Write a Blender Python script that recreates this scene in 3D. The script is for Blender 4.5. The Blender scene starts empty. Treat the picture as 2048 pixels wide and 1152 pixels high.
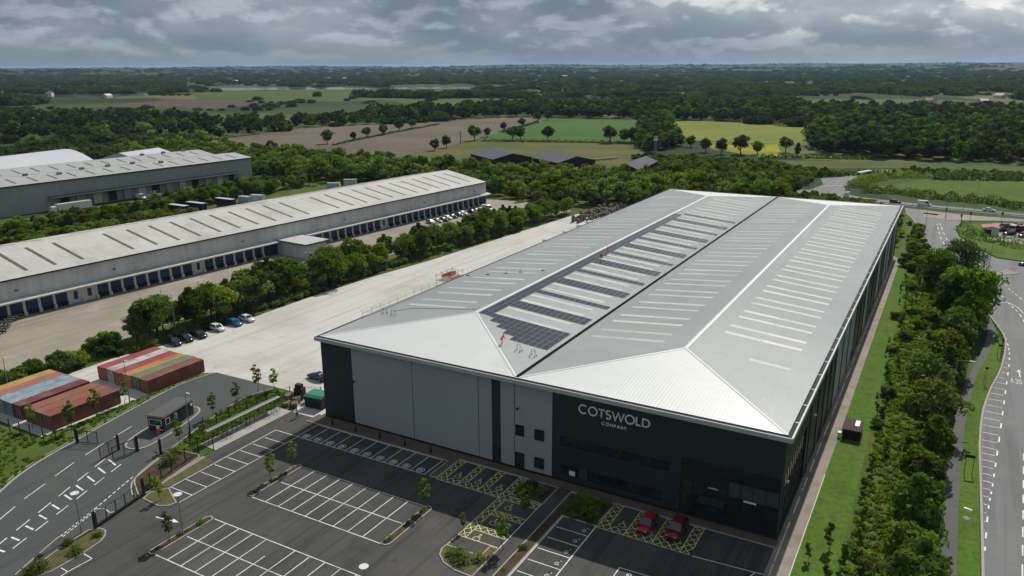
import bpy, math, random
import numpy as np
from mathutils import Matrix

random.seed(7)
rng = np.random.default_rng(7)
SC = bpy.context.scene
COL = SC.collection

# ---------------------------------------------------------------- camera
F_PX, PITCH, ROLL, YAW = 1559.8, 0.27724, -0.005166, 0.515818
CAM = np.array([87.515, -90.012, 57.0])
FW = np.array([-math.sin(YAW) * math.cos(PITCH), math.cos(YAW) * math.cos(PITCH), -math.sin(PITCH)])
_rt = np.array([math.cos(YAW), math.sin(YAW), 0.0])
_up = np.cross(_rt, FW)
RT = _rt * math.cos(ROLL) + _up * math.sin(ROLL)
UP = -_rt * math.sin(ROLL) + _up * math.cos(ROLL)
cd = bpy.data.cameras.new('camera')
cam = bpy.data.objects.new('camera', cd)
COL.objects.link(cam)
cd.sensor_width = 36.0
cd.lens = F_PX * 36.0 / 2048.0
cd.clip_start, cd.clip_end = 0.5, 60000.0
cam.matrix_world = Matrix(((RT[0], UP[0], -FW[0], CAM[0]), (RT[1], UP[1], -FW[1], CAM[1]),
                           (RT[2], UP[2], -FW[2], CAM[2]), (0, 0, 0, 1)))
SC.camera = cam

# ---------------------------------------------------------------- sky and sun
SUN_EL = math.radians(45.0)
SUN_DIR = (-0.04, 1.0, 1.0)          # towards the sun
world = bpy.data.worlds.new('World')
SC.world = world
world.use_nodes = True
SC.view_settings.view_transform = 'Standard'
SC.view_settings.look = 'None'
SC.view_settings.exposure = 0.0
SC.view_settings.gamma = 1.0
SC.view_settings.use_curve_mapping = False


class NT:
    """tiny helper round a node tree"""
    def __init__(s, tree):
        s.t = tree
        s.n, s.l = tree.nodes, tree.links

    def node(s, kind, **kw):
        n = s.n.new(kind)
        for k, v in kw.items():
            setattr(n, k, v)
        return n

    def put(s, sock, v):
        if isinstance(v, bpy.types.NodeSocket):
            s.l.new(v, sock)
        elif v is not None:
            sock.default_value = v

    def math(s, op, a, b=None, c=None, clamp=False):
        n = s.node('ShaderNodeMath', operation=op, use_clamp=clamp)
        s.put(n.inputs[0], a)
        s.put(n.inputs[1], b)
        s.put(n.inputs[2], c)
        return n.outputs[0]

    def vmath(s, op, a, b=None):
        n = s.node('ShaderNodeVectorMath', operation=op)
        s.put(n.inputs[0], a)
        s.put(n.inputs[1], b)
        return n.outputs['Value' if op in ('DOT_PRODUCT', 'LENGTH') else 'Vector']

    def mix(s, f, a, b, mode='MIX'):
        n = s.node('ShaderNodeMix', data_type='RGBA', blend_type=mode)
        s.put(n.inputs[0], f)
        s.put(n.inputs[6], a if not isinstance(a, tuple) else (*a[:3], 1))
        s.put(n.inputs[7], b if not isinstance(b, tuple) else (*b[:3], 1))
        return n.outputs[2]

    def noise(s, vec, scale, detail=3.0, rough=0.55, dist=0.0):
        n = s.node('ShaderNodeTexNoise')
        s.put(n.inputs['Vector'], vec)
        n.inputs['Scale'].default_value = scale
        n.inputs['Detail'].default_value = detail
        n.inputs['Roughness'].default_value = rough
        n.inputs['Distortion'].default_value = dist
        return n.outputs['Fac']

    def rng(s, v, a, b, c=0.0, d=1.0, smooth=False):
        n = s.node('ShaderNodeMapRange', interpolation_type='SMOOTHSTEP' if smooth else 'LINEAR')
        for i, q in enumerate((v, a, b, c, d)):
            s.put(n.inputs[i], q)
        return n.outputs[0]

    def scalev(s, vec, xyz, rot=0.0):
        n = s.node('ShaderNodeMapping')
        s.put(n.inputs['Vector'], vec)
        n.inputs['Scale'].default_value = xyz
        n.inputs['Rotation'].default_value = (0, 0, rot)
        return n.outputs[0]


w = NT(world.node_tree)
w.n.clear()
geo = w.node('ShaderNodeTexCoord').outputs['Generated']
sky = w.node('ShaderNodeTexSky', sky_type='NISHITA', sun_disc=False)
sky.sun_elevation = SUN_EL
sky.sun_rotation = math.radians(-2.3)
sky.altitude = 60
sky.air_density = 1.0
sky.dust_density = 1.5
sep = w.node('ShaderNodeSeparateXYZ')
w.put(sep.inputs[0], geo)
# rolling stratocumulus: 3-D noise on the view direction, compressed towards the horizon
zz = w.math('POWER', w.math('MAXIMUM', sep.outputs[2], 0.0), 0.8)


def cloud_vec(lift, kz):
    c = w.node('ShaderNodeCombineXYZ')
    w.put(c.inputs[0], sep.outputs[0])
    w.put(c.inputs[1], sep.outputs[1])
    w.put(c.inputs[2], w.math('ADD', w.math('MULTIPLY', zz, kz), lift))
    return c.outputs[0]


n_big = w.noise(cloud_vec(0.31, 1.9), 5.0, 3.0, 0.5, 0.3)
n_mid = w.noise(cloud_vec(0.9, 1.7), 9.5, 8.0, 0.53, 0.2)
n_top = w.noise(cloud_vec(0.925, 1.7), 9.5, 8.0, 0.53, 0.2)       # the same field sampled higher up: shows which side is a lit top
n_fine = w.noise(cloud_vec(2.2, 1.7), 42.0, 7.0, 0.58, 0.2)
sd = np.array(SUN_DIR) / np.linalg.norm(SUN_DIR)
hz = np.array([SUN_DIR[0] - 0.02, SUN_DIR[1], 0.10])
hz /= np.linalg.norm(hz)
toward = w.vmath('DOT_PRODUCT', w.vmath('NORMALIZE', geo), tuple(hz))
glow = w.rng(toward, 0.94, 0.995, 0.0, 1.0, True)
tops = w.rng(w.math('SUBTRACT', n_mid, n_top), -0.02, 0.10, 0.0, 1.0, True)
mass = w.rng(w.math('ADD', w.math('MULTIPLY', n_big, 0.6), w.math('MULTIPLY', n_mid, 0.4)), 0.40, 0.62, 0.0, 1.0, True)
lit = w.math('ADD', w.math('MULTIPLY', mass, 0.5), w.math('MULTIPLY', tops, w.rng(n_fine, 0.3, 0.7, 0.35, 0.6)), None, True)
shade = w.mix(lit, (1.75, 2.2, 2.7), (4.2, 4.8, 5.35))
bright = w.mix(lit, (3.0, 3.6, 4.1), (10.5, 10.5, 10.2))
cloud = w.mix(w.math('MULTIPLY', glow, w.rng(sep.outputs[2], 0.015, 0.06, 0.0, 1.0, True)), shade, bright)
low = w.rng(sep.outputs[2], 0.0, 0.045, 1.0, 0.0, True)
cloud = w.mix(w.math('MULTIPLY', low, 0.72), cloud, w.mix(glow, (2.0, 2.5, 2.95), (2.8, 3.3, 3.75)))
gap = w.rng(w.math('ADD', w.math('MULTIPLY', n_big, 0.7), w.math('MULTIPLY', n_mid, 0.3)), 0.63, 0.72, 0.0, 0.2, True)
skycol = w.mix(gap, cloud, sky.outputs[0])
bg = w.node('ShaderNodeBackground')
w.put(bg.inputs[0], skycol)
bg.inputs[1].default_value = 0.1
out = w.node('ShaderNodeOutputWorld')
w.l.new(bg.outputs[0], out.inputs[0])

sl = bpy.data.lights.new('sun', 'SUN')
sl.energy = 4.2
sl.angle = math.radians(0.6)
sl.color = (1.0, 0.95, 0.86)
sun = bpy.data.objects.new('sun', sl)
COL.objects.link(sun)
from mathutils import Vector
sun.rotation_euler = Vector(SUN_DIR).to_track_quat('Z', 'Y').to_euler()
sun.location = (0, 300, 300)

SC.cycles.max_bounces = 5
SC.cycles.diffuse_bounces = 2
SC.cycles.glossy_bounces = 2
SC.cycles.transmission_bounces = 2
SC.cycles.transparent_max_bounces = 4
SC.cycles.volume_bounces = 0
SC.cycles.use_denoising = True
SC.cycles.use_adaptive_sampling = True
SC.cycles.adaptive_threshold = 0.02

# ---------------------------------------------------------------- geometry helpers


def px(x, y, z=0.0):
    """ground point seen at a photograph pixel (survey helper)"""
    d = FW * F_PX + RT * (x - 1024) + UP * (576 - y)
    t = (z - CAM[2]) / d[2]
    return (float(CAM[0] + t * d[0]), float(CAM[1] + t * d[1]))


class MB:
    def __init__(s):
        s.v, s.f, s.m = [], [], []

    def poly(s, pts, mi=0):
        k = len(s.v)
        s.v += [tuple(p) for p in pts]
        s.f.append(tuple(range(k, k + len(pts))))
        s.m.append(mi)
        return s

    def box(s, x0, x1, y0, y1, z0, z1, mi=0, top=None):
        return s.hexa([(x0, y0, z0), (x1, y0, z0), (x1, y1, z0), (x0, y1, z0),
                       (x0, y0, z1), (x1, y0, z1), (x1, y1, z1), (x0, y1, z1)], mi, top)

    def hexa(s, p, mi=0, top=None):
        k = len(s.v)
        s.v += [tuple(q) for q in p]
        for i, q in enumerate(((3, 2, 1, 0), (4, 5, 6, 7), (0, 1, 5, 4), (1, 2, 6, 5), (2, 3, 7, 6), (3, 0, 4, 7))):
            s.f.append(tuple(k + j for j in q))
            s.m.append(top if (top is not None and i == 1) else mi)
        return s

    def prism(s, pts, z0, z1, mi=0, top=None, bottom=False):
        n, k = len(pts), len(s.v)
        a = sum(pts[i][0] * pts[(i + 1) % n][1] - pts[(i + 1) % n][0] * pts[i][1] for i in range(n))
        if a < 0:
            pts = pts[::-1]
        s.v += [(p[0], p[1], z0) for p in pts] + [(p[0], p[1], z1) for p in pts]
        s.f.append(tuple(range(k + n, k + 2 * n)))
        s.m.append(mi if top is None else top)
        if bottom:
            s.f.append(tuple(range(k + n - 1, k - 1, -1)))
            s.m.append(mi)
        for i in range(n):
            j = (i + 1) % n
            s.f.append((k + i, k + j, k + n + j, k + n + i))
            s.m.append(mi)
        return s

    def tube(s, p, q, r0, r1=None, n=6, mi=0, caps=True):
        r1 = r0 if r1 is None else r1
        p, q = np.array(p, float), np.array(q, float)
        d = q - p
        d /= max(np.linalg.norm(d), 1e-9)
        a = np.cross(d, (0, 0, 1.0) if abs(d[2]) < 0.9 else (1.0, 0, 0))
        a /= np.linalg.norm(a)
        b = np.cross(d, a)
        k = len(s.v)
        for c, r in ((p, r0), (q, r1)):
            for i in range(n):
                t = 2 * math.pi * (i + 0.5) / n
                s.v.append(tuple(c + r * (math.cos(t) * a + math.sin(t) * b)))
        for i in range(n):
            j = (i + 1) % n
            s.f.append((k + i, k + n + i, k + n + j, k + j))
            s.m.append(mi)
        if caps:
            s.f.append(tuple(k + i for i in range(n)))
            s.f.append(tuple(k + n + i for i in range(n - 1, -1, -1)))
            s.m += [mi, mi]
        return s

    def disc(s, c, r, z0, z1, n=16, mi=0, ry=None):
        return s.prism([(c[0] + r * math.cos(2 * math.pi * i / n), c[1] + (ry or r) * math.sin(2 * math.pi * i / n)) for i in range(n)], z0, z1, mi, bottom=True)

    def mesh(s, name, mats, smooth=False):
        me = bpy.data.meshes.new(name)
        me.from_pydata(s.v, [], s.f)
        for q in (mats if isinstance(mats, (list, tuple)) else [mats]):
            me.materials.append(q)
        if any(s.m):
            me.polygons.foreach_set('material_index', s.m)
        if smooth:
            me.polygons.foreach_set('use_smooth', [True] * len(s.f))
        return me

    def build(s, name, mats, parent=None, loc=(0, 0, 0), rz=0.0, smooth=False):
        return add(name, s.mesh(name, mats, smooth), parent, loc, rz)


def add(name, mesh, parent=None, loc=(0, 0, 0), rz=0.0, scale=None):
    o = bpy.data.objects.new(name, mesh)
    COL.objects.link(o)
    o.location = loc if len(loc) == 3 else (loc[0], loc[1], 0)
    o.rotation_euler = (0, 0, rz)
    if scale is not None:
        o.scale = (scale,) * 3 if isinstance(scale, (int, float)) else scale
    if parent is not None:
        o.parent = parent
    return o


def tag(o, label=None, cat=None, group=None, kind=None):
    if label:
        o['label'] = label
    if cat:
        o['category'] = cat
    if group:
        o['group'] = group
    if kind:
        o['kind'] = kind
    return o


def thing(name, label, cat, loc=(0, 0, 0), rz=0.0, group=None):
    return tag(add(name, None, None, loc, rz), label, cat, group)


def clone(o, loc=None, rz=None, label=None, scale=None):
    c = o.copy()
    COL.objects.link(c)
    if loc is not None:
        c.location = loc if len(loc) == 3 else (loc[0], loc[1], o.location[2])
    if rz is not None:
        c.rotation_euler = (0, 0, rz)
    if scale is not None:
        c.scale = (scale,) * 3
    if label:
        c['label'] = label
    for ch in o.children:
        d = ch.copy()
        COL.objects.link(d)
        d.parent = c
        for gch in ch.children:
            e = gch.copy()
            COL.objects.link(e)
            e.parent = d
    return c


def offs(path, w, closed=False):
    """left/right offset points of a polyline with mitred joints"""
    p = np.array(path, float)
    n = len(p)
    L, Rr = [], []
    for i in range(n):
        a = p[i] - p[i - 1] if (i > 0 or closed) else p[1] - p[0]
        b = p[(i + 1) % n] - p[i] if (i < n - 1 or closed) else p[-1] - p[-2]
        a = a / max(np.linalg.norm(a), 1e-9)
        b = b / max(np.linalg.norm(b), 1e-9)
        t = a + b
        t = t / max(np.linalg.norm(t), 1e-9)
        nn = np.array([-t[1], t[0]])
        k = w / max(0.45, nn @ np.array([-a[1], a[0]]))
        L.append(p[i] + nn * k)
        Rr.append(p[i] - nn * k)
    return L, Rr


def ribbon(mb, path, width, z0, z1, closed=False, mi=0):
    L, Rr = offs(path, width / 2, closed)
    n = len(path)
    for i in range(n if closed else n - 1):
        j = (i + 1) % n
        mb.hexa([(*Rr[i], z0), (*Rr[j], z0), (*L[j], z0), (*L[i], z0), (*Rr[i], z1), (*Rr[j], z1), (*L[j], z1), (*L[i], z1)], mi)
    return mb


def smooth_path(pts, k=4, closed=False):
    """Catmull-Rom through the survey points"""
    p = [np.array(q, float) for q in pts]
    n, o = len(p), []
    for i in range(n if closed else n - 1):
        p0 = p[i - 1] if (i > 0 or closed) else p[0]
        p1, p2 = p[i], p[(i + 1) % n]
        p3 = p[(i + 2) % n] if (i + 2 < n or closed) else p[-1]
        for j in range(k):
            t = j / k
            o.append(tuple(0.5 * ((2 * p1) + (p2 - p0) * t + (2 * p0 - 5 * p1 + 4 * p2 - p3) * t * t + (3 * p1 - p0 - 3 * p2 + p3) * t ** 3)))
    if not closed:
        o.append(tuple(p[-1]))
    return o


def inside(poly, x, y):
    r, n = False, len(poly)
    for i in range(n):
        (x1, y1), (x2, y2) = poly[i][:2], poly[i - 1][:2]
        if (y1 > y) != (y2 > y) and x < (x2 - x1) * (y - y1) / (y2 - y1) + x1:
            r = not r
    return r


def scatter(poly, step, jit=0.45, n_max=10 ** 6):
    xs, ys = [q[0] for q in poly], [q[1] for q in poly]
    o = []
    y = min(ys)
    while y < max(ys):
        x = min(xs)
        while x < max(xs):
            a, b = x + random.uniform(-jit, jit) * step, y + random.uniform(-jit, jit) * step
            if inside(poly, a, b):
                o.append((a, b))
            x += step
        y += step
    return o[:n_max]

# ---------------------------------------------------------------- materials
def mat(name, col, rough=0.85, var=0.18, sc=0.35, sc2=6.0, metal=0.0, spec=0.35, bump=0.0, bsc=20.0, coord='pos',
        streak=None, tint=None, var2=None, rand=0.0):
    """principled surface with two scales of colour variation; tint = (colour, noise scale, amount) for stains"""
    m = bpy.data.materials.new(name)
    m.use_nodes = True
    t = NT(m.node_tree)
    b = t.n['Principled BSDF']
    if coord == 'pos':
        vec = t.node('ShaderNodeNewGeometry').outputs['Position']
    else:
        vec = t.node('ShaderNodeTexCoord').outputs['Object']
    n1 = t.noise(vec, sc, 4.0, 0.6)
    n2 = t.noise(vec, sc2, 3.0, 0.6)
    f = t.math('ADD', t.rng(n1, 0.25, 0.75, 1 - var, 1 + var), t.rng(n2, 0.25, 0.75, -(var2 if var2 is not None else var * 0.6), var2 if var2 is not None else var * 0.6))
    if streak:
        n3 = t.noise(t.scalev(vec, streak[0], streak[2] if len(streak) > 2 else 0.0), 1.0, 4.0, 0.6)
        f = t.math('MULTIPLY', f, t.rng(n3, 0.3, 0.72, 1 - streak[1], 1 + streak[1] * 0.6))
    base = (*col, 1)
    if tint:
        base = t.mix(t.rng(t.noise(vec, tint[1], 4.0, 0.6), 0.46, 0.66, 0.0, tint[2], True), col, tint[0])
    if rand:
        f = t.math('MULTIPLY', f, t.rng(t.node('ShaderNodeObjectInfo').outputs['Random'], 0, 1, 1 - rand, 1 + rand))
    t.put(b.inputs['Base Color'], t.mix(1.0, base, f, 'MULTIPLY') if not isinstance(base, tuple) else t.mix(1.0, base, f, 'MULTIPLY'))
    b.inputs['Roughness'].default_value = rough
    b.inputs['Metallic'].default_value = metal
    b.inputs['Specular IOR Level'].default_value = spec
    if bump:
        bn = t.node('ShaderNodeBump')
        bn.inputs['Strength'].default_value = bump
        bn.inputs['Distance'].default_value = 0.05
        t.put(bn.inputs['Height'], t.noise(vec, bsc, 3.0, 0.6))
        t.put(b.inputs['Normal'], bn.outputs[0])
    return m


def paint(name, col, rough=0.45, spec=0.5, metal=0.0, var=0.06):
    return mat(name, col, rough, var, 0.8, 5.0, metal, spec, coord='obj')


def leaf(name, a, b, trans=0.3):
    m = bpy.data.materials.new(name)
    m.use_nodes = True
    t = NT(m.node_tree)
    t.n.clear()
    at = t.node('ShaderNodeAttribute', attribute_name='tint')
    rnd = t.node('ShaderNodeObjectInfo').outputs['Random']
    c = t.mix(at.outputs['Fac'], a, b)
    hs = t.node('ShaderNodeHueSaturation')
    t.put(hs.inputs['Hue'], t.rng(rnd, 0, 1, 0.465, 0.522))
    t.put(hs.inputs['Saturation'], t.rng(t.math('FRACT', t.math('MULTIPLY', rnd, 7.31)), 0, 1, 0.8, 1.1))
    t.put(hs.inputs['Value'], t.rng(t.math('FRACT', t.math('MULTIPLY', rnd, 13.7)), 0, 1, 0.65, 1.4))
    t.put(hs.inputs['Color'], c)
    d = t.node('ShaderNodeBsdfDiffuse')
    t.put(d.inputs[0], hs.outputs[0])
    tr = t.node('ShaderNodeBsdfTranslucent')
    t.put(tr.inputs[0], t.mix(1.0, hs.outputs[0], (1.1, 1.2, 0.5), 'MULTIPLY'))
    mx = t.node('ShaderNodeMixShader')
    mx.inputs[0].default_value = trans
    t.l.new(d.outputs[0], mx.inputs[1])
    t.l.new(tr.outputs[0], mx.inputs[2])
    o = t.node('ShaderNodeOutputMaterial')
    t.l.new(mx.outputs[0], o.inputs[0])
    return m


def field(name, a, b, rowdir=0.0, rowgap=0.0, rowamt=0.0, sc=0.012, tram=0.0, gap=20.0):
    """crop or ploughland: two colours, optional sowing rows and tramlines"""
    m = bpy.data.materials.new(name)
    m.use_nodes = True
    t = NT(m.node_tree)
    bs = t.n['Principled BSDF']
    vec = t.node('ShaderNodeNewGeometry').outputs['Position']
    c = t.mix(t.rng(t.noise(vec, sc, 5.0, 0.65), 0.35, 0.65, 0, 1, True), a, b)
    f = t.rng(t.noise(vec, 0.25, 4.0, 0.65), 0.25, 0.75, 0.82, 1.18)
    if rowamt:
        v = t.scalev(vec, (1, 1, 1), rowdir)
        sp = t.node('ShaderNodeSeparateXYZ')
        t.put(sp.inputs[0], v)
        wv = t.math('SINE', t.math('ADD', t.math('MULTIPLY', sp.outputs[0], 2 * math.pi / rowgap), t.math('MULTIPLY', t.noise(vec, 0.02, 2.0), 9.0)))
        f = t.math('MULTIPLY', f, t.rng(wv, -1, 1, 1 - rowamt, 1 + rowamt))
    if tram:
        v = t.scalev(vec, (1, 1, 1), rowdir)
        sp = t.node('ShaderNodeSeparateXYZ')
        t.put(sp.inputs[0], v)
        q = t.math('ABSOLUTE', t.math('SUBTRACT', t.math('FRACT', t.math('DIVIDE', sp.outputs[0], gap)), 0.5))
        f = t.math('MULTIPLY', f, t.rng(q, 0.0, 0.06, 1 - tram, 1.0))
    t.put(bs.inputs['Base Color'], t.mix(1.0, c, f, 'MULTIPLY'))
    bs.inputs['Roughness'].default_value = 0.95
    bs.inputs['Specular IOR Level'].default_value = 0.1
    return m


MT = {}
MT['asphalt'] = mat('asphalt', (0.066, 0.065, 0.060), 0.9, 0.2, 0.09, 9.0, bump=0.25, bsc=14, var2=0.14, tint=((0.056, 0.055, 0.054), 0.13, 0.6))
MT['road'] = mat('road_asphalt', (0.066, 0.073, 0.072), 0.88, 0.16, 0.05, 7.0, bump=0.2, bsc=12, var2=0.1, streak=((0.5, 0.05, 1), 0.12, 0.35), tint=((0.075, 0.073, 0.068), 0.08, 0.5))
MT['highway'] = mat('worn_asphalt', (0.155, 0.16, 0.165), 0.85, 0.12, 0.04, 5.0, var2=0.08, streak=((0.35, 0.03, 1), 0.16, 0.0), tint=((0.115, 0.115, 0.118), 0.05, 0.7))
MT['concrete'] = mat('yard_concrete', (0.515, 0.49, 0.45), 0.9, 0.07, 0.05, 1.7, var2=0.05, bump=0.1, streak=((0.45, 0.035, 1), 0.12, 0.0), tint=((0.42, 0.395, 0.355), 0.09, 0.5))
MT['apron'] = mat('old_concrete', (0.33, 0.285, 0.24), 0.9, 0.13, 0.045, 2.3, var2=0.08, streak=((0.25, 0.03, 1), 0.16, 0.08), tint=((0.24, 0.20, 0.165), 0.08, 0.6))
MT['path'] = mat('path_concrete', (0.27, 0.24, 0.20), 0.9, 0.14, 0.2, 3.0, tint=((0.2, 0.15, 0.11), 0.35, 0.6))
MT['pad'] = mat('pad_concrete', (0.36, 0.335, 0.30), 0.9, 0.12, 0.3, 3.0)
MT['footway'] = mat('footway_asphalt', (0.10, 0.10, 0.098), 0.9, 0.12, 0.2, 6.0)
MT['kerb'] = mat('kerb_stone', (0.34, 0.32, 0.285), 0.85, 0.15, 0.6, 5.0)
MT['blockpave'] = mat('block_paving', (0.125, 0.09, 0.072), 0.9, 0.2, 0.5, 8.0)
MT['grass'] = mat('mown_grass', (0.075, 0.135, 0.016), 0.95, 0.22, 0.12, 3.0, spec=0.1, var2=0.2, tint=((0.10, 0.14, 0.03), 0.22, 0.5), bump=0.6, bsc=5)
MT['rough'] = mat('rough_grass', (0.070, 0.110, 0.020), 0.95, 0.3, 0.16, 2.2, spec=0.1, var2=0.25, tint=((0.105, 0.112, 0.036), 0.1, 0.7), bump=0.8, bsc=3)
MT['scruff'] = mat('scruffy_bed', (0.095, 0.095, 0.042), 0.95, 0.3, 0.6, 4.0, spec=0.1, tint=((0.12, 0.088, 0.055), 0.5, 0.8), bump=0.8, bsc=6)
MT['soil'] = mat('bark_and_soil', (0.075, 0.052, 0.036), 0.95, 0.25, 0.5, 5.0, spec=0.1, tint=((0.07, 0.075, 0.03), 0.5, 0.6), bump=0.5, bsc=6)
MT['white'] = mat('white_paint', (0.62, 0.62, 0.60), 0.7, 0.1, 0.9, 7.0, spec=0.3)
MT['yellow'] = mat('yellow_paint', (0.62, 0.56, 0.20), 0.7, 0.12, 0.9, 7.0, spec=0.3)
MT['roof'] = mat('roof_sheet', (0.64, 0.655, 0.64), 0.5, 0.05, 0.06, 1.5, spec=0.5, var2=0.03, tint=((0.50, 0.53, 0.525), 0.1, 0.5))
MT['ridge'] = mat('ridge_cap', (0.60, 0.62, 0.62), 0.45, 0.04, 0.2, 2.0)
MT['rooflight'] = mat('rooflight_sheet', (0.63, 0.63, 0.56), 0.45, 0.08, 0.3, 2.0, spec=0.4, rand=0.12)
MT['gutter'] = mat('dark_gutter', (0.022, 0.024, 0.026), 0.85, 0.2, 0.5, 4.0)
MT['trim'] = mat('eave_trim', (0.42, 0.44, 0.45), 0.4, 0.06, 0.5, 4.0)
MT['slate'] = mat('slate_cladding', (0.025, 0.035, 0.039), 0.5, 0.12, 0.1, 2.0, spec=0.4)
MT['panel'] = mat('grey_cladding', (0.32, 0.345, 0.355), 0.55, 0.06, 0.06, 1.2, spec=0.4)
MT['valley'] = mat('valley_lining', (0.010, 0.011, 0.012), 0.95, 0.1, spec=0.05)
MT['joint'] = mat('joint_trim', (0.018, 0.02, 0.022), 0.6, 0.1)
MT['glass'] = mat('dark_glass', (0.018, 0.022, 0.025), 0.08, 0.2, 0.3, 2.0, spec=0.9)
MT['blind'] = mat('window_blind', (0.055, 0.07, 0.07), 0.4, 0.1, 0.4, 3.0)
MT['pv'] = mat('photovoltaic_glass', (0.028, 0.031, 0.048), 0.22, 0.15, 0.3, 3.0, spec=0.5, rand=0.12)
MT['pvframe'] = paint('silver_frame', (0.20, 0.21, 0.23), 0.4, metal=0.3)
MT['letter'] = paint('letter_white', (0.78, 0.78, 0.76), 0.5)
MT['black'] = paint('black_steel', (0.014, 0.015, 0.017), 0.45)
MT['steel'] = paint('galvanised_steel', (0.36, 0.38, 0.39), 0.45, metal=0.4)
MT['shelter'] = paint('shelter_sheet', (0.13, 0.145, 0.15), 0.5)
MT['lampgrey'] = paint('grey_column', (0.20, 0.22, 0.22), 0.5)
MT['lampwhite'] = paint('lamp_head_white', (0.62, 0.65, 0.66), 0.4)
MT['oldroof'] = mat('weathered_roof', (0.485, 0.48, 0.445), 0.75, 0.10, 0.06, 1.5, streak=((0.05, 0.9, 1), 0.10, 0.084), tint=((0.38, 0.365, 0.31), 0.08, 0.6))
MT['oldlight'] = mat('dirty_rooflight', (0.105, 0.09, 0.072), 0.6, 0.15, 0.3, 2.0)
MT['oldfascia'] = mat('stained_fascia', (0.60, 0.62, 0.60), 0.7, 0.08, 0.1, 1.2, streak=((0.9, 0.9, 0.06), 0.14, 0.0), tint=((0.44, 0.41, 0.36), 0.1, 0.6))
MT['oldwall'] = mat('cream_wall', (0.62, 0.60, 0.55), 0.8, 0.12, 0.2, 2.0)
MT['bluedoor'] = mat('blue_dock_door', (0.028, 0.055, 0.125), 0.55, 0.18, 0.5, 4.0)
MT['bluetrim'] = paint('blue_trim', (0.035, 0.11, 0.24), 0.5)
MT['greywall'] = mat('grey_profiled_wall', (0.30, 0.325, 0.33), 0.6, 0.07, 0.05, 1.0, spec=0.4, streak=((0.8, 0.8, 0.05), 0.08, 0.0))
MT['greyroof'] = mat('grey_roof', (0.36, 0.37, 0.36), 0.6, 0.08, 0.05, 1.0)
MT['domeroof'] = mat('white_membrane', (0.50, 0.52, 0.55), 0.5, 0.05, 0.05, 1.0)
MT['barn'] = mat('barn_roof', (0.075, 0.082, 0.098), 0.9, 0.12, 0.1, 1.0, streak=((0.1, 1.2, 1), 0.1, 0.0))
MT['timber'] = mat('weathered_timber', (0.27, 0.22, 0.175), 0.85, 0.3, 0.8, 6.0)
MT['brick'] = mat('brown_brick', (0.065, 0.036, 0.028), 0.9, 0.25, 0.9, 9.0)
MT['redroof'] = mat('clay_tile', (0.33, 0.17, 0.12), 0.85, 0.15)
MT['render'] = mat('pale_render', (0.55, 0.53, 0.48), 0.85, 0.1)
MT['tyre'] = paint('tyre_rubber', (0.012, 0.012, 0.012), 0.85)
MT['rim'] = paint('alloy_rim', (0.42, 0.43, 0.45), 0.35, metal=0.6)
MT['lampglass'] = paint('lamp_glass', (0.65, 0.67, 0.68), 0.15)
MT['redlamp'] = paint('tail_lamp', (0.35, 0.01, 0.012), 0.2)
MT['orange'] = paint('hi_vis_orange', (0.70, 0.17, 0.06), 0.7)
MT['hivis'] = paint('hi_vis_red', (0.80, 0.10, 0.08), 0.7)
MT['skin'] = paint('skin', (0.42, 0.26, 0.19), 0.6)
MT['navy'] = paint('dark_workwear', (0.02, 0.022, 0.03), 0.8)
MT['green'] = paint('green_lid', (0.02, 0.19, 0.12), 0.5)
MT['darkgreen'] = paint('dark_green_steel', (0.012, 0.035, 0.025), 0.6)
MT['bark'] = mat('bark', (0.085, 0.066, 0.05), 0.9, 0.25, 1.5, 8.0, coord='obj')
MT['leaf_dark'] = leaf('leaf_dark', (0.048, 0.090, 0.020), (0.125, 0.195, 0.042), 0.48)
MT['leaf_mid'] = leaf('leaf_mid', (0.072, 0.128, 0.022), (0.19, 0.27, 0.052), 0.5)
MT['leaf_light'] = leaf('leaf_light', (0.10, 0.155, 0.028), (0.235, 0.30, 0.075), 0.5)
MT['leaf_far'] = leaf('leaf_far', (0.028, 0.050, 0.020), (0.078, 0.115, 0.040), 0.4)
MT['blade'] = leaf('grass_blade', (0.085, 0.155, 0.026), (0.175, 0.25, 0.055), 0.55)
MT['water'] = mat('water', (0.10, 0.12, 0.13), 0.08, 0.1, 0.01, 0.1, spec=0.8)



def layered(name, base, rough, layers, bump=0.0, bsc=10.0, spec=0.3):
    """base colour with worn layers; each layer = (colour, amount, fn(t, pos) -> 0..1)"""
    m = bpy.data.materials.new(name)
    m.use_nodes = True
    t = NT(m.node_tree)
    b = t.n['Principled BSDF']
    pos = t.node('ShaderNodeNewGeometry').outputs['Position']
    c = t.mix(0.0, base, base)
    for col, amt, fn in layers:
        c = t.mix(t.math('MULTIPLY', fn(t, pos), amt, None, True), c, col)
    grain = t.rng(t.noise(pos, 7.0, 4.0, 0.65), 0.25, 0.75, 0.86, 1.14)
    t.put(b.inputs['Base Color'], t.mix(1.0, c, grain, 'MULTIPLY'))
    b.inputs['Roughness'].default_value = rough
    b.inputs['Specular IOR Level'].default_value = spec
    if bump:
        bn = t.node('ShaderNodeBump')
        bn.inputs['Strength'].default_value = bump
        bn.inputs['Distance'].default_value = 0.05
        t.put(bn.inputs['Height'], t.noise(pos, bsc, 3.0, 0.6))
        t.put(b.inputs['Normal'], bn.outputs[0])
    return m


def spots(sc, lo, hi, stretch=(1, 1, 1), rot=0.0, det=4.0):
    return lambda t, p: t.rng(t.noise(t.scalev(p, stretch, rot), sc, det, 0.62), lo, hi, 0, 1, True)


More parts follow.
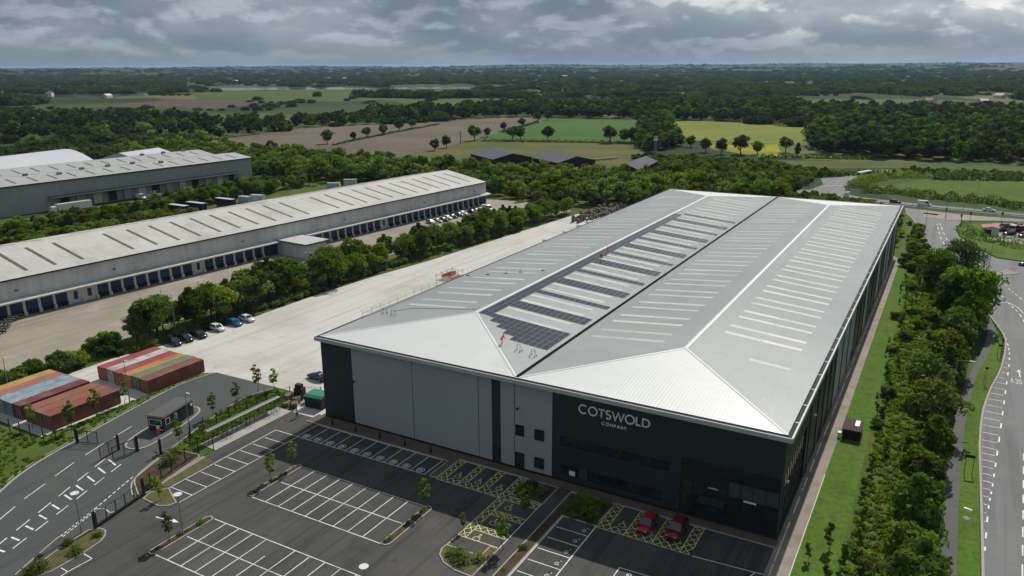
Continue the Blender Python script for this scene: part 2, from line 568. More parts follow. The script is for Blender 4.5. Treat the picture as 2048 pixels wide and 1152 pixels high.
def grid(dx, dy, w, rot=0.0):
    """thin joints every dx, dy metres"""
    def f(t, p):
        sp = t.node('ShaderNodeSeparateXYZ')
        t.put(sp.inputs[0], t.scalev(p, (1, 1, 1), rot))
        o = None
        for ax, d in ((0, dx), (1, dy)):
            if d:
                q = t.math('ABSOLUTE', t.math('SUBTRACT', t.math('FRACT', t.math('DIVIDE', sp.outputs[ax], d)), 0.5))
                k = t.rng(q, 0.0, w / d, 1.0, 0.0)
                o = k if o is None else t.math('MAXIMUM', o, k)
        return o
    return f


def tracks(sc, rot, lo=0.52, hi=0.72):
    """tyre tracks: long thin streaks"""
    return spots(1.0, lo, hi, (sc, sc * 0.03, 1), rot, 3.0)


MT['asphalt'] = layered('asphalt', (0.068, 0.067, 0.062), 0.9, [
    ((0.090, 0.086, 0.078), 0.8, spots(0.07, 0.48, 0.66)), ((0.048, 0.047, 0.047), 0.7, spots(0.11, 0.52, 0.66)),
    ((0.038, 0.037, 0.037), 0.75, tracks(0.9, 1.55, 0.5, 0.66)), ((0.038, 0.037, 0.037), 0.65, tracks(0.8, 0.05, 0.5, 0.68)),
    ((0.026, 0.025, 0.024), 0.85, spots(0.55, 0.62, 0.72)), ((0.11, 0.105, 0.095), 0.5, spots(0.35, 0.62, 0.8, (1, 0.4, 1)))], 0.25, 14)
MT['road'] = layered('road_asphalt', (0.068, 0.074, 0.073), 0.88, [
    ((0.092, 0.093, 0.088), 0.7, spots(0.06, 0.46, 0.66)), ((0.044, 0.046, 0.047), 0.65, tracks(0.7, 0.42)), ((0.085, 0.085, 0.08), 0.5, tracks(0.5, 0.40, 0.5, 0.7)),
    ((0.035, 0.035, 0.035), 0.6, spots(0.5, 0.66, 0.76))], 0.2, 12)
MT['highway'] = layered('worn_asphalt', (0.165, 0.168, 0.172), 0.85, [
    ((0.115, 0.115, 0.118), 0.8, tracks(0.45, 0.02, 0.48, 0.68)), ((0.20, 0.20, 0.20), 0.6, spots(0.05, 0.5, 0.66)), ((0.085, 0.085, 0.088), 0.7, grid(7.3, 23.0, 0.06, 0.03)),
    ((0.10, 0.10, 0.10), 0.6, spots(0.3, 0.66, 0.74))])
MT['concrete'] = layered('yard_concrete', (0.535, 0.515, 0.48), 0.9, [
    ((0.42, 0.395, 0.355), 0.75, spots(0.05, 0.46, 0.66)), ((0.40, 0.375, 0.335), 0.55, tracks(0.4, 0.05, 0.5, 0.7)), ((0.36, 0.33, 0.29), 0.5, tracks(0.8, -0.03, 0.58, 0.75)),
    ((0.30, 0.275, 0.24), 0.55, grid(6.0, 5.0, 0.09, 0.0)), ((0.27, 0.245, 0.215), 0.65, spots(0.4, 0.62, 0.76)), ((0.33, 0.305, 0.27), 0.6, tracks(0.6, 0.12, 0.56, 0.72))], 0.1, 10)
MT['apron'] = layered('old_concrete', (0.295, 0.255, 0.215), 0.9, [
    ((0.25, 0.205, 0.17), 0.8, spots(0.05, 0.46, 0.64)), ((0.20, 0.165, 0.14), 0.6, tracks(0.35, 0.08, 0.5, 0.7)), ((0.40, 0.36, 0.31), 0.5, spots(0.09, 0.55, 0.7)),
    ((0.20, 0.17, 0.145), 0.5, grid(6.0, 6.0, 0.08, 0.084)), ((0.15, 0.125, 0.105), 0.6, spots(0.35, 0.64, 0.76))])
for k, c in (('white', (0.74, 0.74, 0.72)), ('yellow', (0.68, 0.61, 0.22))):
    MT[k] = layered(k + '_paint', c, 0.7, [((0.12, 0.118, 0.11), 0.65 if k == 'white' else 0.45, spots(2.2, 0.52, 0.74)), (tuple(q * 0.55 for q in c), 0.6 if k == 'white' else 0.3, spots(0.25, 0.48, 0.66))])
MT['roof'] = layered('roof_sheet', (0.585, 0.60, 0.585), 0.42, [
    ((0.53, 0.55, 0.54), 0.7, spots(0.05, 0.48, 0.66)), ((0.50, 0.51, 0.495), 0.5, spots(1.0, 0.52, 0.74, (0.07, 1.1, 1))), ((0.42, 0.43, 0.42), 0.5, grid(6.1, 0, 0.05)),
    ((0.46, 0.46, 0.44), 0.5, spots(0.3, 0.62, 0.76))], spec=0.5)
MT['grass'] = layered('mown_grass', (0.082, 0.150, 0.020), 0.95, [
    ((0.060, 0.112, 0.016), 0.7, spots(0.10, 0.46, 0.62)), ((0.125, 0.155, 0.040), 0.6, spots(0.28, 0.52, 0.68)), ((0.10, 0.175, 0.026), 0.5, tracks(0.5, 0.02, 0.48, 0.66)), ((0.12, 0.105, 0.05), 0.55, spots(0.22, 0.62, 0.72)), ((0.045, 0.085, 0.012), 0.6, spots(1.3, 0.5, 0.62)), ((0.13, 0.17, 0.04), 0.5, spots(2.1, 0.54, 0.68)), ((0.05, 0.085, 0.02), 0.7, spots(0.6, 0.55, 0.68))], 1.0, 3, 0.1)


# ---------------------------------------------------------------- foliage
def quads_mesh(name, c, nrm, size, tint, material, asp=1.0):
    """one quad per leaf clump: centres c, facing nrm"""
    n = len(c)
    nrm = nrm / np.maximum(np.linalg.norm(nrm, axis=1, keepdims=True), 1e-9)
    ref = rng.normal(size=(n, 3))
    a = np.cross(nrm, ref)
    a /= np.maximum(np.linalg.norm(a, axis=1, keepdims=True), 1e-9)
    b = np.cross(nrm, a)
    s = size[:, None]
    k1 = rng.uniform(0.55, 1.0, (n, 1))
    pts = np.stack([c - a * s * 0.5, c - b * s * 0.5 * k1 * asp, c + a * s * 0.5, c + b * s * 0.5 * asp + nrm * s * 0.12], 1).reshape(-1, 3)
    me = bpy.data.meshes.new(name)
    me.vertices.add(4 * n)
    me.vertices.foreach_set('co', pts.astype(np.float32).ravel())
    me.loops.add(4 * n)
    me.loops.foreach_set('vertex_index', np.arange(4 * n, dtype=np.int32))
    me.polygons.add(n)
    me.polygons.foreach_set('loop_start', np.arange(0, 4 * n, 4, dtype=np.int32))
    me.update(calc_edges=True)
    at = me.attributes.new('tint', 'FLOAT', 'FACE')
    at.data.foreach_set('value', np.clip(tint, 0, 1).astype(np.float32))
    me.materials.append(material)
    return me


def crown_mesh(name, R, H, z0, nblob, nleaf, size, material, flat=0.7, gaps=0.0, top=0.0):
    """leaf clumps over many small lobes spread through an uneven crown"""
    C, N, S, T = [], [], [], []
    per = max(8, nleaf // nblob)
    for i in range(nblob):
        while True:
            q = rng.uniform(-1, 1, 3)
            l = np.linalg.norm(q)
            if 0.25 < l < 1.0:
                break
        q = q / l * l ** 0.5
        hz = (q[2] + 1) / 2
        nar = 1 - top * hz
        cen = np.array([q[0] * R * 0.72 * nar, q[1] * R * 0.72 * nar, z0 + H * (0.12 + 0.76 * hz)])
        r = R * rng.uniform(0.18, 0.48) * (1 - 0.4 * top * hz)
        d = rng.normal(size=(per, 3))
        d /= np.linalg.norm(d, axis=1, keepdims=True)
        d[:, 2] = np.abs(d[:, 2]) * np.where(rng.random(per) < 0.28, -0.7, 1.0)
        rad = r * rng.uniform(0.62, 1.12, (per, 1))
        p = cen + d * rad * np.array([1, 1, flat])
        keep = p[:, 2] > 0.02 * H
        p, dd = p[keep], d[keep]
        C.append(p)
        N.append(dd + rng.normal(scale=0.42, size=dd.shape))
        S.append(rng.uniform(0.6, 1.3, len(p)) * size)
        bt = rng.uniform(-0.2, 0.2)
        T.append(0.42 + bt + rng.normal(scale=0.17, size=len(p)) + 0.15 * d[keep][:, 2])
    return quads_mesh(name, np.concatenate(C), np.concatenate(N), np.concatenate(S), np.concatenate(T), material)


def trunk_mesh(name, H, r, limbs=5, spread=2.0, mat_=None):
    mb = MB()
    p = np.array([0, 0, -0.1])
    pts = [p]
    for i in range(4):
        p = p + np.array([random.uniform(-0.06, 0.06) * H, random.uniform(-0.06, 0.06) * H, H / 4])
        pts.append(p)
    rr = [r * (1 - 0.2 * i) for i in range(5)]
    for i in range(4):
        mb.tube(pts[i], pts[i + 1], rr[i], rr[i + 1], 6, caps=False)
    for k in range(limbs):
        a = 2 * math.pi * k / limbs + random.uniform(-0.4, 0.4)
        i = random.choice((1, 2, 3))
        b = pts[i]
        q = b + np.array([math.cos(a) * spread * 0.6, math.sin(a) * spread * 0.6, H * 0.28])
        q2 = q + np.array([math.cos(a + 0.4) * spread * 0.4, math.sin(a + 0.4) * spread * 0.4, H * 0.22])
        mb.tube(b, q, rr[i] * 0.5, rr[i] * 0.3, 5, caps=False)
        mb.tube(q, q2, rr[i] * 0.3, rr[i] * 0.1, 4, caps=False)
    return mb.mesh(name, mat_ or MT['bark'])


PROTO = {}


def proto(key, **k):
    kinds = dict(R=3, H=6, z0=1.5, nblob=26, nleaf=2400, size=0.45, material=MT['leaf_mid'], th=4.0, tr=0.2, limbs=5)
    kinds.update(k)
    th, tr, lb = kinds.pop('th'), kinds.pop('tr'), kinds.pop('limbs')
    cm = crown_mesh('crown_' + key, **kinds)
    tm = trunk_mesh('trunk_' + key, th, tr, lb, kinds['R'] * 0.7) if tr else None
    PROTO[key] = (cm, tm)


for i, lm in enumerate(('leaf_mid', 'leaf_dark', 'leaf_mid')):
    proto('tree%d' % i, R=(3.2, 2.7, 3.7)[i], H=(6.0, 7.2, 5.2)[i], z0=(1.0, 0.8, 1.3)[i], nblob=(34, 30, 24)[i], nleaf=(3400, 3200, 2500)[i], size=0.42, material=MT[lm], th=4.5, tr=0.17, top=(0.1, 0.4, 0.0)[i], limbs=(5, 5, 8)[i])
    proto('bush%d' % i, R=2.0, H=2.7, z0=-0.2, nblob=22, nleaf=1700, size=0.34, material=MT[('leaf_mid', 'leaf_dark', 'leaf_light')[i]], tr=0)
    proto('oak%d' % i, R=5.0, H=8.5, z0=2.0, nblob=30, nleaf=1700, size=0.85, material=MT[('leaf_dark', 'leaf_far', 'leaf_dark')[i]], th=6.5, tr=0.4, flat=0.75)
    proto('wood%d' % i, R=5.2, H=8.5, z0=1.0, nblob=15, nleaf=620, size=1.25, material=MT[('leaf_mid', 'leaf_dark', 'leaf_far')[i]], tr=0)
for i in range(2):
    proto('sapling%d' % i, R=1.0, H=4.3, z0=1.1, nblob=22, nleaf=640, size=0.25, material=MT['leaf_light'], th=3.6, tr=0.05, limbs=4, top=0.45)
    proto('slim%d' % i, R=0.8, H=3.2, z0=0.15, nblob=14, nleaf=360, size=0.28, material=MT[('leaf_dark', 'leaf_mid')[i]], th=2.4, tr=0.04, limbs=3, top=0.5)
    proto('far%d' % i, R=17.0, H=11.0, z0=-2.0, nblob=34, nleaf=620, size=3.0, material=MT['leaf_far'], tr=0, flat=0.5)
    proto('roundbush%d' % i, R=1.0, H=1.0, z0=-0.1, nblob=14, nleaf=600, size=0.17, material=MT[('leaf_light', 'leaf_mid')[i]], tr=0)
proto('bigtree', R=6.2, H=9.5, z0=1.6, nblob=48, nleaf=5200, size=0.5, material=MT['leaf_dark'], th=7.0, tr=0.32, limbs=9, flat=0.6)
proto('poplar', R=8.5, H=15.0, z0=2.0, nblob=40, nleaf=2600, size=1.1, material=MT['leaf_light'], th=10.0, tr=0.5)
proto('fir', R=3.0, H=9.5, z0=0.3, nblob=30, nleaf=900, size=0.8, material=MT['leaf_far'], th=8, tr=0.2, limbs=3, top=0.9)


def tree(key, loc, s=1.0, label=None, cat='tree', group=None, name='tree', sz=None):
    cm, tm = PROTO[key]
    rz = random.uniform(0, 6.28)
    if tm is None:
        o = add(name, cm, None, (loc[0], loc[1], 0), rz, (s, s, sz or s))
        return tag(o, label, cat, group)
    o = thing(name, label, cat, (loc[0], loc[1], 0), rz, group)
    o.scale = (s, s, sz or s)
    add('trunk', tm, o)
    add('crown', cm, o)
    return o


def scatter_nodes(name, keys):
    """node group: instance one of the crowns on each point (attributes sc, rot, idx)"""
    coll = bpy.data.collections.new(name + '_kinds')
    for k in keys:
        o = bpy.data.objects.new(name + '_' + k, PROTO[k][0])
        coll.objects.link(o)
    ng = bpy.data.node_groups.new(name, 'GeometryNodeTree')
    ng.interface.new_socket('Geometry', in_out='INPUT', socket_type='NodeSocketGeometry')
    ng.interface.new_socket('Geometry', in_out='OUTPUT', socket_type='NodeSocketGeometry')
    N, L = ng.nodes, ng.links
    gi, go = N.new('NodeGroupInput'), N.new('NodeGroupOutput')
    ci = N.new('GeometryNodeCollectionInfo')
    ci.inputs['Collection'].default_value = coll
    ci.inputs['Separate Children'].default_value = True
    ci.inputs['Reset Children'].default_value = True
    ip = N.new('GeometryNodeInstanceOnPoints')
    ip.inputs['Pick Instance'].default_value = True

    def attr(nm, ty):
        a = N.new('GeometryNodeInputNamedAttribute')
        a.data_type = ty
        a.inputs['Name'].default_value = nm
        return a.outputs['Attribute']
    L.new(gi.outputs[0], ip.inputs['Points'])
    L.new(ci.outputs[0], ip.inputs['Instance'])
    L.new(attr('idx', 'INT'), ip.inputs['Instance Index'])
    L.new(attr('rot', 'FLOAT_VECTOR'), ip.inputs['Rotation'])
    L.new(attr('sc', 'FLOAT_VECTOR'), ip.inputs['Scale'])
    L.new(ip.outputs[0], go.inputs[0])
    return ng


NG = {}


def wood(name, pts, keys, label, cat, smin, smax, zs=(0.8, 1.2), z=0.0, szf=None):
    """a mass of trees nobody could count"""
    kk = tuple(keys)
    if kk not in NG:
        NG[kk] = scatter_nodes('scatter_' + '_'.join(kk), kk)
    n = len(pts)
    me = bpy.data.meshes.new(name)
    P = np.array([(p[0], p[1], p[2] if len(p) > 2 else z) for p in pts], np.float32)
    me.vertices.add(n)
    me.vertices.foreach_set('co', P.ravel())
    s = rng.uniform(smin, smax, n)
    if szf is not None:
        s = s * szf
    S = np.stack([s * rng.uniform(0.85, 1.15, n), s * rng.uniform(0.85, 1.15, n), s * rng.uniform(zs[0], zs[1], n)], 1)
    a = me.attributes.new('sc', 'FLOAT_VECTOR', 'POINT')
    a.data.foreach_set('vector', S.astype(np.float32).ravel())
    a = me.attributes.new('rot', 'FLOAT_VECTOR', 'POINT')
    a.data.foreach_set('vector', np.stack([np.zeros(n), np.zeros(n), rng.uniform(0, 6.28, n)], 1).astype(np.float32).ravel())
    a = me.attributes.new('idx', 'INT', 'POINT')
    a.data.foreach_set('value', rng.integers(0, len(kk), n).astype(np.int32))
    o = add(name, me)
    md = o.modifiers.new('scatter', 'NODES')
    md.node_group = NG[kk]
    return tag(o, label, cat, None, 'stuff')


def hedge(path, width, height, label, group=None, dens=9.0, size=0.5, key='leaf_dark', name='hedge'):
    """one clipped or wild hedge along a line"""
    C, N, S, T = [], [], [], []
    p = np.array(path, float)
    for i in range(len(p) - 1):
        L = np.linalg.norm(p[i + 1] - p[i])
        n = int(L * dens * (width + 2 * height) / 2.2)
        t = rng.random(n)
        base = p[i] + t[:, None] * (p[i + 1] - p[i])
        dd = (p[i + 1] - p[i]) / L
        nn = np.array([-dd[1], dd[0]])
        ang = rng.uniform(-0.15, math.pi + 0.15, n)
        lump = 0.75 + 0.35 * np.sin(base[:, 0] * 0.9 + base[:, 1] * 0.7) * np.sin(base[:, 1] * 0.37 + 1.0) + rng.uniform(-0.15, 0.2, n)
        off = np.cos(ang) * width / 2 * lump
        zz_ = np.maximum(0.05, np.sin(ang) * height * lump)
        C.append(np.stack([base[:, 0] + nn[0] * off, base[:, 1] + nn[1] * off, zz_], 1))
        nv = np.stack([nn[0] * np.cos(ang), nn[1] * np.cos(ang), np.sin(ang)], 1)
        N.append(nv + rng.normal(scale=0.5, size=nv.shape))
        S.append(rng.uniform(0.6, 1.4, n) * size)
        T.append(0.4 + rng.normal(scale=0.2, size=n))
    o = add(name, quads_mesh(name, np.concatenate(C), np.concatenate(N), np.concatenate(S), np.concatenate(T), MT[key]))
    return tag(o, label, 'hedge', group)

# ---------------------------------------------------------------- the setting
def sheet(name, pts, m, z, parent=None):
    o = MB().poly([(p[0], p[1], z) for p in (pts if sum(pts[i][0] * pts[(i + 1) % len(pts)][1] - pts[(i + 1) % len(pts)][0] * pts[i][1] for i in range(len(pts))) > 0 else pts[::-1])]).build(name, m, parent)
    if parent is None:
        tag(o, kind='structure')
    return o


def country_material():
    """patchwork farmland running to the horizon"""
    m = bpy.data.materials.new('farmland')
    m.use_nodes = True
    t = NT(m.node_tree)
    b = t.n['Principled BSDF']
    vec = t.node('ShaderNodeNewGeometry').outputs['Position']
    vo = t.node('ShaderNodeTexVoronoi', feature='F1', distance='MANHATTAN')
    t.put(vo.inputs['Vector'], t.scalev(vec, (1, 1, 0), 0.45))
    vo.inputs['Scale'].default_value = 0.0042
    sp = t.node('ShaderNodeSeparateColor')
    t.put(sp.inputs[0], vo.outputs['Color'])
    r = t.node('ShaderNodeValToRGB')
    r.color_ramp.interpolation = 'CONSTANT'
    el = r.color_ramp.elements
    cols = [(0, (0.048, 0.078, 0.026)), (0.2, (0.036, 0.058, 0.022)), (0.38, (0.075, 0.105, 0.032)), (0.5, (0.030, 0.046, 0.02)),
            (0.64, (0.095, 0.08, 0.056)), (0.72, (0.055, 0.088, 0.024)), (0.86, (0.115, 0.125, 0.045)), (0.93, (0.03, 0.045, 0.02))]
    el[0].position, el[0].color = 0, (*cols[0][1], 1)
    el[1].position, el[1].color = cols[1][0], (*cols[1][1], 1)
    for pos, c in cols[2:]:
        e = el.new(pos)
        e.color = (*c, 1)
    t.put(r.inputs[0], sp.outputs[0])
    f = t.math('ADD', t.rng(t.noise(vec, 0.02, 5.0, 0.65), 0.25, 0.75, 0.75, 1.25), t.rng(t.noise(vec, 0.3, 3.0, 0.65), 0.25, 0.75, -0.15, 0.15))
    t.put(b.inputs['Base Color'], t.mix(1.0, r.outputs[0], f, 'MULTIPLY'))
    b.inputs['Roughness'].default_value = 0.95
    b.inputs['Specular IOR Level'].default_value = 0.08
    return m


mb = MB()
mb.poly([(34000 * math.cos(2 * math.pi * i / 64), 34000 * math.sin(2 * math.pi * i / 64), -0.12) for i in range(64)])
tag(mb.build('ground', country_material()), kind='structure')

sheet('site_grass', [(-66, -90), (92, -90), (92, 175), (72, 262), (30, 300), (-60, 215), (-66, 205)], MT['rough'], -0.03)
sheet('hedge_bank', [(-230, -60), (-66, -60), (-62, 205), (-120, 235), (-230, 235)], MT['rough'], -0.035)

# farmland that can be picked out
F = [
    ('field', [(-430, 300), (-300, 290), (-228, 280), (-237, 363), (-247, 430), (-272, 527), (-300, 648), (-312, 706), (-345, 708), (-379, 688), (-405, 600), (-470, 480)],
     field('ploughed_field', (0.120, 0.098, 0.074), (0.16, 0.132, 0.098), 0.25, 3.0, 0.05, 0.012, 0.12, 26), 0.03),
    ('field', [(-247, 440), (-128, 484), (-150, 560), (-176, 620), (-222, 735), (-309, 706), (-302, 650), (-274, 530)],
     field('green_crop', (0.042, 0.112, 0.020), (0.060, 0.132, 0.028), 0.5, 4.0, 0.05, 0.01, 0.25, 24), 0.04),
    ('field', [(-238, 355), (-226, 282), (-92, 290), (-80, 375), (-95, 412), (-121, 477), (-246, 436)],
     field('rough_pasture', (0.125, 0.115, 0.040), (0.075, 0.098, 0.026), 0, 0, 0, 0.02), 0.05),
    ('field', [(-181, 727), (-142, 744), (-34, 700), (-14, 529), (-30, 521), (-106, 521), (-125, 560)],
     field('ripening_crop', (0.185, 0.195, 0.034), (0.145, 0.172, 0.03), 0.35, 3.0, 0.04, 0.012, 0.3, 24), 0.03),
    ('field', [(-75, 489), (-30, 519), (-10, 437), (-24, 430), (-60, 460)],
     field('oilseed_in_flower', (0.30, 0.27, 0.012), (0.17, 0.19, 0.02), 0, 0, 0, 0.03), 0.045),
    ('field', [(-20, 410), (66, 442), (140, 440), (140, 415), (69, 411), (14, 380), (-8, 398)],
     field('hay_meadow', (0.060, 0.092, 0.026), (0.084, 0.104, 0.034), 0, 0, 0, 0.03), 0.035),
    ('field', [(55, 322), (75, 362), (119, 380), (190, 372), (190, 300), (140, 300), (104, 308), (76, 312)],
     field('pasture', (0.058, 0.108, 0.014), (0.080, 0.125, 0.020), 0, 0, 0, 0.03), 0.035),
    ('field', [(-740, 555), (-712, 648), (-590, 640), (-520, 560), (-600, 500), (-660, 500)],
     field('meadow', (0.066, 0.108, 0.02), (0.085, 0.118, 0.026), 0, 0, 0, 0.01), 0.05),
    ('field', [(-1500, 1180), (-1410, 1535), (-1180, 1600), (-790, 1620), (-760, 1560), (-800, 1340), (-1040, 1150), (-1156, 925)],
     field('water_meadow', (0.056, 0.092, 0.02), (0.084, 0.112, 0.026), 0.7, 60, 0.12, 0.006), 0.08),
    ('field', [(-590, 640), (-712, 650), (-790, 800), (-690, 930), (-540, 860)],
     field('dark_pasture', (0.040, 0.060, 0.022), (0.052, 0.072, 0.026), 0, 0, 0, 0.01), 0.06),
]
for nm, pts, m, z in F:
    sheet(nm, pts, m, z)
sheet('lake', [(-1680, 1300), (-1400, 1500), (-1183, 1640), (-1000, 1668), (-1040, 1840), (-1290, 1800), (-1560, 1660), (-1850, 1440)], MT['water'], 0.2)
sheet('lake', [(-1740, 870), (-1540, 890), (-1455, 985), (-1550, 1060), (-1690, 990), (-1850, 960)], MT['water'], 0.2)

# ---- industrial yard hard standings
YARD = [(-56.5, -28), (-34.6, -28), (-34.4, 3.0), (-31.9, 4.6), (-17.3, 4.9), (-9, 4.9), (-6, -1.5), (-1.0, -1.5), (-0.4, 5), (-0.4, 183), (-12, 200), (-34, 214),
        (-41.5, 190), (-44.4, 154.2), (-46.6, 124), (-48.5, 98), (-51.3, 78), (-52.7, 55), (-52.9, 30), (-55, 8), (-57, 0)]
yard = sheet('concrete_yard', YARD, MT['concrete'], 0.02)
PL = 4.8 * math.pi / 180
apron = sheet('dock_apron', [(-108, -45), (-62, -45), (-64.5, -20), (-66, 20), (-66, 70), (-63.5, 105), (-60, 140), (-55, 178), (-46, 190), (-47, 197), (-75, 207), (-92, 204), (-86.5, 195)], MT['apron'], 0.0)
LK = [(-6, -66), (-12, -57), (-18, -48), (-22.9, -40.8), (-25.1, -37.2), (-27.1, -32.1), (-28.5, -26.2), (-29.6, -21.9), (-30.9, -16.2), (-32.4, -8.7), (-33.2, -3.4), (-32.9, 1.2), (-31.9, 4.6)]
RK = [(-16.5, 4.1), (-17.9, -0.8), (-17.0, -7.2), (-15.4, -13.1), (-13.6, -18.4), (-11.6, -24.6), (-10.3, -28), (-8.4, -30.7), (-5.7, -32.4)]
LKs, RKs = smooth_path(LK, 3), smooth_path(RK, 4)
access = sheet('access_road', LKs + [(-17.3, 4.9)] + RKs + [(-4.5, -31.6), (-2.7, -39.8), (-5.0, -43.2), (-3.6, -46.6), (-1.9, -50.4), (2, -58), (4, -90), (-6, -90)], MT['road'], 0.016)
carpark = sheet('car_park', [(-4.5, -31.6), (-3.5, -30.5), (-6.4, -17.6), (-6.4, -1.5), (74.6, -1.5), (75.1, -7.4), (75.1, -95), (4, -95), (2, -58), (-1.9, -50.4), (-3.6, -46.6), (-5.0, -43.2), (-2.7, -39.8)], MT['asphalt'], 0.012)
shelterpad = sheet('shelter_pad', [(-10.2, -17.4), (-6.45, -17.6), (-6.45, -1.45), (-9.9, -1.4)], MT['pad'], 0.04)
sheet('facade_paving', [(-1.5, -3.0), (27.0, -3.0), (27.0, -7.9), (28.0, -8.0), (28.3, -1.75), (74.5, -1.75), (74.5, -0.02), (-1.5, -0.02)], MT['blockpave'], 0.03)
sheet('side_path', [(74.3, -8), (75.2, -95), (76.9, -95), (76.9, -7), (77.0, 40), (76.8, 168), (74.3, 172)], MT['path'], 0.022)
sheet('mown_verge', [(76.95, -60), (82, -60), (81.5, 10), (81.0, 60), (80.5, 110), (79.5, 150), (76.9, 160)], MT['grass'], 0.0)

# ---- public roads beside the estate
HW = [(96.5, -95), (96.5, 14), (96.6, 47), (98.1, 65), (100.4, 80), (101.7, 98), (100.4, 110), (97, 128), (93.5, 148), (89, 166), (85.7, 179), (82.9, 191), (80.8, 210), (76.8, 238), (73.2, 253)]
HWs = smooth_path(HW, 4)
highway = sheet('public_road', HWs + [(71.5, 266.6), (92, 261), (113, 257.5), (150, 252), (150, 248), (113, 253), (105.5, 252), (92.4, 246), (90.8, 229), (91.7, 214), (95.7, 202), (100.5, 186.5), (102.5, 183), (109, 181.5), (160, 178), (160, 173.4), (160, 40), (135, -95)], MT['highway'], 0.0)
mainroad = sheet('main_road', [(-60, 283), (20, 283), (46, 276), (70, 272), (82, 270), (94, 269.2), (113, 265.5), (170, 253), (170, 264), (113.5, 272.5), (94, 278), (82, 279), (68.8, 282), (53, 287), (46, 293), (42.2, 316), (43.5, 325), (40.5, 339), (46, 352), (53, 372), (60, 395), (52, 396), (43, 372), (36, 352), (27.4, 342), (32, 319), (29, 299), (0, 296), (-60, 297)], MT['highway'], 0.0)
FP = [(90.8, -95), (91.4, -20), (91.8, 4), (92.1, 24), (92.9, 47), (94.3, 67), (97.6, 92), (98.5, 110), (95.6, 128)]
FP2 = [(93.3, -95), (93.6, -20), (93.8, 4), (93.9, 25), (94.6, 52), (96.2, 73), (99.1, 93), (99.8, 110), (97, 127)]
sheet('footpath', smooth_path(FP, 3) + smooth_path(FP2, 3)[::-1], MT['footway'], 0.03)
sheet('roadside_verge', smooth_path(FP2[:-1], 3) + [(101.1, 98), (100.0, 80), (97.8, 65), (96.35, 47), (96.2, 14), (96.2, -95)], MT['grass'], 0.028)


def kerb(path, name='kerb', parent=None, w=0.16, h=0.13, closed=False, m='kerb'):
    o = ribbon(MB(), path, w, -0.05, h, closed).build(name, MT[m], parent)
    if parent is None:
        tag(o, kind='structure')
    return o


kerb(LKs, w=0.3, parent=access)
kerb([(p[0] - 0.75, p[1] - 0.12) for p in LKs[6:]], w=0.12, h=0.06, parent=access)
kerb(RKs, w=0.2, parent=access)
kerb(smooth_path(HW[:8], 4), w=0.3, parent=highway)
kerb(smooth_path([(85.4, 179), (82.6, 191), (80.5, 210), (76.5, 238), (73.0, 253)], 4), w=0.35, parent=highway)
kerb([(-1.9, -50.4), (-3.6, -46.6), (-5.0, -43.25)], w=0.16, parent=access)
kerb([(76.95, -95), (76.95, 20)], w=0.12, h=0.06, m='render')
kerb([(-1.5, -3.05), (27.05, -3.05), (27.05, -7.6), (27.3, -8.05), (27.9, -8.05), (28.3, -7.7), (28.35, -1.85), (40, -1.85)], parent=carpark)
kerb([(46.9, -2.0), (74.4, -1.85)], parent=carpark, w=0.12)


def bed(name, pts, m='soil', closed=True, k=0, w=0.16, h=0.11):
    p = smooth_path(pts, k, True) if k else pts
    o = sheet(name, p, MT[m], 0.085)
    kerb(p, 'kerb', o, w, h, True)
    return o


bed('planting_bed', [(8.0, -24.0), (8.15, -24.45), (8.6, -24.6), (8.95, -24.3), (9.0, -15.2), (8.8, -14.8), (8.3, -14.75), (8.0, -15.1)])
bed('planting_bed', [(31.45, -24.3), (31.65, -24.65), (32.2, -24.6), (32.55, -24.1), (32.5, -15.2), (32.2, -14.8), (31.7, -14.75), (31.45, -15.1)])
bed('planting_bed', [(7.7, -39.4), (7.9, -39.9), (8.4, -39.95), (8.75, -39.6), (8.8, -31.2), (8.5, -30.8), (8.0, -30.75), (7.65, -31.2)])
bed('planting_bed', [(-1.6, -47.9), (-2.6, -44.4), (-3.1, -40.6), (-2.3, -39.6), (-1.2, -39.5), (-0.2, -40.2), (0.5, -41.3), (1.0, -44), (1.1, -47.9), (0.4, -50), (-0.4, -50)], 'scruff')
bed('planting_bed', [(-3.7, -32.2), (-0.2, -32.4), (0.9, -31.7), (1.15, -30.7), (-3.0, -28.7), (-4.3, -30.6)], 'scruff')
bed('planting_bed', [(38.8, -20.9), (38.75, -21.8), (39.2, -22.9), (40.5, -24.0), (42.4, -24.6), (44.9, -24.7), (44.9, -18.5), (43.75, -18.6), (43.7, -20.85)], 'scruff')
bed('planting_bed', [(47.0, -60), (48.45, -60), (48.45, -8.1), (53.2, -8.05), (53.5, -2.3), (47.0, -2.3)])
bed('planting_bed', [(40.0, -2.0), (44.9, -2.0), (44.9, -6.9), (39.9, -6.6)])
bed('planting_bed', [(-9.6, -29.3), (-8.2, -30.3), (-5.2, -31.9), (-4.6, -31.0), (-6.8, -20.4), (-7.5, -19.9), (-12.6, -20.6), (-11.0, -25.6)])
sheet('planting_strip', [(-4.9, -29.2), (-3.3, -28.2), (-3.6, -20.0), (-6.0, -20.0)], MT['scruff'], 0.03)
ribbon(MB(), [(-4.9, -29.5), (-5.4, -27.2), (-6.3, -19.9)], 0.75, 0.0, 0.06).build('concrete_strip', MT['path'])
bpy.data.objects['concrete_strip']['kind'] = 'structure'
sheet('grass_bank', [(-16.2, 4.3), (-17.6, -0.8), (-16.7, -7.2), (-15.1, -13.1), (-13.3, -18.4), (-12.6, -20.4), (-10.3, -19.5), (-10.3, -1.3), (-11, 4.6)], MT['grass'], 0.05)
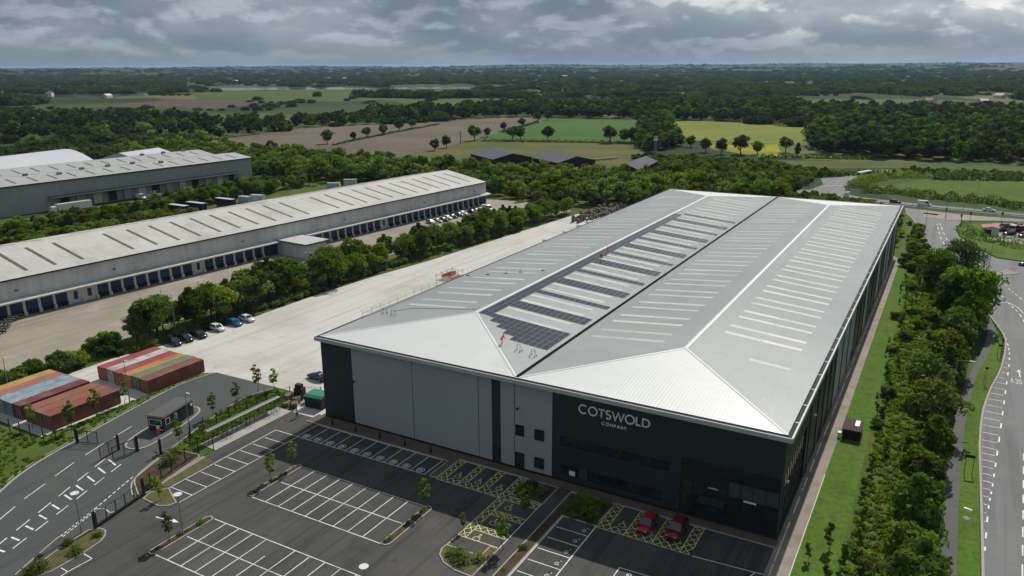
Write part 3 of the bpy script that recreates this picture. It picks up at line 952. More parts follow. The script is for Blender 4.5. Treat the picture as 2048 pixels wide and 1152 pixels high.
isl = bed('kerbed_island', [(-19.8, -23.6), (-18.1, -23.7), (-16.8, -22.5), (-17.0, -19.5), (-17.9, -15.5), (-19.5, -10.6), (-20.8, -8.8), (-22.4, -8.4), (-23.4, -10.0), (-22.6, -17.2), (-21.3, -21.7)], 'footway', True, 3, 0.28, 0.14)
bed('kerbed_island', [(101.8, 160.0), (107.3, 165.9), (104.2, 168.4), (101.9, 162.4)], 'path', w=0.3)
bed('kerbed_island', [(80, 247), (86, 244.5), (95, 247.5), (113, 256), (113, 259), (92, 259), (78, 262.5)], 'path', w=0.3)
bed('grass_island', [(78.5, 255), (84, 253.5), (84.5, 256.5), (78.8, 258)], 'grass', w=0.2)

# ---- painted markings: one flat piece each
UNIT = MB().poly([(-0.5, -0.5, 0), (0.5, -0.5, 0), (0.5, 0.5, 0), (-0.5, 0.5, 0)])
UMESH = {k: UNIT.mesh('marking_' + k, MT[k]) for k in ('white', 'yellow')}


def line(parent, a, b, w=0.12, c='white', name='bay_line', z=0.022):
    d = math.dist(a, b)
    return add(name, UMESH[c], parent, ((a[0] + b[0]) / 2, (a[1] + b[1]) / 2, z), math.atan2(b[1] - a[1], b[0] - a[0]), (d, w, 1))


def pline(parent, pts, **k):
    for i in range(len(pts) - 1):
        line(parent, pts[i], pts[i + 1], **k)


def strokes(mb, lines, th, fn, z):
    for ln in lines:
        L, Rr = offs(ln, th / 2)
        for i in range(len(ln) - 1):
            mb.poly([(*fn(Rr[i]), z), (*fn(Rr[i + 1]), z), (*fn(L[i + 1]), z), (*fn(L[i]), z)])
    return mb


def arc(cx, cy, r, a0, a1, n=14):
    return [(cx + r * math.cos(math.radians(a0 + (a1 - a0) * i / n)), cy + r * math.sin(math.radians(a0 + (a1 - a0) * i / n))) for i in range(n + 1)]


def W_(p):
    return p


CP = carpark
# left row
for i in range(8):
    line(CP, (-2.95, -28.3 + 2.5 * i), (1.4, -28.3 + 2.5 * i))
line(CP, (1.4, -30.6), (1.4, -8.0), 0.1)
pline(CP, [(-3.1, -28.6), (-3.5, -8.0), (26.2, -8.0)], w=0.12)
# bays along the facade
for i in range(11):
    u = 1.2 + 2.5 * i
    line(CP, (u, -8.0), (u, -3.3 if i < 10 else -3.1))
line(CP, (1.2, -3.2), (26.2, -3.2))


def symbol(name, lines, th, loc, rz, s, c):
    key = (id(lines), c)
    if key not in SYM:
        SYM[key] = strokes(MB(), lines, th, W_, 0).mesh(name, MT[c])
    return add(name, SYM[key], CP, (*loc, 0.024), rz, s)


SYM = {}
EV = [arc(0, 0, 0.62, 0, 360, 18), [(-0.28, -0.3), (-0.28, 0.32), (0.12, 0.32), (0.12, -0.3), (-0.28, -0.3)], [(0.12, 0.1), (0.3, 0.05), (0.3, -0.2)], [(-0.28, 0.05), (0.12, 0.05)]]
EV2 = [arc(0, 0, 0.42, 20, 330, 14), [(0.42, -0.2), (0.1, -0.05), (-0.1, -0.25)], [(0.55, 0.85), (0.85, 0.85)], [(0.7, 0.7), (0.7, 1.0)]]
WC = [arc(0.1, -0.3, 0.55, 120, 380, 16), [(-0.05, 0.75), (0.0, 0.1), (0.5, 0.1), (0.75, -0.6), (1.0, -0.55)], [(0.0, 0.4), (0.45, 0.4)], arc(-0.05, 0.95, 0.14, 0, 360, 8)]
for i in range(10):
    symbol('charging_symbol', EV, 0.11, (2.45 + 2.5 * i, -7.2), 0, 0.95, 'white')
# middle block: two rows back to back
for i in range(8):
    line(CP, (11.55 + 2.43 * i, -24.6), (11.55 + 2.43 * i, -14.95))
for v in (-14.95, -24.6):
    line(CP, (9.05, v), (31.4, v), 0.12)
line(CP, (9.6, -19.75), (31.1, -19.75))
# lower block
for i in range(12):
    u = 11.1 + 2.43 * i
    line(CP, (u, -39.75), (u, -30.85 if i not in (4, 5) else (-33.5 if i == 4 else -30.85)))
for v in (-30.85, -39.75):
    line(CP, (8.9, v), (40.5, v), 0.12)
line(CP, (9.1, -35.3), (40, -35.3))
pline(CP, [(1.1, -43.9), (2.9, -44.0), (2.8, -47.0), (1.4, -46.9)], w=0.12)
pline(CP, [(2.8, -47.0), (3.1, -49.5), (1.6, -49.6)], w=0.12)
pline(CP, [(3.1, -49.5), (3.2, -58)], w=0.12)


# accessible bays, hatched in yellow
def hatch(a, b, n, w, flip=False):
    """lattice of diagonals in a strip from a to b of width w (to the left of a-b)"""
    a, b = np.array(a, float), np.array(b, float)
    d = b - a
    t = d / np.linalg.norm(d)
    nn = np.array([-t[1], t[0]])
    for i in range(n):
        p, q = a + d * i / n, a + d * (i + 1) / n
        line(CP, tuple(p), tuple(q + nn * w), 0.1, 'yellow', 'hatch_line')
        line(CP, tuple(p + nn * w), tuple(q), 0.1, 'yellow', 'hatch_line', 0.026)


def bayset(x0, n, y0, y1, wb, wh, yh):
    """n bays of width wb with hatched gaps wh, hatched head strip yh deep"""
    x = x0
    line(CP, (x0, y0), (x0 + n * wb + (n + 1) * wh, y0), 0.1, 'yellow')
    line(CP, (x0, y1), (x0 + n * wb + (n + 1) * wh, y1), 0.1, 'yellow')
    for i in range(n + 1):
        line(CP, (x, y0), (x, y1), 0.1, 'yellow')
        line(CP, (x + wh, y0 + yh), (x + wh, y1), 0.1, 'yellow')
        hatch((x + wh, y0 + yh), (x + wh, y1), 4, wh)
        x += wh + wb
    hatch((x0, y0), (x0 + n * wb + (n + 1) * wh, y0), (n * 3 + 2), yh)


bayset(28.4, 3, -8.2, -1.95, 2.35, 1.1, 1.3)
for i in range(3):
    symbol('accessible_symbol', WC, 0.12, (30.7 + 3.45 * i, -5.9), 0, 0.8, 'yellow')
line(CP, (38.85, -8.2), (38.85, -18.4), 0.1, 'yellow')
line(CP, (40.0, -8.2), (40.0, -18.4), 0.1, 'yellow')
hatch((40.0, -8.2), (40.0, -18.4), 7, -1.15)
for k, v in enumerate((-7.2, -11.2, -15.2)):
    line(CP, (40.0, v), (44.6, v), 0.1, 'yellow')
    line(CP, (40.0, v - 1.15), (44.6, v - 1.15), 0.1, 'yellow')
    hatch((40.0, v - 1.15), (44.6, v - 1.15), 4, 1.15)
    symbol('accessible_symbol', WC, 0.12, (41.3, v - 2.5), -0.2, 0.8, 'yellow')
pline(CP, [(38.8, -21.0), (38.8, -18.35), (44.6, -18.3)], c='yellow')
pline(CP, [(44.85, -18.3), (44.75, -7.0)], w=0.12)
bayset(53.5, 3, -8.3, -1.95, 2.4, 1.25, 1.4)
for i in range(3):
    symbol('accessible_symbol', WC, 0.12, (56.1 + 3.65 * i, -6.1), 0, 0.75, 'yellow')
# charging bays by the planting strip
for i in range(8):
    v = -8.1 - 2.6 * i
    line(CP, (48.9, v), (53.35, v))
    if i:
        symbol('charging_symbol', EV2, 0.12, (52.4, v + 0.9), 0.3, 0.62, 'white')
line(CP, (53.35, -8.0), (53.4, -34), 0.14)
line(CP, (48.6, -8.1), (48.6, -34), 0.12)
pline(CP, [(59.2, -24), (59.2, -14.7), (68.5, -14.4)], w=0.12)
line(CP, (62.6, -14.6), (62.6, -20), 0.1)
symbol('charging_symbol', EV2, 0.12, (60.7, -15.5), -1.3, 0.62, 'white')
pline(CP, [(66.0, -8.35), (73.4, -7.9), (75.0, -7.7)], w=0.12)
pline(CP, [(72.9, -9.2), (73.4, -7.9)], w=0.12)
# way-out arrow near the gate
AR = MB().poly([(-1.9, -0.09, 0), (0.8, -0.09, 0), (0.8, 0.09, 0), (-1.9, 0.09, 0)]).poly([(0.7, -0.45, 0), (1.9, 0, 0), (0.7, 0.45, 0)])
AR.build('direction_arrow', MT['white'], CP, (3.6, -34.0, 0.024), 0.17)
# access road: lane dashes, zig-zag hatching, give-way
AC = access
for a, b in (((-15.0, -46.2), (-17.2, -41.9)), ((-18.1, -40.2), (-19.6, -36.4)), ((-20.5, -34.4), (-22.0, -30.6)), ((-22.7, -28.4), (-23.8, -24.6)), ((-24.4, -22.4), (-25.4, -18.6))):
    line(AC, a, b, 0.14, name='lane_dash', z=0.03)
A0, A1 = np.array((-9.4, -49.3)), np.array((-19.4, -26.6))
B0, B1 = np.array((-7.2, -48.6)), np.array((-15.4, -27.2))
for i in range(6):
    f0, f1 = i / 6 + 0.02, (i + 0.72) / 6
    line(AC, tuple(A0 + (A1 - A0) * f0), tuple(A0 + (A1 - A0) * f1), 0.16, name='lane_dash', z=0.03)
    line(AC, tuple(B0 + (B1 - B0) * (f0 + 0.03)), tuple(B0 + (B1 - B0) * (f1 + 0.03)), 0.16, name='lane_dash', z=0.03)
for i in range(10):
    f = (i + 0.4) / 9.6
    a = A0 + (A1 - A0) * (f - 0.012)
    b = B0 + (B1 - B0) * (f - 0.03)
    m_ = (a + b) / 2
    line(AC, tuple(m_ + (a - m_) * 0.62), tuple(m_ + (b - m_) * 0.62), 0.25, name='hatch_bar', z=0.03)
P_ = [np.array(q) for q in ((-5.0, -43.1), (-7.1, -37.2), (-10.5, -28.7))]
for i in range(18):
    f = i / 18 * 2
    k = int(f)
    a = P_[k] + (P_[k + 1] - P_[k]) * (f - k)
    b = P_[k] + (P_[k + 1] - P_[k]) * min(1, f - k + 0.07)
    line(AC, tuple(a), tuple(b), 0.16, name='give_way_dash', z=0.03)
    if i < 9:
        line(AC, tuple(a + (0.35, 0.12)), tuple(b + (0.35, 0.12)), 0.16, name='give_way_dash', z=0.03)
pline(AC, [(-7.0, -37.0), (-6.2, -36.3), (-4.6, -36.6), (-4.0, -36.0)], name='lane_dash', z=0.03, w=0.12)
line(AC, (-24.2, -14.2), (-21.4, -12.0), 0.12, name='stop_line', z=0.03)
# public road
HP = highway
DL = smooth_path([(96.75, 10), (97.3, 21), (97.9, 27.8), (98.7, 38.6), (99.9, 55.3), (101.0, 71.1), (102.0, 85.9), (102.1, 95.5), (101.4, 106)], 6)
for i in range(0, len(DL) - 2, 2):
    line(HP, DL[i], (np.array(DL[i]) * 0.25 + np.array(DL[i + 1]) * 0.75).tolist(), 0.2, name='edge_dash', z=0.012)
KS = smooth_path(HW[1:7], 40)
KS = {round(p[1], 0): p[0] for p in KS}
DS = {round(p[1], 0): p[0] for p in smooth_path([(96.75, 10), (97.3, 21), (97.9, 27.8), (98.7, 38.6), (99.9, 55.3), (101.0, 71.1), (102.0, 85.9), (102.1, 95.5)], 40)}
for v in [15 + 2.35 * i for i in range(12)] + [43.5 + 3.1 * i for i in range(15)]:
    k = float(round(v))
    if k in KS and k in DS and DS[k] - KS[k] > 0.45:
        line(HP, (KS[k] + 0.3, v), (DS[k] - 0.2, v - 0.1), 0.14, name='hatch_bar', z=0.012)
for i in range(12):
    v = -12 + 4.6 * i
    line(HP, (99.5 + 0.052 * (v + 12), v), (99.62 + 0.052 * (v + 12), v + 2.6), 0.16, name='lane_dash', z=0.012)
for pts in ([(99.6, 149.2), (101.5, 142.8), (102.7, 134.1), (104, 128.2), (105.3, 121.8), (106.2, 112), (106.8, 100)], [(102.4, 156), (103.9, 146.5), (105.2, 141.2), (106.8, 134.1), (108, 125)],
            [(84.5, 234.9), (85.5, 219.2), (87.2, 201.4), (89.6, 190), (93.4, 176)], [(85.4, 236), (86.9, 219), (89.0, 201), (91.5, 190)], [(81, 196), (84.6, 182)]):
    sp_ = smooth_path(pts, 4)
    for i in range(0, len(sp_) - 1, 2):
        line(HP, sp_[i], sp_[i + 1], 0.2, name='lane_dash', z=0.012)
pline(HP, smooth_path([(101.6, 130.5), (103.4, 131.3), (105.2, 127.5), (106.1, 123)], 4), w=0.18, name='lane_line', z=0.012)
AM = MB().poly([(-0.1, -2.4, 0), (0.1, -2.4, 0), (0.1, 0.9, 0), (-0.1, 0.9, 0)]).poly([(-0.42, 0.7, 0), (0.42, 0.7, 0), (0, 2.3, 0)])
AM.build('direction_arrow', MT['white'], HP, (103.35, 78.6, 0.014), 0.02)
G3 = [arc(0.3, 0.74, 0.25, 150, -90, 10) + arc(0.3, 0.26, 0.27, 90, -150, 10)]
G8 = [arc(0.3, 0.75, 0.23, -90, 270, 14), arc(0.3, 0.27, 0.27, 90, 450, 14)]
GA = [[(0, 0), (0.35, 1), (0.7, 0)], [(0.14, 0.35), (0.56, 0.35)]]
mbt = MB()
for gl, dx in ((GA, 0), (G3, 0.95), (G8, 1.75)):
    strokes(mbt, gl, 0.13, lambda p, dx=dx: ((p[0] + dx) * 0.75, p[1] * 2.3), 0)
mbt.build('road_lettering', MT['white'], HP, (101.75, 72.6, 0.014), 0.02)
for a, b in (((60, 279.5), (92, 273.6)), ((94, 273.2), (150, 262))):
    for i in range(8):
        f = i / 8
        p, q = np.array(a) + (np.array(b) - a) * f, np.array(a) + (np.array(b) - a) * (f + 0.05)
        line(mainroad, tuple(p), tuple(q), 0.15, name='lane_dash', z=0.012)
pline(mainroad, smooth_path([(31.5, 312), (36, 318), (41, 321)], 3), w=0.4, name='give_way_line', z=0.012)
MB().disc((94.8, 17.0), 0.55, 0.03, 0.05, 4).build('manhole_cover', MT['path'])
tag(bpy.data.objects['manhole_cover'], 'square pale concrete manhole cover in the roadside grass', 'manhole cover')

# ---------------------------------------------------------------- the big warehouse
W, L, EH, RH, D1, D2 = 74.28, 179.46, 14.39, 16.04, 18.95, 18.57
Q = W / 4
wh = thing('warehouse', 'huge hipped-roof warehouse with dark slate and grey cladding and white lettering', 'warehouse')
core = MB()
core.box(0.3, W - 0.3, 0.3, L - 0.3, 0, 0.3).build('floor_slab', MT['path'], wh)


def rz_(u):
    k = abs(((u / (W / 2)) % 1) - 0.5) * 2
    return RH - (RH - EH) * k


PITCH_ = 0.25
PROF = [(0.0, 0.0), (0.15, 0.0), (0.162, 0.040), (0.238, 0.040)]        # trapezoidal sheet profile


def slope_side(u_eave, u_ridge):
    """corrugated long slope, ribs running down the slope"""
    mb = MB()
    lines = []
    n = int(L / PITCH_)
    for i in range(n + 1):
        for dv, dz in PROF:
            v = i * PITCH_ + dv
            if v > L:
                break
            f = min(1.0, v / D1, (L - v) / D2)
            ue = u_eave + (u_ridge - u_eave) * f
            lines.append(((u_eave, v, EH + dz), (ue, v, EH + (RH - EH) * f + dz)))
    for a, b in lines:
        mb.v += [a, b]
    s = 1 if u_ridge > u_eave else -1
    for i in range(len(lines) - 1):
        q = (2 * i, 2 * i + 1, 2 * i + 3, 2 * i + 2)
        mb.f.append(q if s > 0 else q[::-1])
        mb.m.append(0)
    return mb


HIPP = [(0.0, 0.0), (0.38, 0.0), (0.41, 0.009), (0.47, 0.009)]


def slope_hip(u0, far=False):
    mb = MB()
    lines = []
    w_ = W / 2
    n = int(w_ / 0.5)
    d = D2 if far else D1
    for i in range(n + 1):
        for dv, dz in HIPP:
            u = i * 0.5 + dv
            if u > w_:
                break
            f = min(u, w_ - u) / (w_ / 2)
            v0, v1 = (L, L - d * f) if far else (0, d * f)
            lines.append(((u0 + u, v0, EH + dz), (u0 + u, v1, EH + (RH - EH) * f + dz)))
    for a, b in lines:
        mb.v += [a, b]
    for i in range(len(lines) - 1):
        q = (2 * i, 2 * i + 2, 2 * i + 3, 2 * i + 1)
        mb.f.append(q if not far else q[::-1])
        mb.m.append(0)
    return mb


roofs = []
for k, (a, b) in enumerate(((0, Q), (2 * Q, Q), (2 * Q, 3 * Q), (4 * Q, 3 * Q))):
    roofs.append(slope_side(a, b).build('roof_slope', MT['roof'], wh))
for u0 in (0, 2 * Q):
    slope_hip(u0).build('roof_hip', MT['roof'], wh)
    slope_hip(u0, True).build('roof_hip', MT['roof'], wh)


def cap(a, b, w, name, m, up=0.05, dn=0.0):
    """ridge, hip or valley flashing folded over a line"""
    a, b = np.array(a, float), np.array(b, float)
    d = b - a
    t = d / np.linalg.norm(d)
    nn = np.array([-t[1], t[0], 0])
    nn /= np.linalg.norm(nn)
    mb = MB()
    for s in (-1, 1):
        e = nn * s * w / 2 + np.array([0, 0, -dn])
        top = np.array([0, 0, up + 0.035])
        mb.hexa([a + top - (0, 0, .03), b + top - (0, 0, .03), b + e + top - (0, 0, .05), a + e + top - (0, 0, .05), a + top, b + top, b + e + top - (0, 0, .02), a + e + top - (0, 0, .02)])
    return mb.build(name, m, wh)


for u in (Q, 3 * Q):
    cap((u, D1, RH), (u, L - D2, RH), 0.6, 'ridge_cap', MT['ridge'], 0.04, 0.03)
    for (p, q) in (((u - Q, 0, EH), (u, D1, RH)), ((u + Q, 0, EH), (u, D1, RH)), ((u - Q, L, EH), (u, L - D2, RH)), ((u + Q, L, EH), (u, L - D2, RH))):
        cap(p, q, 0.42, 'hip_cap', MT['ridge'], 0.035, 0.02)
MB().box(2 * Q - 0.31, 2 * Q + 0.31, 0.1, L - 0.1, EH - 0.3, EH + 0.09).build('valley_gutter', MT['valley'], wh)

# eaves: dark gutter, light pressed-metal edge
for s in ('front', 'back', 'left', 'right'):
    g_, t_ = MB(), MB()
    OH = 0.75
    if s == 'front':
        g_.box(-0.05, W + 0.05, -0.68, -0.02, EH - 0.42, EH - 0.10)
        t_.box(-0.3, W + OH, -0.86, -0.70, EH - 0.6, EH + 0.0)
    if s == 'back':
        g_.box(-0.05, W + 0.05, L + 0.02, L + 0.42, EH - 0.42, EH - 0.06)
        t_.box(-0.3, W + OH, L + 0.44, L + 0.62, EH - 0.6, EH + 0.04)
    if s == 'left':
        g_.box(-0.28, -0.07, -0.66, L + 0.4, EH - 0.42, EH + 0.02)
        t_.box(-0.45, -0.31, -0.86, L + 0.61, EH - 0.62, EH + 0.03)
    if s == 'right':
        g_.box(W + 0.07, W + 0.55, -0.66, L + 0.4, EH - 0.42, EH - 0.08)
        t_.box(W + 0.57, W + 0.80, -0.69, L + 0.43, EH - 0.6, EH + 0.05)
        for i in range(30):
            t_.box(W + 0.1, W + 0.56, 4 + 5.9 * i, 4.25 + 5.9 * i, EH - 0.07, EH + 0.0)
    g_.build('gutter', MT['gutter'], wh)
    t_.build('eave_trim', MT['trim' if s != 'left' else 'joint'], wh)

# cladding of the front wall
FS = [(0, 6.5, 'slate'), (6.5, 18.6, 'panel'), (18.6, 30.65, 'panel'), (30.65, 33.0, 'panel'), (33.0, 34.4, 'slate'), (34.4, 36.8, 'panel'), (36.8, 42.9, 'panel')]
TOP = EH - 0.45
for a, b, m in FS:
    MB().box(a + 0.05, b - 0.05, 0, 0.25, 0.35, TOP).build('wall_panel', MT[m], wh)
    MB().box(b - 0.055, b + 0.055, 0.03, 0.2, 0.3, TOP).build('panel_joint', MT['joint'], wh)
MB().box(0, 61.4, 0.04, 0.3, 0.0, 0.345).build('plinth', MT['joint'], wh)


def wall_with_holes(x0, x1, z0, z1, holes, fn, th=0.25):
    """grid of boxes round rectangular openings; fn maps (along, depth, z)"""
    xs = sorted({x0, x1, *[h[0] for h in holes], *[h[1] for h in holes]})
    zs = sorted({z0, z1, *[h[2] for h in holes], *[h[3] for h in holes]})
    mb = MB()
    for i in range(len(xs) - 1):
        for j in range(len(zs) - 1):
            cx, cz = (xs[i] + xs[i + 1]) / 2, (zs[j] + zs[j + 1]) / 2
            if any(h[0] < cx < h[1] and h[2] < cz < h[3] for h in holes):
                continue
            c = [(xs[i], 0, zs[j]), (xs[i + 1], 0, zs[j]), (xs[i + 1], th, zs[j]), (xs[i], th, zs[j]), (xs[i], 0, zs[j + 1]), (xs[i + 1], 0, zs[j + 1]), (xs[i + 1], th, zs[j + 1]), (xs[i], th, zs[j + 1])]
            mb.hexa([fn(*q) for q in c])
    return mb


FRONT = lambda a, d, z: (a, d, z)
SIDE = lambda a, d, z: (W - d, a, z)


def window(x0, x1, z0, z1, n, fn, name='window', m='glass', nz=1, depth=0.16, parent=None):
    mb = MB()
    f = 0.05
    for (a, b, c, d) in ((x0, x1, z0, z0 + f), (x0, x1, z1 - f, z1), (x0, x0 + f, z0 + f, z1 - f), (x1 - f, x1, z0 + f, z1 - f)):
        mb.hexa([fn(*q) for q in ((a, 0.08, c), (b, 0.08, c), (b, 0.24, c), (a, 0.24, c), (a, 0.08, d), (b, 0.08, d), (b, 0.24, d), (a, 0.24, d))])
    for i in range(1, n):
        a = x0 + (x1 - x0) * i / n
        mb.hexa([fn(*q) for q in ((a - .03, 0.085, z0 + f), (a + .03, 0.085, z0 + f), (a + .03, 0.22, z0 + f), (a - .03, 0.22, z0 + f), (a - .03, 0.085, z1 - f), (a + .03, 0.085, z1 - f), (a + .03, 0.22, z1 - f), (a - .03, 0.22, z1 - f))])
    for i in range(1, nz):
        c = z0 + (z1 - z0) * i / nz
        mb.hexa([fn(*q) for q in ((x0 + f, 0.09, c - .03), (x1 - f, 0.09, c - .03), (x1 - f, 0.21, c - .03), (x0 + f, 0.21, c - .03), (x0 + f, 0.09, c + .03), (x1 - f, 0.09, c + .03), (x1 - f, 0.21, c + .03), (x0 + f, 0.21, c + .03))])
    o = mb.build(name, MT['joint'], parent or wh)
    for i in range(n):
        for j in range(nz):
            a, b = x0 + (x1 - x0) * i / n + 0.032, x0 + (x1 - x0) * (i + 1) / n - 0.032
            c, d = z0 + (z1 - z0) * j / nz + 0.032, z0 + (z1 - z0) * (j + 1) / nz - 0.032
            mm = m[(i * nz + j) % len(m)] if isinstance(m, list) else m
            MB().hexa([fn(*q) for q in ((a, depth, c), (b, depth, c), (b, depth + .03, c), (a, depth + .03, c), (a, depth, d), (b, depth, d), (b, depth + .03, d), (a, depth + .03, d))]).build('pane', MT[mm], o)
    return o


# openings in the pale stair panel sit slightly proud in their own reveal frames
for (a, b, c, d) in ((37.0, 38.35, 5.5, 7.15), (40.1, 41.6, 5.5, 7.15), (40.1, 41.6, 1.1, 2.75)):
    window(a, b, c, d, 1, lambda x, y, z: (x, y - 0.24, z))
window(36.95, 38.4, 0.36, 2.75, 1, lambda x, y, z: (x, y - 0.24, z), 'door', 'glass', 2)
window(33.25, 34.3, 0.36, 2.7, 1, lambda x, y, z: (x, y - 0.24, z), 'door', 'slate')
H1 = [(44.2, 60.1, 5.6, 7.05), (44.3, 59.2, 1.0, 2.65)]
wall_with_holes(43.0, 61.4, 0.36, TOP, H1, FRONT).build('wall_panel', MT['slate'], wh)
window(*H1[0][:2], *H1[0][2:], 12, FRONT, 'ribbon_window')
window(*H1[1][:2], *H1[1][2:], 11, FRONT, 'ribbon_window', ['glass', 'glass', 'blind', 'glass', 'glass', 'glass', 'glass', 'glass', 'glass', 'glass', 'glass'])
MB().box(45.6, 46.5, 0.02, 0.05, 1.25, 1.95).build('notice', MT['letter'], wh)
# glazed entrance corner
H2 = [(61.6, 74.0, 0.1, 8.4)]
wall_with_holes(61.4, W, 0.0, TOP, H2, FRONT).build('wall_panel', MT['slate'], wh)
pn = ['glass'] * 8 * 4
for i, j in ((4, 2), (5, 2), (6, 2), (7, 2)):
    pn[i * 4 + j] = 'blind'
window(61.6, 74.0, 0.1, 8.4, 8, FRONT, 'curtain_wall', pn, 4)
MB().box(64.2, 67.6, -1.5, 0.0, 3.3, 3.5).build('entrance_canopy', MT['slate'], wh)
MB().box(69.8, 71.4, -0.03, 0.05, 4.05, 4.25).build('fascia_strip', MT['letter'], wh)
MB().box(65.3, 66.6, -0.03, 0.05, 4.75, 4.9).build('fascia_strip', MT['trim'], wh)
for (a, b) in ((6.7, 7.6), (37.2, 9.6)):
    MB().box(a, a + 0.3, -0.35, 0.0, b, b + 0.22).build('wall_light', MT['black'], wh)

# right-hand side wall
H3 = [(0.5, 17.2, 0.2, 8.4)]
wall_with_holes(0.26, 19.0, 0.0, TOP, H3, SIDE).build('wall_panel', MT['slate'], wh)
window(0.5, 17.2, 0.2, 8.4, 10, SIDE, 'curtain_wall', 'glass', 3)
SB = [19.0, 26, 32, 38, 44.2, 53, 62, 71.5, 80, 88, 95.5, 104.5, 114, 124, 134, 144, 154, 164, 173, L - 0.3]
SMT = ['slate', 'slate', 'slate', 'slate', 'panel', 'panel', 'panel', 'slate', 'slate', 'panel', 'slate', 'slate', 'panel', 'slate', 'panel', 'panel', 'slate', 'panel', 'slate']
for i in range(len(SB) - 1):
    MB().box(W - 0.25, W, SB[i] + 0.06, SB[i + 1] - 0.06, 0.1, TOP).build('wall_panel', MT[SMT[i]], wh)
    MB().box(W - 0.2, W + 0.12, SB[i] - 0.09, SB[i] + 0.05, 0.1, TOP).build('downpipe', MT['joint'], wh)
for v in (30.5, 36.5, 69, 101, 131, 160):
    MB().box(W + 0.003, W + 0.07, v, v + 1.1, 0.1, 2.3).build('door', MT['joint'], wh)
for v, z in ((2.0, 7.0), (22.5, 7.6), (48, 7.6), (90, 7.6)):
    MB().box(W, W + 0.35, v, v + 0.3, z, z + 0.25).build('wall_light', MT['lampwhite'], wh)
# left and rear walls, with dock doors on the yard side
for v in range(0, 178, 12):
    MB().box(0, 0.25, v + 0.3, min(v + 12, L - 0.4) + 0.25, 0.0, TOP).build('wall_panel', MT['slate' if (v // 12) % 3 == 0 else 'panel'], wh)
for i in range(14):
    MB().box(-0.12, -0.003, 60 + 8 * i, 63 + 8 * i, 0.05, 4.2).build('dock_door', MT['trim'], wh)
MB().box(0.3, W - 0.3, L - 0.3, L - 0.05, 0.0, TOP).build('wall_panel', MT['panel'], wh)

# rooflights: pairs of translucent sheets on every slope
RLW = 0.95


def strip_mesh(u0, u1):
    s0, s1 = rz_(u0), rz_(u1)
    mb = MB()
    pr = [(-RLW / 2, -0.03)]
    for k in range(4):
        v0 = -RLW / 2 + 0.01 + k * 0.235
        pr += [(v0, 0.015), (v0 + 0.13, 0.015), (v0 + 0.15, 0.034), (v0 + 0.21, 0.034), (v0 + 0.23, 0.015)]
    pr.append((RLW / 2, -0.03))
    for (p, h0), (q, h1) in zip(pr, pr[1:]):
        mb.hexa([(u0, p, s0 - .05), (u1, p, s1 - .05), (u1, q, s1 - .05), (u0, q, s0 - .05), (u0, p, s0 + h0 + .012), (u1, p, s1 + h0 + .012), (u1, q, s1 + h1 + .012), (u0, q, s0 + h1 + .012)])
    return mb.mesh('rooflight', MT['rooflight'])


RL = [(2.9, 15.1, 0), (21.5, 34.0, 1), (39.5, 51.8, 2), (58.8, 70.7, 3)]
for a, b, k in RL:
    mid = (a + b) / 2
    m1, m2 = strip_mesh(a, mid - 0.06), strip_mesh(mid + 0.06, b)
    for i in range(16):
        for dv in (-1.85, 1.85):
            v = 22.75 + 9.08 * i + dv
            if k == 3 and i == 0:
                if dv < 0:
                    add('rooflight', m2, wh, (0, v, 0))
                continue
            add('rooflight', m1, wh, (0, v, 0))
            add('rooflight', m2, wh, (0, v, 0))
for i in range(9):
    v = 14 + 12.5 * i
    for u in (36.3, 38.0):
        MB().box(u - 0.12, u + 0.12, v - 0.12, v + 0.12, EH, EH + 0.2).build('roof_outlet', MT['ridge'], wh)

# lettering
GL = {'C': (0.98, [arc(0.5, 0.5, 0.5, 48, 312, 20)]), 'O': (1.06, [arc(0.53, 0.5, 0.5, 0, 360, 26)]),
      'T': (0.72, [[(0, 0.93), (0.72, 0.93)], [(0.36, 1), (0.36, 0)]]),
      'S': (0.62, [arc(0.3, 0.745, 0.245, 35, 270, 12) + arc(0.3, 0.255, 0.255, 90, -150, 12)]),
      'W': (1.36, [[(0, 1), (0.34, 0.03), (0.68, 0.97), (1.02, 0.03), (1.36, 1)]]),
      'L': (0.56, [[(0.07, 1), (0.07, 0.07), (0.56, 0.07)]]),
      'D': (0.92, [[(0.07, 0.0), (0.07, 0.93), (0.36, 0.93)] + arc(0.40, 0.5, 0.43, 90, -90, 16) + [(0.36, 0.07), (0.07, 0.07)]]),
      'M': (0.98, [[(0.0, 0), (0.12, 0.97), (0.49, 0.28), (0.86, 0.97), (0.98, 0)]]),
      'P': (0.62, [[(0.07, 0), (0.07, 0.93), (0.3, 0.93)] + arc(0.32, 0.69, 0.24, 90, -90, 12) + [(0.07, 0.45)]]),
      'A': (0.86, [[(0, 0), (0.43, 0.97), (0.86, 0)], [(0.17, 0.3), (0.69, 0.3)]]),
      'N': (0.82, [[(0.07, 0), (0.07, 0.95), (0.75, 0.05), (0.75, 1)]]),
      'Y': (0.78, [[(0, 1), (0.39, 0.45), (0.78, 1)], [(0.39, 0.47), (0.39, 0)]])}


def lettering(word, u0, u1, z0, cap_, th, label):
    sign = thing('sign', label, 'sign', (u0, -0.02, z0))
    gapn = sum(GL[c][0] for c in word) * cap_
    gap = (u1 - u0 - gapn) / (len(word) - 1)
    x = 0
    for c in word:
        mb = MB()
        for ln in GL[c][1]:
            Lf, Rr = offs(ln, th / 2)
            for i in range(len(ln) - 1):
                q = [Rr[i], Rr[i + 1], Lf[i + 1], Lf[i]]
                mb.hexa([(p[0] * cap_, 0.0, p[1] * cap_) for p in q] + [(p[0] * cap_, -0.1, p[1] * cap_) for p in q])
        mb.build('letter', MT['letter'], sign, (x, 0, 0))
        x += GL[c][0] * cap_ + gap
    return sign


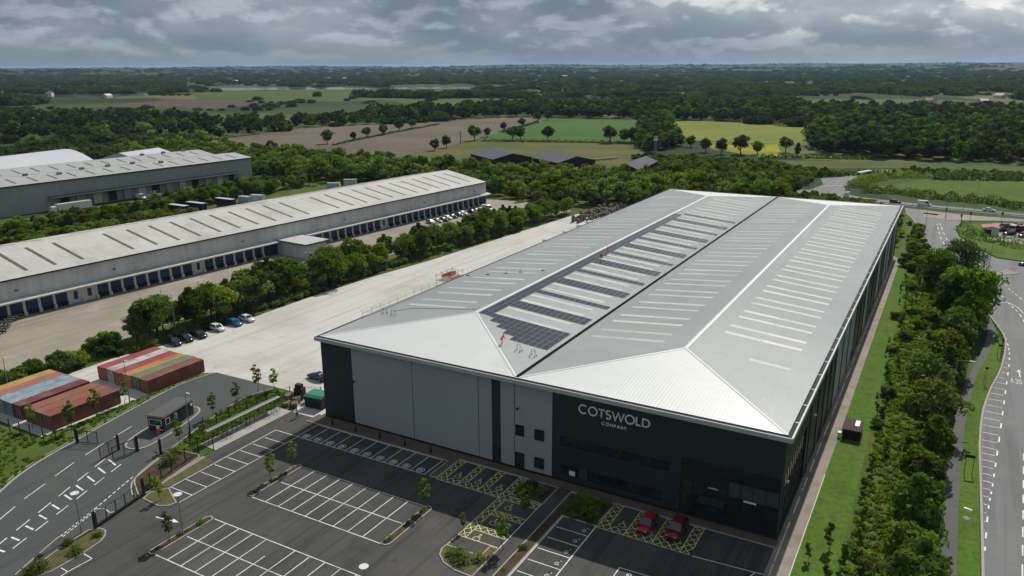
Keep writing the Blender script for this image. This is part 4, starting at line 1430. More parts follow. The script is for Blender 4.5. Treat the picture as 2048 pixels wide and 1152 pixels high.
lettering('COTSWOLD', 47.0, 57.2, 11.25, 1.22, 0.15, 'large white COTSWOLD lettering on the dark slate facade')
lettering('COMPANY', 50.4, 53.95, 10.22, 0.42, 0.16, 'small white COMPANY lettering below the large name on the facade')

# photovoltaic array on the second slope
pv = thing('solar_array', 'dark solar panel array in strips between rooflights on the warehouse roof', 'solar panels')
PU, PVv = 1.13, 1.72
sl_ = (EH - RH) / Q
cells = []
for i in range(62):
    for j in range(2):
        cells.append((19.15 + PU * j, 18.9 + PVv * i))
for gidx in range(12):
    vc = 27.28 + 9.08 * gidx
    rows = (-1, 0) if gidx % 2 == 0 else (-0.5,)
    for r in rows:
        for j in range(13):
            cells.append((19.15 + PU * (2 + j), vc + PVv * r))
for r, (v, j0) in enumerate(((11.7, 9), (13.42, 7), (15.14, 5), (16.86, 3))):
    for j in range(j0, 15):
        cells.append((19.15 + PU * j, v))
for j in range(2, 15):
    cells.append((19.15 + PU * j, 18.58))
cells.sort(key=lambda c: c[1] + 0.3 * abs(c[0] - 30))


def panel_mb(mb, u, v):
    z = RH + sl_ * (u - Q)
    a, b, c, d = 0.02, PU - 0.02, 0.02, PVv - 0.02
    hz_ = lambda x: z + sl_ * x + 0.12
    mb.hexa([(u + a, v + c, hz_(a) - .04), (u + b, v + c, hz_(b) - .04), (u + b, v + d, hz_(b) - .04), (u + a, v + d, hz_(a) - .04),
             (u + a, v + c, hz_(a)), (u + b, v + c, hz_(b)), (u + b, v + d, hz_(b)), (u + a, v + d, hz_(a))], 0)
    e = 0.035
    mb.hexa([(u + a + e, v + c + e, hz_(a + e) - .01), (u + b - e, v + c + e, hz_(b - e) - .01), (u + b - e, v + d - e, hz_(b - e) - .01), (u + a + e, v + d - e, hz_(a + e) - .01),
             (u + a + e, v + c + e, hz_(a + e) + .006), (u + b - e, v + c + e, hz_(b - e) + .006), (u + b - e, v + d - e, hz_(b - e) + .006), (u + a + e, v + d - e, hz_(a + e) + .006)], 1)
    return mb


pm = MB()
panel_mb(pm, Q, 0)
PM = pm.mesh('solar_panel', [MT['pvframe'], MT['pv']])
for u, v in cells[:300]:
    add('solar_panel', PM, pv, (u - Q, v, sl_ * (u - Q)))
rest = MB()
for u, v in cells[300:]:
    panel_mb(rest, u, v)
tag(rest.build('solar_panels_beyond', [MT['pvframe'], MT['pv']], pv), kind='stuff')

# ---------------------------------------------------------------- cross-dock warehouse on the left
dk = thing('cross_dock_warehouse', 'long pale cross-dock warehouse with blue dock doors and low pitched roof', 'warehouse', (-102.8, 4.3, 0), -PL)
Y0, Y1, DW = -48.0, 191.0, 41.0
zE, zR = 9.4, 13.1
mb = MB()
for (x0, x1, z0, z1) in ((0.9, -DW / 2, zE, zR), (-DW / 2, -DW - 0.9, zR, zE)):
    n = 60
    for i in range(n):
        a, b = Y0 + (Y1 - Y0) * i / n, Y0 + (Y1 - Y0) * (i + 1) / n
        mb.poly([(x0, a, z0), (x0, b, z0), (x1, b, z1), (x1, a, z1)])
mb.build('roof', MT['oldroof'], dk)
cap_m = MB().hexa([(-DW / 2 - 0.4, Y0, zR - 0.04), (-DW / 2 + 0.4, Y0, zR - 0.04), (-DW / 2 + 0.4, Y1, zR - 0.04), (-DW / 2 - 0.4, Y1, zR - 0.04), (-DW / 2 - 0.1, Y0, zR + 0.08), (-DW / 2 + 0.1, Y0, zR + 0.08), (-DW / 2 + 0.1, Y1, zR + 0.08), (-DW / 2 - 0.1, Y1, zR + 0.08)])
cap_m.build('ridge_cap', MT['oldroof'], dk)
MB().box(0.75, 1.0, Y0, Y1 + 0.2, zE - 0.25, zE + 0.08).build('eave_gutter', MT['gutter'], dk)
for i in range(17):
    a, b = Y0 + (Y1 - Y0) * i / 17, Y0 + (Y1 - Y0) * (i + 1) / 17
    MB().box(-0.2, 0.35, a + 0.01, b - 0.01, 4.75, zE - 0.02).build('fascia_panel', MT['oldfascia'], dk)
MB().poly([(0.35, Y1 - 0.02, 0), (-DW, Y1 - 0.02, 0), (-DW, Y1 - 0.02, zE), (-DW / 2, Y1 - 0.02, zR - 0.05), (0.35, Y1 - 0.02, zE)]).build('gable_wall', MT['oldfascia'], dk)
MB().poly([(0.35, Y0, 0), (-DW, Y0, 0), (-DW, Y0, zE), (-DW / 2, Y0, zR - 0.05), (0.35, Y0, zE)]).build('gable_wall', MT['oldfascia'], dk)
MB().box(-DW - 0.2, -DW, Y0, Y1, 0, zE).build('rear_wall', MT['oldfascia'], dk)
MB().hexa([(0.3, Y0, 4.62), (2.3, Y0, 4.2), (2.3, Y1 + 1.2, 4.2), (0.3, Y1 + 1.2, 4.62), (0.3, Y0, 4.74), (2.3, Y0, 4.32), (2.3, Y1 + 1.2, 4.32), (0.3, Y1 + 1.2, 4.74)]).build('canopy', MT['oldroof'], dk)
MB().box(2.3, 2.38, Y0, Y1 + 1.2, 4.02, 4.34).build('canopy_edge', MT['oldwall'], dk)
MB().box(-0.3, -0.1, Y0, Y1 - 0.1, 0, 4.7).build('dock_wall', MT['bluedoor'], dk)
STm = MB().hexa([(-17.1, -0.45, 0), (-2.6, -0.45, 0), (-2.6, 0.45, 0), (-17.1, 0.45, 0), (-17.1, -0.45, 0.04), (-2.6, -0.45, 0.04), (-2.6, 0.45, 0.04), (-17.1, 0.45, 0.04)])
zs_ = lambda x: zE + (0.9 - x) * (zR - zE) / (DW / 2 + 0.9)
STm.v = [(x, y, z + zs_(x) + 0.01) for (x, y, z) in STm.v]
SM = STm.mesh('rooflight', MT['oldlight'])
ST2 = MB()
ST2.v, ST2.f, ST2.m = [(-DW - x, y, z) for (x, y, z) in STm.v], [f[::-1] for f in STm.f], STm.m
SM2 = ST2.mesh('rooflight', MT['oldlight'])
for i in range(-7, 27):
    if i in (3, 14):
        continue
    add('rooflight', SM, dk, (0, 6.7 + 6.82 * i, 0))
    add('rooflight', SM2, dk, (0, 6.7 + 6.82 * i, 0))
PIL = MB().box(-0.1, 0.32, -0.3, 0.3, 0.9, 4.62).box(-0.1, 0.75, -0.34, 0.34, 0.0, 0.9).mesh('pillar', MT['oldwall'])
DOOR = MB().box(-0.12, 0.02, -1.35, 1.35, 1.05, 4.4)
for k in range(5):
    DOOR.box(0.02, 0.05, -1.33, 1.33, 1.1 + 0.65 * k, 1.16 + 0.65 * k)
DOOR = DOOR.mesh('dock_door', MT['bluedoor'])
SILL = MB().box(-0.1, 0.45, -1.35, 1.35, 0.55, 1.03).mesh('dock_sill', MT['gutter'])
OFF = MB().box(-0.1, 0.2, -1.45, 1.45, 0, 4.6).mesh('office_wall', MT['oldwall'])
for i in range(-13, 54):
    y = 3.5 * i
    if 75 < y < 86:
        continue
    add('pillar', PIL, dk, (0, y, 0))
    c = y + 1.75
    if 75 < c < 86:
        continue
    if 14 < c < 20.5 or 48.5 < c < 52.5 or 127 < c < 131:
        ow = add('office_wall', OFF, dk, (0, c, 0))
        MB().box(0.21, 0.26, c - 0.5, c + 0.5, 1.0, 3.1).build('door', MT['bluedoor'], dk)
    else:
        add('dock_door', DOOR, dk, (0, c, 0))
        add('dock_sill', SILL, dk, (0, c, 0))
for y in (2, 26, 66, 108, 150, 182):
    MB().box(0.36, 0.75, y, y + 0.6, 6.3, 6.7).build('flood_light', MT['lampgrey'], dk)

ax = thing('gatehouse_annex', 'small flat-roofed pale block with blue edge in front of the dock doors', 'building', (-82.7, 82.3, 0), -PL)
MB().box(-14.0, 0, 0, 8.0, 0, 4.6).build('wall', MT['oldfascia'], ax)
MB().box(-15.5, 0.9, -0.9, 8.9, 4.6, 4.78, 0).build('roof_slab', MT['oldroof'], ax)
for (a, b, c, d) in ((-15.6, 1.0, -1.0, -0.9), (-15.6, 1.0, 8.9, 9.0), (0.9, 1.0, -0.9, 8.9)):
    MB().box(a, b, c, d, 4.35, 4.85).build('blue_fascia', MT['bluetrim'], ax)
MB().box(0.003, 0.08, 3.2, 4.2, 0.0, 2.1).build('door', MT['bluedoor'], ax)
MB().box(0.1, 1.3, 1.0, 2.4, 0.0, 1.3).build('plant_box', MT['gutter'], ax)

# ---------------------------------------------------------------- grey distribution warehouse further left
A2 = 3.5 * math.pi / 180
gw = thing('grey_warehouse', 'grey twin-ridged distribution warehouse beyond the long cross-dock building', 'warehouse', (-231.6, 198.4, 0), -A2)
prof = [(0.6, 12.1), (-13, 13.9), (-30, 12.05), (-43, 13.9), (-60.6, 12.1)]
GY0 = -190.0
for i in range(4):
    (x0, z0), (x1, z1) = prof[i], prof[i + 1]
    MB().hexa([(x1, GY0, z1 - .12), (x0, GY0, z0 - .12), (x0, 0.3, z0 - .12), (x1, 0.3, z1 - .12), (x1, GY0, z1), (x0, GY0, z0), (x0, 0.3, z0), (x1, 0.3, z1)]).build('roof_slope', MT['greyroof'], gw)
    for k in range(22):
        y = -8 - 8.2 * k
        fa, fb = 0.22, 0.8
        xa, xb, za, zb = x0 + (x1 - x0) * fa, x0 + (x1 - x0) * fb, z0 + (z1 - z0) * fa, z0 + (z1 - z0) * fb
        MB().hexa([(xb, y, zb + .01), (xa, y, za + .01), (xa, y + 0.9, za + .01), (xb, y + 0.9, zb + .01), (xb, y, zb + .06), (xa, y, za + .06), (xa, y + 0.9, za + .06), (xb, y + 0.9, zb + .06)]).build('rooflight', MT['oldlight'], gw)
MB().box(-0.3, 0, GY0, 0, 0, 12.0).build('side_wall', MT['greywall'], gw)
MB().poly([(0, 0, 0), (-60, 0, 0), (-60, 0, 12.0), (-43, 0, 13.8), (-30, 0, 11.95), (-13, 0, 13.8), (0, 0, 12.0)]).build('end_wall', MT['gutter'], gw)
MB().hexa([(0, -104, 5.6), (3.2, -104, 5.1), (3.2, -9, 5.1), (0, -9, 5.6), (0, -104, 5.85), (3.2, -104, 5.35), (3.2, -9, 5.35), (0, -9, 5.85)]).build('canopy', MT['slate'], gw)
MB().box(0.0, 0.04, -103, -10, 0.0, 5.3).build('loading_wall', MT['greywall'], gw)
for k in range(13):
    y = -99 + 7 * k
    MB().box(0.04, 0.15, y, y + 3.6, 0.5, 4.6).build('loading_door', MT['gutter' if k % 3 == 0 else 'trim' if k % 3 == 1 else 'oldwall'], gw)
    MB().box(2.7, 2.95, y - 2, y - 1.75, 0, 5.2).build('canopy_post', MT['slate'], gw)
for k in range(14):
    x, y = random.choice((-9, -13, -34, -43)), -10 - 12 * k
    zt = np.interp(-x, [-0.6, 13, 30, 43, 60.6], [12.1, 13.9, 12.05, 13.9, 12.1])
    MB().box(x - 0.8, x + 0.8, y, y + 1.6, zt - 0.1, zt + 0.9).build('roof_vent', MT['lampgrey'], gw)
MB().box(-0.2, 0.62, GY0, 0.3, 11.6, 12.0).build('gutter', MT['gutter'], gw)

# white vaulted halls behind it
for k, (cx, cy, w_, ln_, h_, lab) in enumerate(((-352, 138, 40, 84, 12.3, 'white barrel-vaulted hall roof rising behind the grey warehouse'), (-318, 196, 30, 30, 12.0, 'bright white low-pitched hall roof behind the vaulted hall'))):
    hall = thing('vaulted_hall', lab, 'building', (cx, cy, 0), -A2 + 0.25)
    mb = MB()
    n = 18
    pts = [(-w_ / 2 + w_ * i / n, 6 + (h_ - 6) * math.sin(math.pi * i / n) if k == 0 else 8 + (h_ - 8) * (1 - abs(2 * i / n - 1))) for i in range(n + 1)]
    for i in range(n):
        (a, za), (b, zb) = pts[i], pts[i + 1]
        mb.poly([(a, -ln_ / 2, za), (b, -ln_ / 2, zb), (b, ln_ / 2, zb), (a, ln_ / 2, za)])
    mb.build('roof', MT['domeroof'], hall)
    for s in (-1, 1):
        MB().poly([(-w_ / 2, s * ln_ / 2, 0), (w_ / 2, s * ln_ / 2, 0)] + [(a, s * ln_ / 2, z) for a, z in pts[::-1]]).build('gable_wall', MT['domeroof'], hall)
        MB().box(s * w_ / 2 - 0.1, s * w_ / 2 + 0.1, -ln_ / 2, ln_ / 2, 0, pts[0][1]).build('side_wall', MT['greywall'], hall)


# ---------------------------------------------------------------- barns, houses, mast
def gable(name, label, cat, loc, rz, w_, l_, h_, rise, roofm, wallm, ov=0.4, openings=0):
    o = thing(name, label, cat, (*loc, 0), rz)
    mb = MB()
    for s in (-1, 1):
        mb.hexa([(0, -l_ / 2 - ov, h_ + rise), (0, l_ / 2 + ov, h_ + rise), (s * (w_ / 2 + ov), l_ / 2 + ov, h_ - 0.05), (s * (w_ / 2 + ov), -l_ / 2 - ov, h_ - 0.05),
                 (0, -l_ / 2 - ov, h_ + rise + .15), (0, l_ / 2 + ov, h_ + rise + .15), (s * (w_ / 2 + ov), l_ / 2 + ov, h_ + .1), (s * (w_ / 2 + ov), -l_ / 2 - ov, h_ + .1)])
    mb.build('roof', MT[roofm], o)
    mb = MB()
    mb.prism([(-w_ / 2, -l_ / 2), (w_ / 2, -l_ / 2), (w_ / 2, l_ / 2), (-w_ / 2, l_ / 2)], 0, h_)
    for s in (-1, 1):
        mb.poly([(-w_ / 2, s * l_ / 2, h_), (w_ / 2, s * l_ / 2, h_), (0, s * l_ / 2, h_ + rise)])
    mb.build('wall', MT[wallm], o)
    for i in range(openings):
        y = -l_ / 2 + (i + 0.5) * l_ / openings
        for s in (-1, 1):
            MB().box(s * w_ / 2 - 0.05, s * w_ / 2 + 0.05, y - 0.6, y + 0.6, 1.0, 2.3).build('window', MT['glass'], o)
    for i in range(max(1, openings // 2)):
        x = -w_ / 4 + i * w_ / 2
        MB().box(x - 1.2, x + 1.2, -l_ / 2 - 0.05, -l_ / 2 + 0.05, 0, min(2.6, h_ * 0.8)).build('door', MT['gutter'], o)
    return o


gable('barn', 'dark grey barn roof with open black front behind the wood', 'barn', (-160, 333), 0.95, 26, 36, 3.4, 3.0, 'barn', 'gutter')
gable('barn', 'grey barn roof between the open barn and the stacked timber', 'barn', (-119, 338), 1.0, 26, 30, 2.8, 3.0, 'barn', 'gutter')
gable('barn', 'narrow blue-grey barn with pale ridge beside the mast', 'barn', (-69, 329), 0.12, 14, 44, 3.0, 2.6, 'barn', 'gutter')
for i in range(5):
    lg = MB()
    for k in range(5):
        lg.tube((-4, k * 0.55 - 1.2, 0.3), (4, k * 0.55 - 1.2, 0.3), 0.28, n=6)
        if k < 4:
            lg.tube((-4, k * 0.55 - 0.93, 0.78), (4, k * 0.55 - 0.93, 0.78), 0.28, n=6)
    p = px(1175 + 12 * i, 322 - 1.0 * i)
    tag(lg.build('timber_stack', MT['timber'], None, (*p, 0), 0.3 * i), 'stack of orange-brown timber in the farm yard beside the grey barn', 'timber stack', 'timber stacks in the farm yard')
for i, (x, y, w_, l_, rm) in enumerate(((1650, 300, 9, 16, 'barn'), (1688, 302, 10, 20, 'redroof'), (1632, 295, 7, 10, 'render'))):
    p = px(x, y)
    gable('house', ('low grey-roofed house among trees beside the yellow field', 'long brown-roofed house at the edge of the dark wood', 'pale house half hidden by trees near the yellow field')[i], 'house', p, 0.5 + i, w_, l_, 3.2, 3.0, rm, 'render', openings=4)
p = px(1310, 318)
ms = thing('phone_mast', 'pale lattice phone mast with antennas standing in the farm trees', 'mast', (*p, 0))
for (a, b) in ((-1, -1), (1, -1), (1, 1), (-1, 1)):
    MB().tube((a * 0.9, b * 0.9, 0), (a * 0.3, b * 0.3, 14.5), 0.1, 0.06).build('mast_leg', MT['steel'], ms)
br = MB()
for k in range(7):
    z0, z1 = 2 * k + 0.5, 2 * k + 2.5
    r0, r1 = 0.9 - 0.6 * z0 / 14.5, 0.9 - 0.6 * min(z1, 14.5) / 14.5
    for (a, b) in (((-1, -1), (1, -1)), ((1, -1), (1, 1)), ((1, 1), (-1, 1)), ((-1, 1), (-1, -1))):
        br.tube((a[0] * r0, a[1] * r0, z0), (b[0] * r1, b[1] * r1, min(z1, 14.5)), 0.06, n=4)
br.build('bracing', MT['steel'], ms)
for k in range(6):
    a = k * math.pi / 3
    MB().box(-0.15, 0.15, -0.08, 0.08, 12.2, 14.2).build('antenna', MT['lampwhite'], ms, (0.95 * math.cos(a), 0.95 * math.sin(a), 0), a)
MB().box(-1.3, 1.3, -1.3, 1.3, 11.8, 11.92).build('platform', MT['steel'], ms)
# distant farms and houses
far_spots = [(70, 205, 'white'), (215, 196, 'white'), (470, 166, 0), (530, 165, 0), (835, 150, 0), (1130, 155, 0), (1245, 150, 0), (1780, 146, 0), (1935, 143, 0), (1965, 208, 'white'), (1860, 206, 0), (2000, 196, 0), (30, 258, 0), (20, 268, 0), (60, 248, 0), (100, 190, 0), (1600, 150, 0), (350, 156, 0), (1520, 141, 0), (1890, 150, 0), (690, 160, 0), (285, 192, 0)]
for i, (x, y, k) in enumerate(far_spots):
    p = px(x, y)
    d = math.dist(p, CAM[:2])
    s = 0.75 + d / 4200
    o = gable('farmhouse', 'distant pale building among the far hedgerows and woods', 'building', p, random.uniform(0, 3), 9 * s, 16 * s, 4 * s, 3 * s,
              'domeroof' if k else ('barn', 'redroof', 'render')[i % 3], 'render')
    o['group'] = 'far scattered buildings'

# ---------------------------------------------------------------- vehicles
WHEEL = {}


def wheel(parent, x, y, r=0.33, w_=0.22):
    k = (r, w_)
    if k not in WHEEL:
        WHEEL[k] = (MB().tube((0, -w_ / 2, 0), (0, w_ / 2, 0), r, n=14).mesh('wheel', MT['tyre']), MB().tube((0, -w_ / 2 - 0.012, 0), (0, w_ / 2 + 0.012, 0), r * 0.62, n=10).mesh('rim', MT['rim']))
    o = add('wheel', WHEEL[k][0], parent, (x, y, r))
    add('rim', WHEEL[k][1], o)


def loft(mb, st, sec, cap=True):
    k, n = len(mb.v), len(sec(st[0]))
    for s in st:
        mb.v += sec(s)
    for i in range(len(st) - 1):
        for j in range(n):
            a, b = k + i * n + j, k + i * n + (j + 1) % n
            mb.f.append((a, b, b + n, a + n))
            mb.m.append(0)
    if cap:
        mb.f.append(tuple(k + j for j in range(n - 1, -1, -1)))
        mb.f.append(tuple(k + (len(st) - 1) * n + j for j in range(n)))
        mb.m += [0, 0]
    return mb


def body_sec(s):
    x, w_, zt = s
    return [(x, -0.84 * w_, 0.24), (x, -w_, 0.40), (x, -w_, zt - 0.2), (x, -0.93 * w_, zt - 0.03), (x, 0, zt), (x, 0.93 * w_, zt - 0.03), (x, w_, zt - 0.2), (x, w_, 0.40), (x, 0.84 * w_, 0.24)]


CARS = {
    'hatch': dict(st=[(-2.02, 0.70, 0.66), (-1.98, 0.82, 0.90), (-1.5, 0.88, 0.95), (-0.5, 0.89, 0.94), (0.7, 0.89, 0.93), (1.2, 0.88, 0.90), (1.65, 0.83, 0.80), (1.95, 0.74, 0.66), (2.02, 0.66, 0.55)],
                  base=(-1.95, 1.0), top=(-1.5, 0.2), h=1.47, zb=0.90, ax=(-1.28, 1.28)),
    'saloon': dict(st=[(-2.3, 0.72, 0.70), (-2.22, 0.84, 0.92), (-1.6, 0.90, 0.97), (-0.5, 0.91, 0.95), (0.8, 0.91, 0.93), (1.4, 0.90, 0.88), (1.9, 0.85, 0.78), (2.22, 0.76, 0.66), (2.3, 0.66, 0.55)],
                   base=(-1.75, 1.05), top=(-1.1, 0.2), h=1.43, zb=0.92, ax=(-1.42, 1.42)),
    'suv': dict(st=[(-2.2, 0.76, 0.76), (-2.15, 0.88, 1.05), (-1.6, 0.93, 1.10), (-0.5, 0.94, 1.09), (0.8, 0.94, 1.07), (1.4, 0.93, 1.02), (1.85, 0.88, 0.92), (2.15, 0.80, 0.78), (2.22, 0.70, 0.62)],
                base=(-2.1, 1.05), top=(-1.75, 0.25), h=1.68, zb=1.04, ax=(-1.35, 1.35)),
    'van': dict(st=[(-2.7, 0.92, 1.1), (-2.65, 0.99, 1.35), (-1.0, 1.0, 1.35), (1.2, 1.0, 1.32), (2.0, 0.96, 1.2), (2.5, 0.88, 1.0), (2.7, 0.8, 0.7)],
                base=(-2.65, 2.0), top=(-2.6, 1.1), h=2.35, zb=1.28, ax=(-1.7, 1.75)),
}
CM = {}
COLR = dict(black=(0.012, 0.013, 0.015), navy=(0.015, 0.022, 0.05), blue=(0.03, 0.10, 0.32), white=(0.66, 0.67, 0.68), silver=(0.36, 0.38, 0.40), red=(0.26, 0.01, 0.018), darkred=(0.13, 0.008, 0.014), grey=(0.11, 0.115, 0.12), teal=(0.07, 0.22, 0.30))
CPM = {k: paint('car_paint_' + k, v, 0.22, 0.6, 0.0, 0.03) for k, v in COLR.items()}


def car(kind, col, loc, rz, label, cat='car', group=None, name='parked_car', z=0.02):
    c = CARS[kind]
    if (kind, col) not in CM:
        b = loft(MB(), c['st'], body_sec).mesh('car_body', CPM[col], True)
        x0, x1 = c['base']
        t0, t1 = c['top']
        h, zb = c['h'], c['zb']
        wb = max(s[1] for s in c['st']) * 0.9
        wt = wb * (0.80 if kind != 'van' else 0.92)
        gl = MB().hexa([(x0, -wb, zb), (x1, -wb, zb), (x1, wb, zb), (x0, wb, zb), (t0, -wt, h - 0.06), (t1, -wt, h - 0.06), (t1, wt, h - 0.06), (t0, wt, h - 0.06)]).mesh('glazing', MT['glass'])
        rf = MB().hexa([(t0 - 0.08, -wt - 0.03, h - 0.085), (t1 + 0.06, -wt - 0.03, h - 0.085), (t1 + 0.06, wt + 0.03, h - 0.085), (t0 - 0.08, wt + 0.03, h - 0.085), (t0 + 0.05, -wt + 0.1, h), (t1 - 0.1, -wt + 0.1, h), (t1 - 0.1, wt - 0.1, h), (t0 + 0.05, wt - 0.1, h)])
        for s in (-1, 1):          # pillars
            for a, bq in ((x0 + 0.02, t0), (x1 - 0.02, t1), ((x0 + x1) / 2 - 0.2, (t0 + t1) / 2)):
                rf.tube((a, s * (wb - 0.0), zb), (bq, s * (wt + 0.0), h - 0.05), 0.045, n=4)
        if kind == 'van':
            for s in (-1, 1):
                rf.hexa([(-2.66, s * wb - 0.02, zb), (0.5, s * wb - 0.02, zb), (0.5, s * wb + 0.03, zb), (-2.66, s * wb + 0.03, zb), (-2.62, s * wt - 0.02, h - .06), (0.45, s * wt - 0.02, h - .06), (0.45, s * wt + 0.035, h - .06), (-2.62, s * wt + 0.035, h - .06)])
        rf = rf.mesh('roof', CPM[col])
        hl = MB().box(-0.1, 0.05, -0.17, 0.17, -0.07, 0.07).mesh('headlight', MT['lampglass'])
        tl = MB().box(-0.05, 0.08, -0.12, 0.12, -0.12, 0.12).mesh('tail_light', MT['redlamp'])
        CM[(kind, col)] = (b, gl, rf, hl, tl)
    b, gl, rf, hl, tl = CM[(kind, col)]
    o = thing(name, label, cat, (loc[0], loc[1], z), rz, group)
    add('body', b, o)
    add('glazing', gl, o)
    add('roof', rf, o)
    w_ = max(s[1] for s in c['st'])
    for x in c['ax']:
        for s in (-1, 1):
            wheel(o, x, s * (w_ - 0.1))
    xf, xr = c['st'][-2][0], c['st'][1][0]
    for s in (-1, 1):
        add('headlight', hl, o, (xf - 0.03, s * w_ * 0.62, c['st'][-2][2] - 0.1))
        add('tail_light', tl, o, (xr - 0.04, s * w_ * 0.74, c['st'][1][2] - 0.2))
    return o


HP2 = math.pi / 2
YC = [(350, 689, 'saloon', 'navy', 'dark navy saloon nearest the stacked containers on the concrete yard'), (374, 682, 'hatch', 'black', 'black hatchback second along from the containers in the yard'),
      (400, 674, 'saloon', 'black', 'black saloon third along from the containers in the yard'), (437, 661, 'hatch', 'white', 'white hatchback parked along the hedge side of the concrete yard'),
      (471, 650, 'saloon', 'blue', 'blue saloon between two white cars at the hedge side of the yard'), (496, 642, 'saloon', 'white', 'white saloon last in the row of cars along the yard hedge')]
for x, y, k, c, lb in YC:
    p = px(x, y)
    car(k, c, (p[0] - 0.3, p[1]), -0.12, lb, group='cars along the yard hedge')
car('saloon', 'navy', (-12.6, 11.6), math.pi - 0.1, 'dark blue saloon half hidden behind the corner of the big warehouse')
car('hatch', 'grey', (-9.2, 16.5), math.pi - 0.1, 'grey car just behind the dark blue saloon by the warehouse corner')
car('hatch', 'red', (59.15, -5.2), -HP2 - 0.06, 'bright red hatchback in the accessible bay facing away from the facade', z=0.035)
car('suv', 'darkred', (62.85, -4.6), -HP2 - 0.05, 'dark red sport utility car closest to the glazed entrance', z=0.035)
DC = [(915, 203, 'hatch', 'silver'), (955, 196, 'saloon', 'silver'), (992, 188, 'saloon', 'black'), (1016, 177, 'hatch', 'white'), (1047, 169, 'saloon', 'navy'), (1088, 158, 'hatch', 'teal'), (1108, 149, 'saloon', 'white'), (1166, 139, 'saloon', 'black'), (1190, 134, 'hatch', 'black'), (1215, 128, 'saloon', 'white')]
ORD = ['first', 'second', 'third', 'fourth', 'fifth', 'sixth', 'seventh', 'eighth', 'ninth', 'tenth']
for i, (x, y, k, c) in enumerate(DC):
    p = px(560 + x / 3.0315, 380 + y / 3.0315)
    car(k, c, p, -0.12, '%s %s, %s from the near end of the row at the dock doors' % (c, {'hatch': 'hatchback', 'saloon': 'saloon'}[k], ORD[i]), group='cars at the cross-dock')
car('van', 'white', px(974, 421), -0.2, 'white van at the far end of the row beside the cross-dock', 'van', name='parked_van')
# public road traffic
car('van', 'white', (78.4, 274.6), -0.12, 'white van driving along the main road behind the warehouse', 'van', name='van')
car('suv', 'black', (67.3, 276.6), -0.12, 'black estate car on the main road ahead of the white van', name='car')
car('saloon', 'white', (101.7, 273.4), -0.14, 'white saloon on the main road beyond the traffic island', name='car')
car('hatch', 'blue', (109.4, 176.6), math.pi, 'blue car at the frame edge on the side road', name='car')


def coach(loc, rz):
    o = thing('coach', 'white coach with dark windows on the road leaving the roundabout', 'coach', (*loc, 0.02), rz)
    b = MB()
    loft(b, [(-6, 1.15, 3.1), (-5.9, 1.25, 3.3), (5.2, 1.25, 3.3), (5.8, 1.2, 3.1), (6.0, 1.1, 1.6)], lambda s: [(s[0], -s[1], 0.4), (s[0], -s[1], s[2] - 0.2), (s[0], -s[1] * 0.85, s[2]), (s[0], s[1] * 0.85, s[2]), (s[0], s[1], s[2] - 0.2), (s[0], s[1], 0.4)])
    b.build('body', CPM['white'], o)
    for s in (-1, 1):
        for i in range(7):
            MB().box(-5.5 + 1.5 * i, -4.1 + 1.5 * i, s * 1.255 - 0.02, s * 1.255 + 0.02, 1.65, 2.75).build('window', MT['glass'], o)
    MB().hexa([(5.96, -1.0, 1.5), (6.03, -1.0, 1.5), (6.03, 1.0, 1.5), (5.96, 1.0, 1.5), (5.78, -1.05, 2.9), (5.86, -1.05, 2.9), (5.86, 1.05, 2.9), (5.78, 1.05, 2.9)]).build('windscreen', MT['glass'], o)
    for x in (-3.6, 3.8):
        for s in (-1, 1):
            wheel(o, x, s * 1.1, 0.5, 0.3)
    return o


coach((46.6, 356.5), math.radians(250))


def lorry(loc, rz, label, trailer=None, cabcol='white', tcol='white', flat=False, lo=13.2):
    o = thing('lorry', label, 'lorry', (*loc, 0.02), rz)
    ch = MB().box(-lo, 2.2, -0.45, 0.45, 0.75, 1.05)
    ch.build('chassis', MT['black'], o)
    loft(MB(), [(1.0, 1.2, 3.2), (1.1, 1.25, 3.4), (2.6, 1.25, 3.2), (3.1, 1.2, 2.2), (3.2, 1.15, 1.5)], lambda s: [(s[0], -s[1], 0.6), (s[0], -s[1], s[2] - 0.15), (s[0], -s[1] * 0.9, s[2]), (s[0], s[1] * 0.9, s[2]), (s[0], s[1], s[2] - 0.15), (s[0], s[1], 0.6)]).build('cab', CPM[cabcol], o)
    MB().hexa([(3.08, -1.1, 1.75), (3.2, -1.1, 1.75), (3.2, 1.1, 1.75), (3.08, 1.1, 1.75), (2.72, -1.1, 2.75), (2.86, -1.1, 2.75), (2.86, 1.1, 2.75), (2.72, 1.1, 2.75)]).build('windscreen', MT['glass'], o)
    if not flat:
        t = MB().box(-lo, 0.4, -1.25, 1.25, 1.1, 4.0)
        for i in range(int(lo)):
            for s in (-1, 1):
                t.box(-lo + i + 0.45, -lo + i + 0.55, s * 1.26 - 0.02, s * 1.26 + 0.02, 1.15, 3.95)
        t.build('trailer_box', CPM[tcol], o)
    for x in (2.2, -0.6, -lo + 1.5, -lo + 2.8, -lo + 4.1):
        for s in (-1, 1):
            wheel(o, x, s * 1.05, 0.5, 0.3)
    return o


lorry((49.8, 277.6), math.pi - 0.06, 'white lorry cab pulling an empty skeletal trailer behind the warehouse roof', flat=True, lo=11)
lorry(px(118, 428), math.pi * 1.47, 'white articulated lorry parked against the grey warehouse wall')


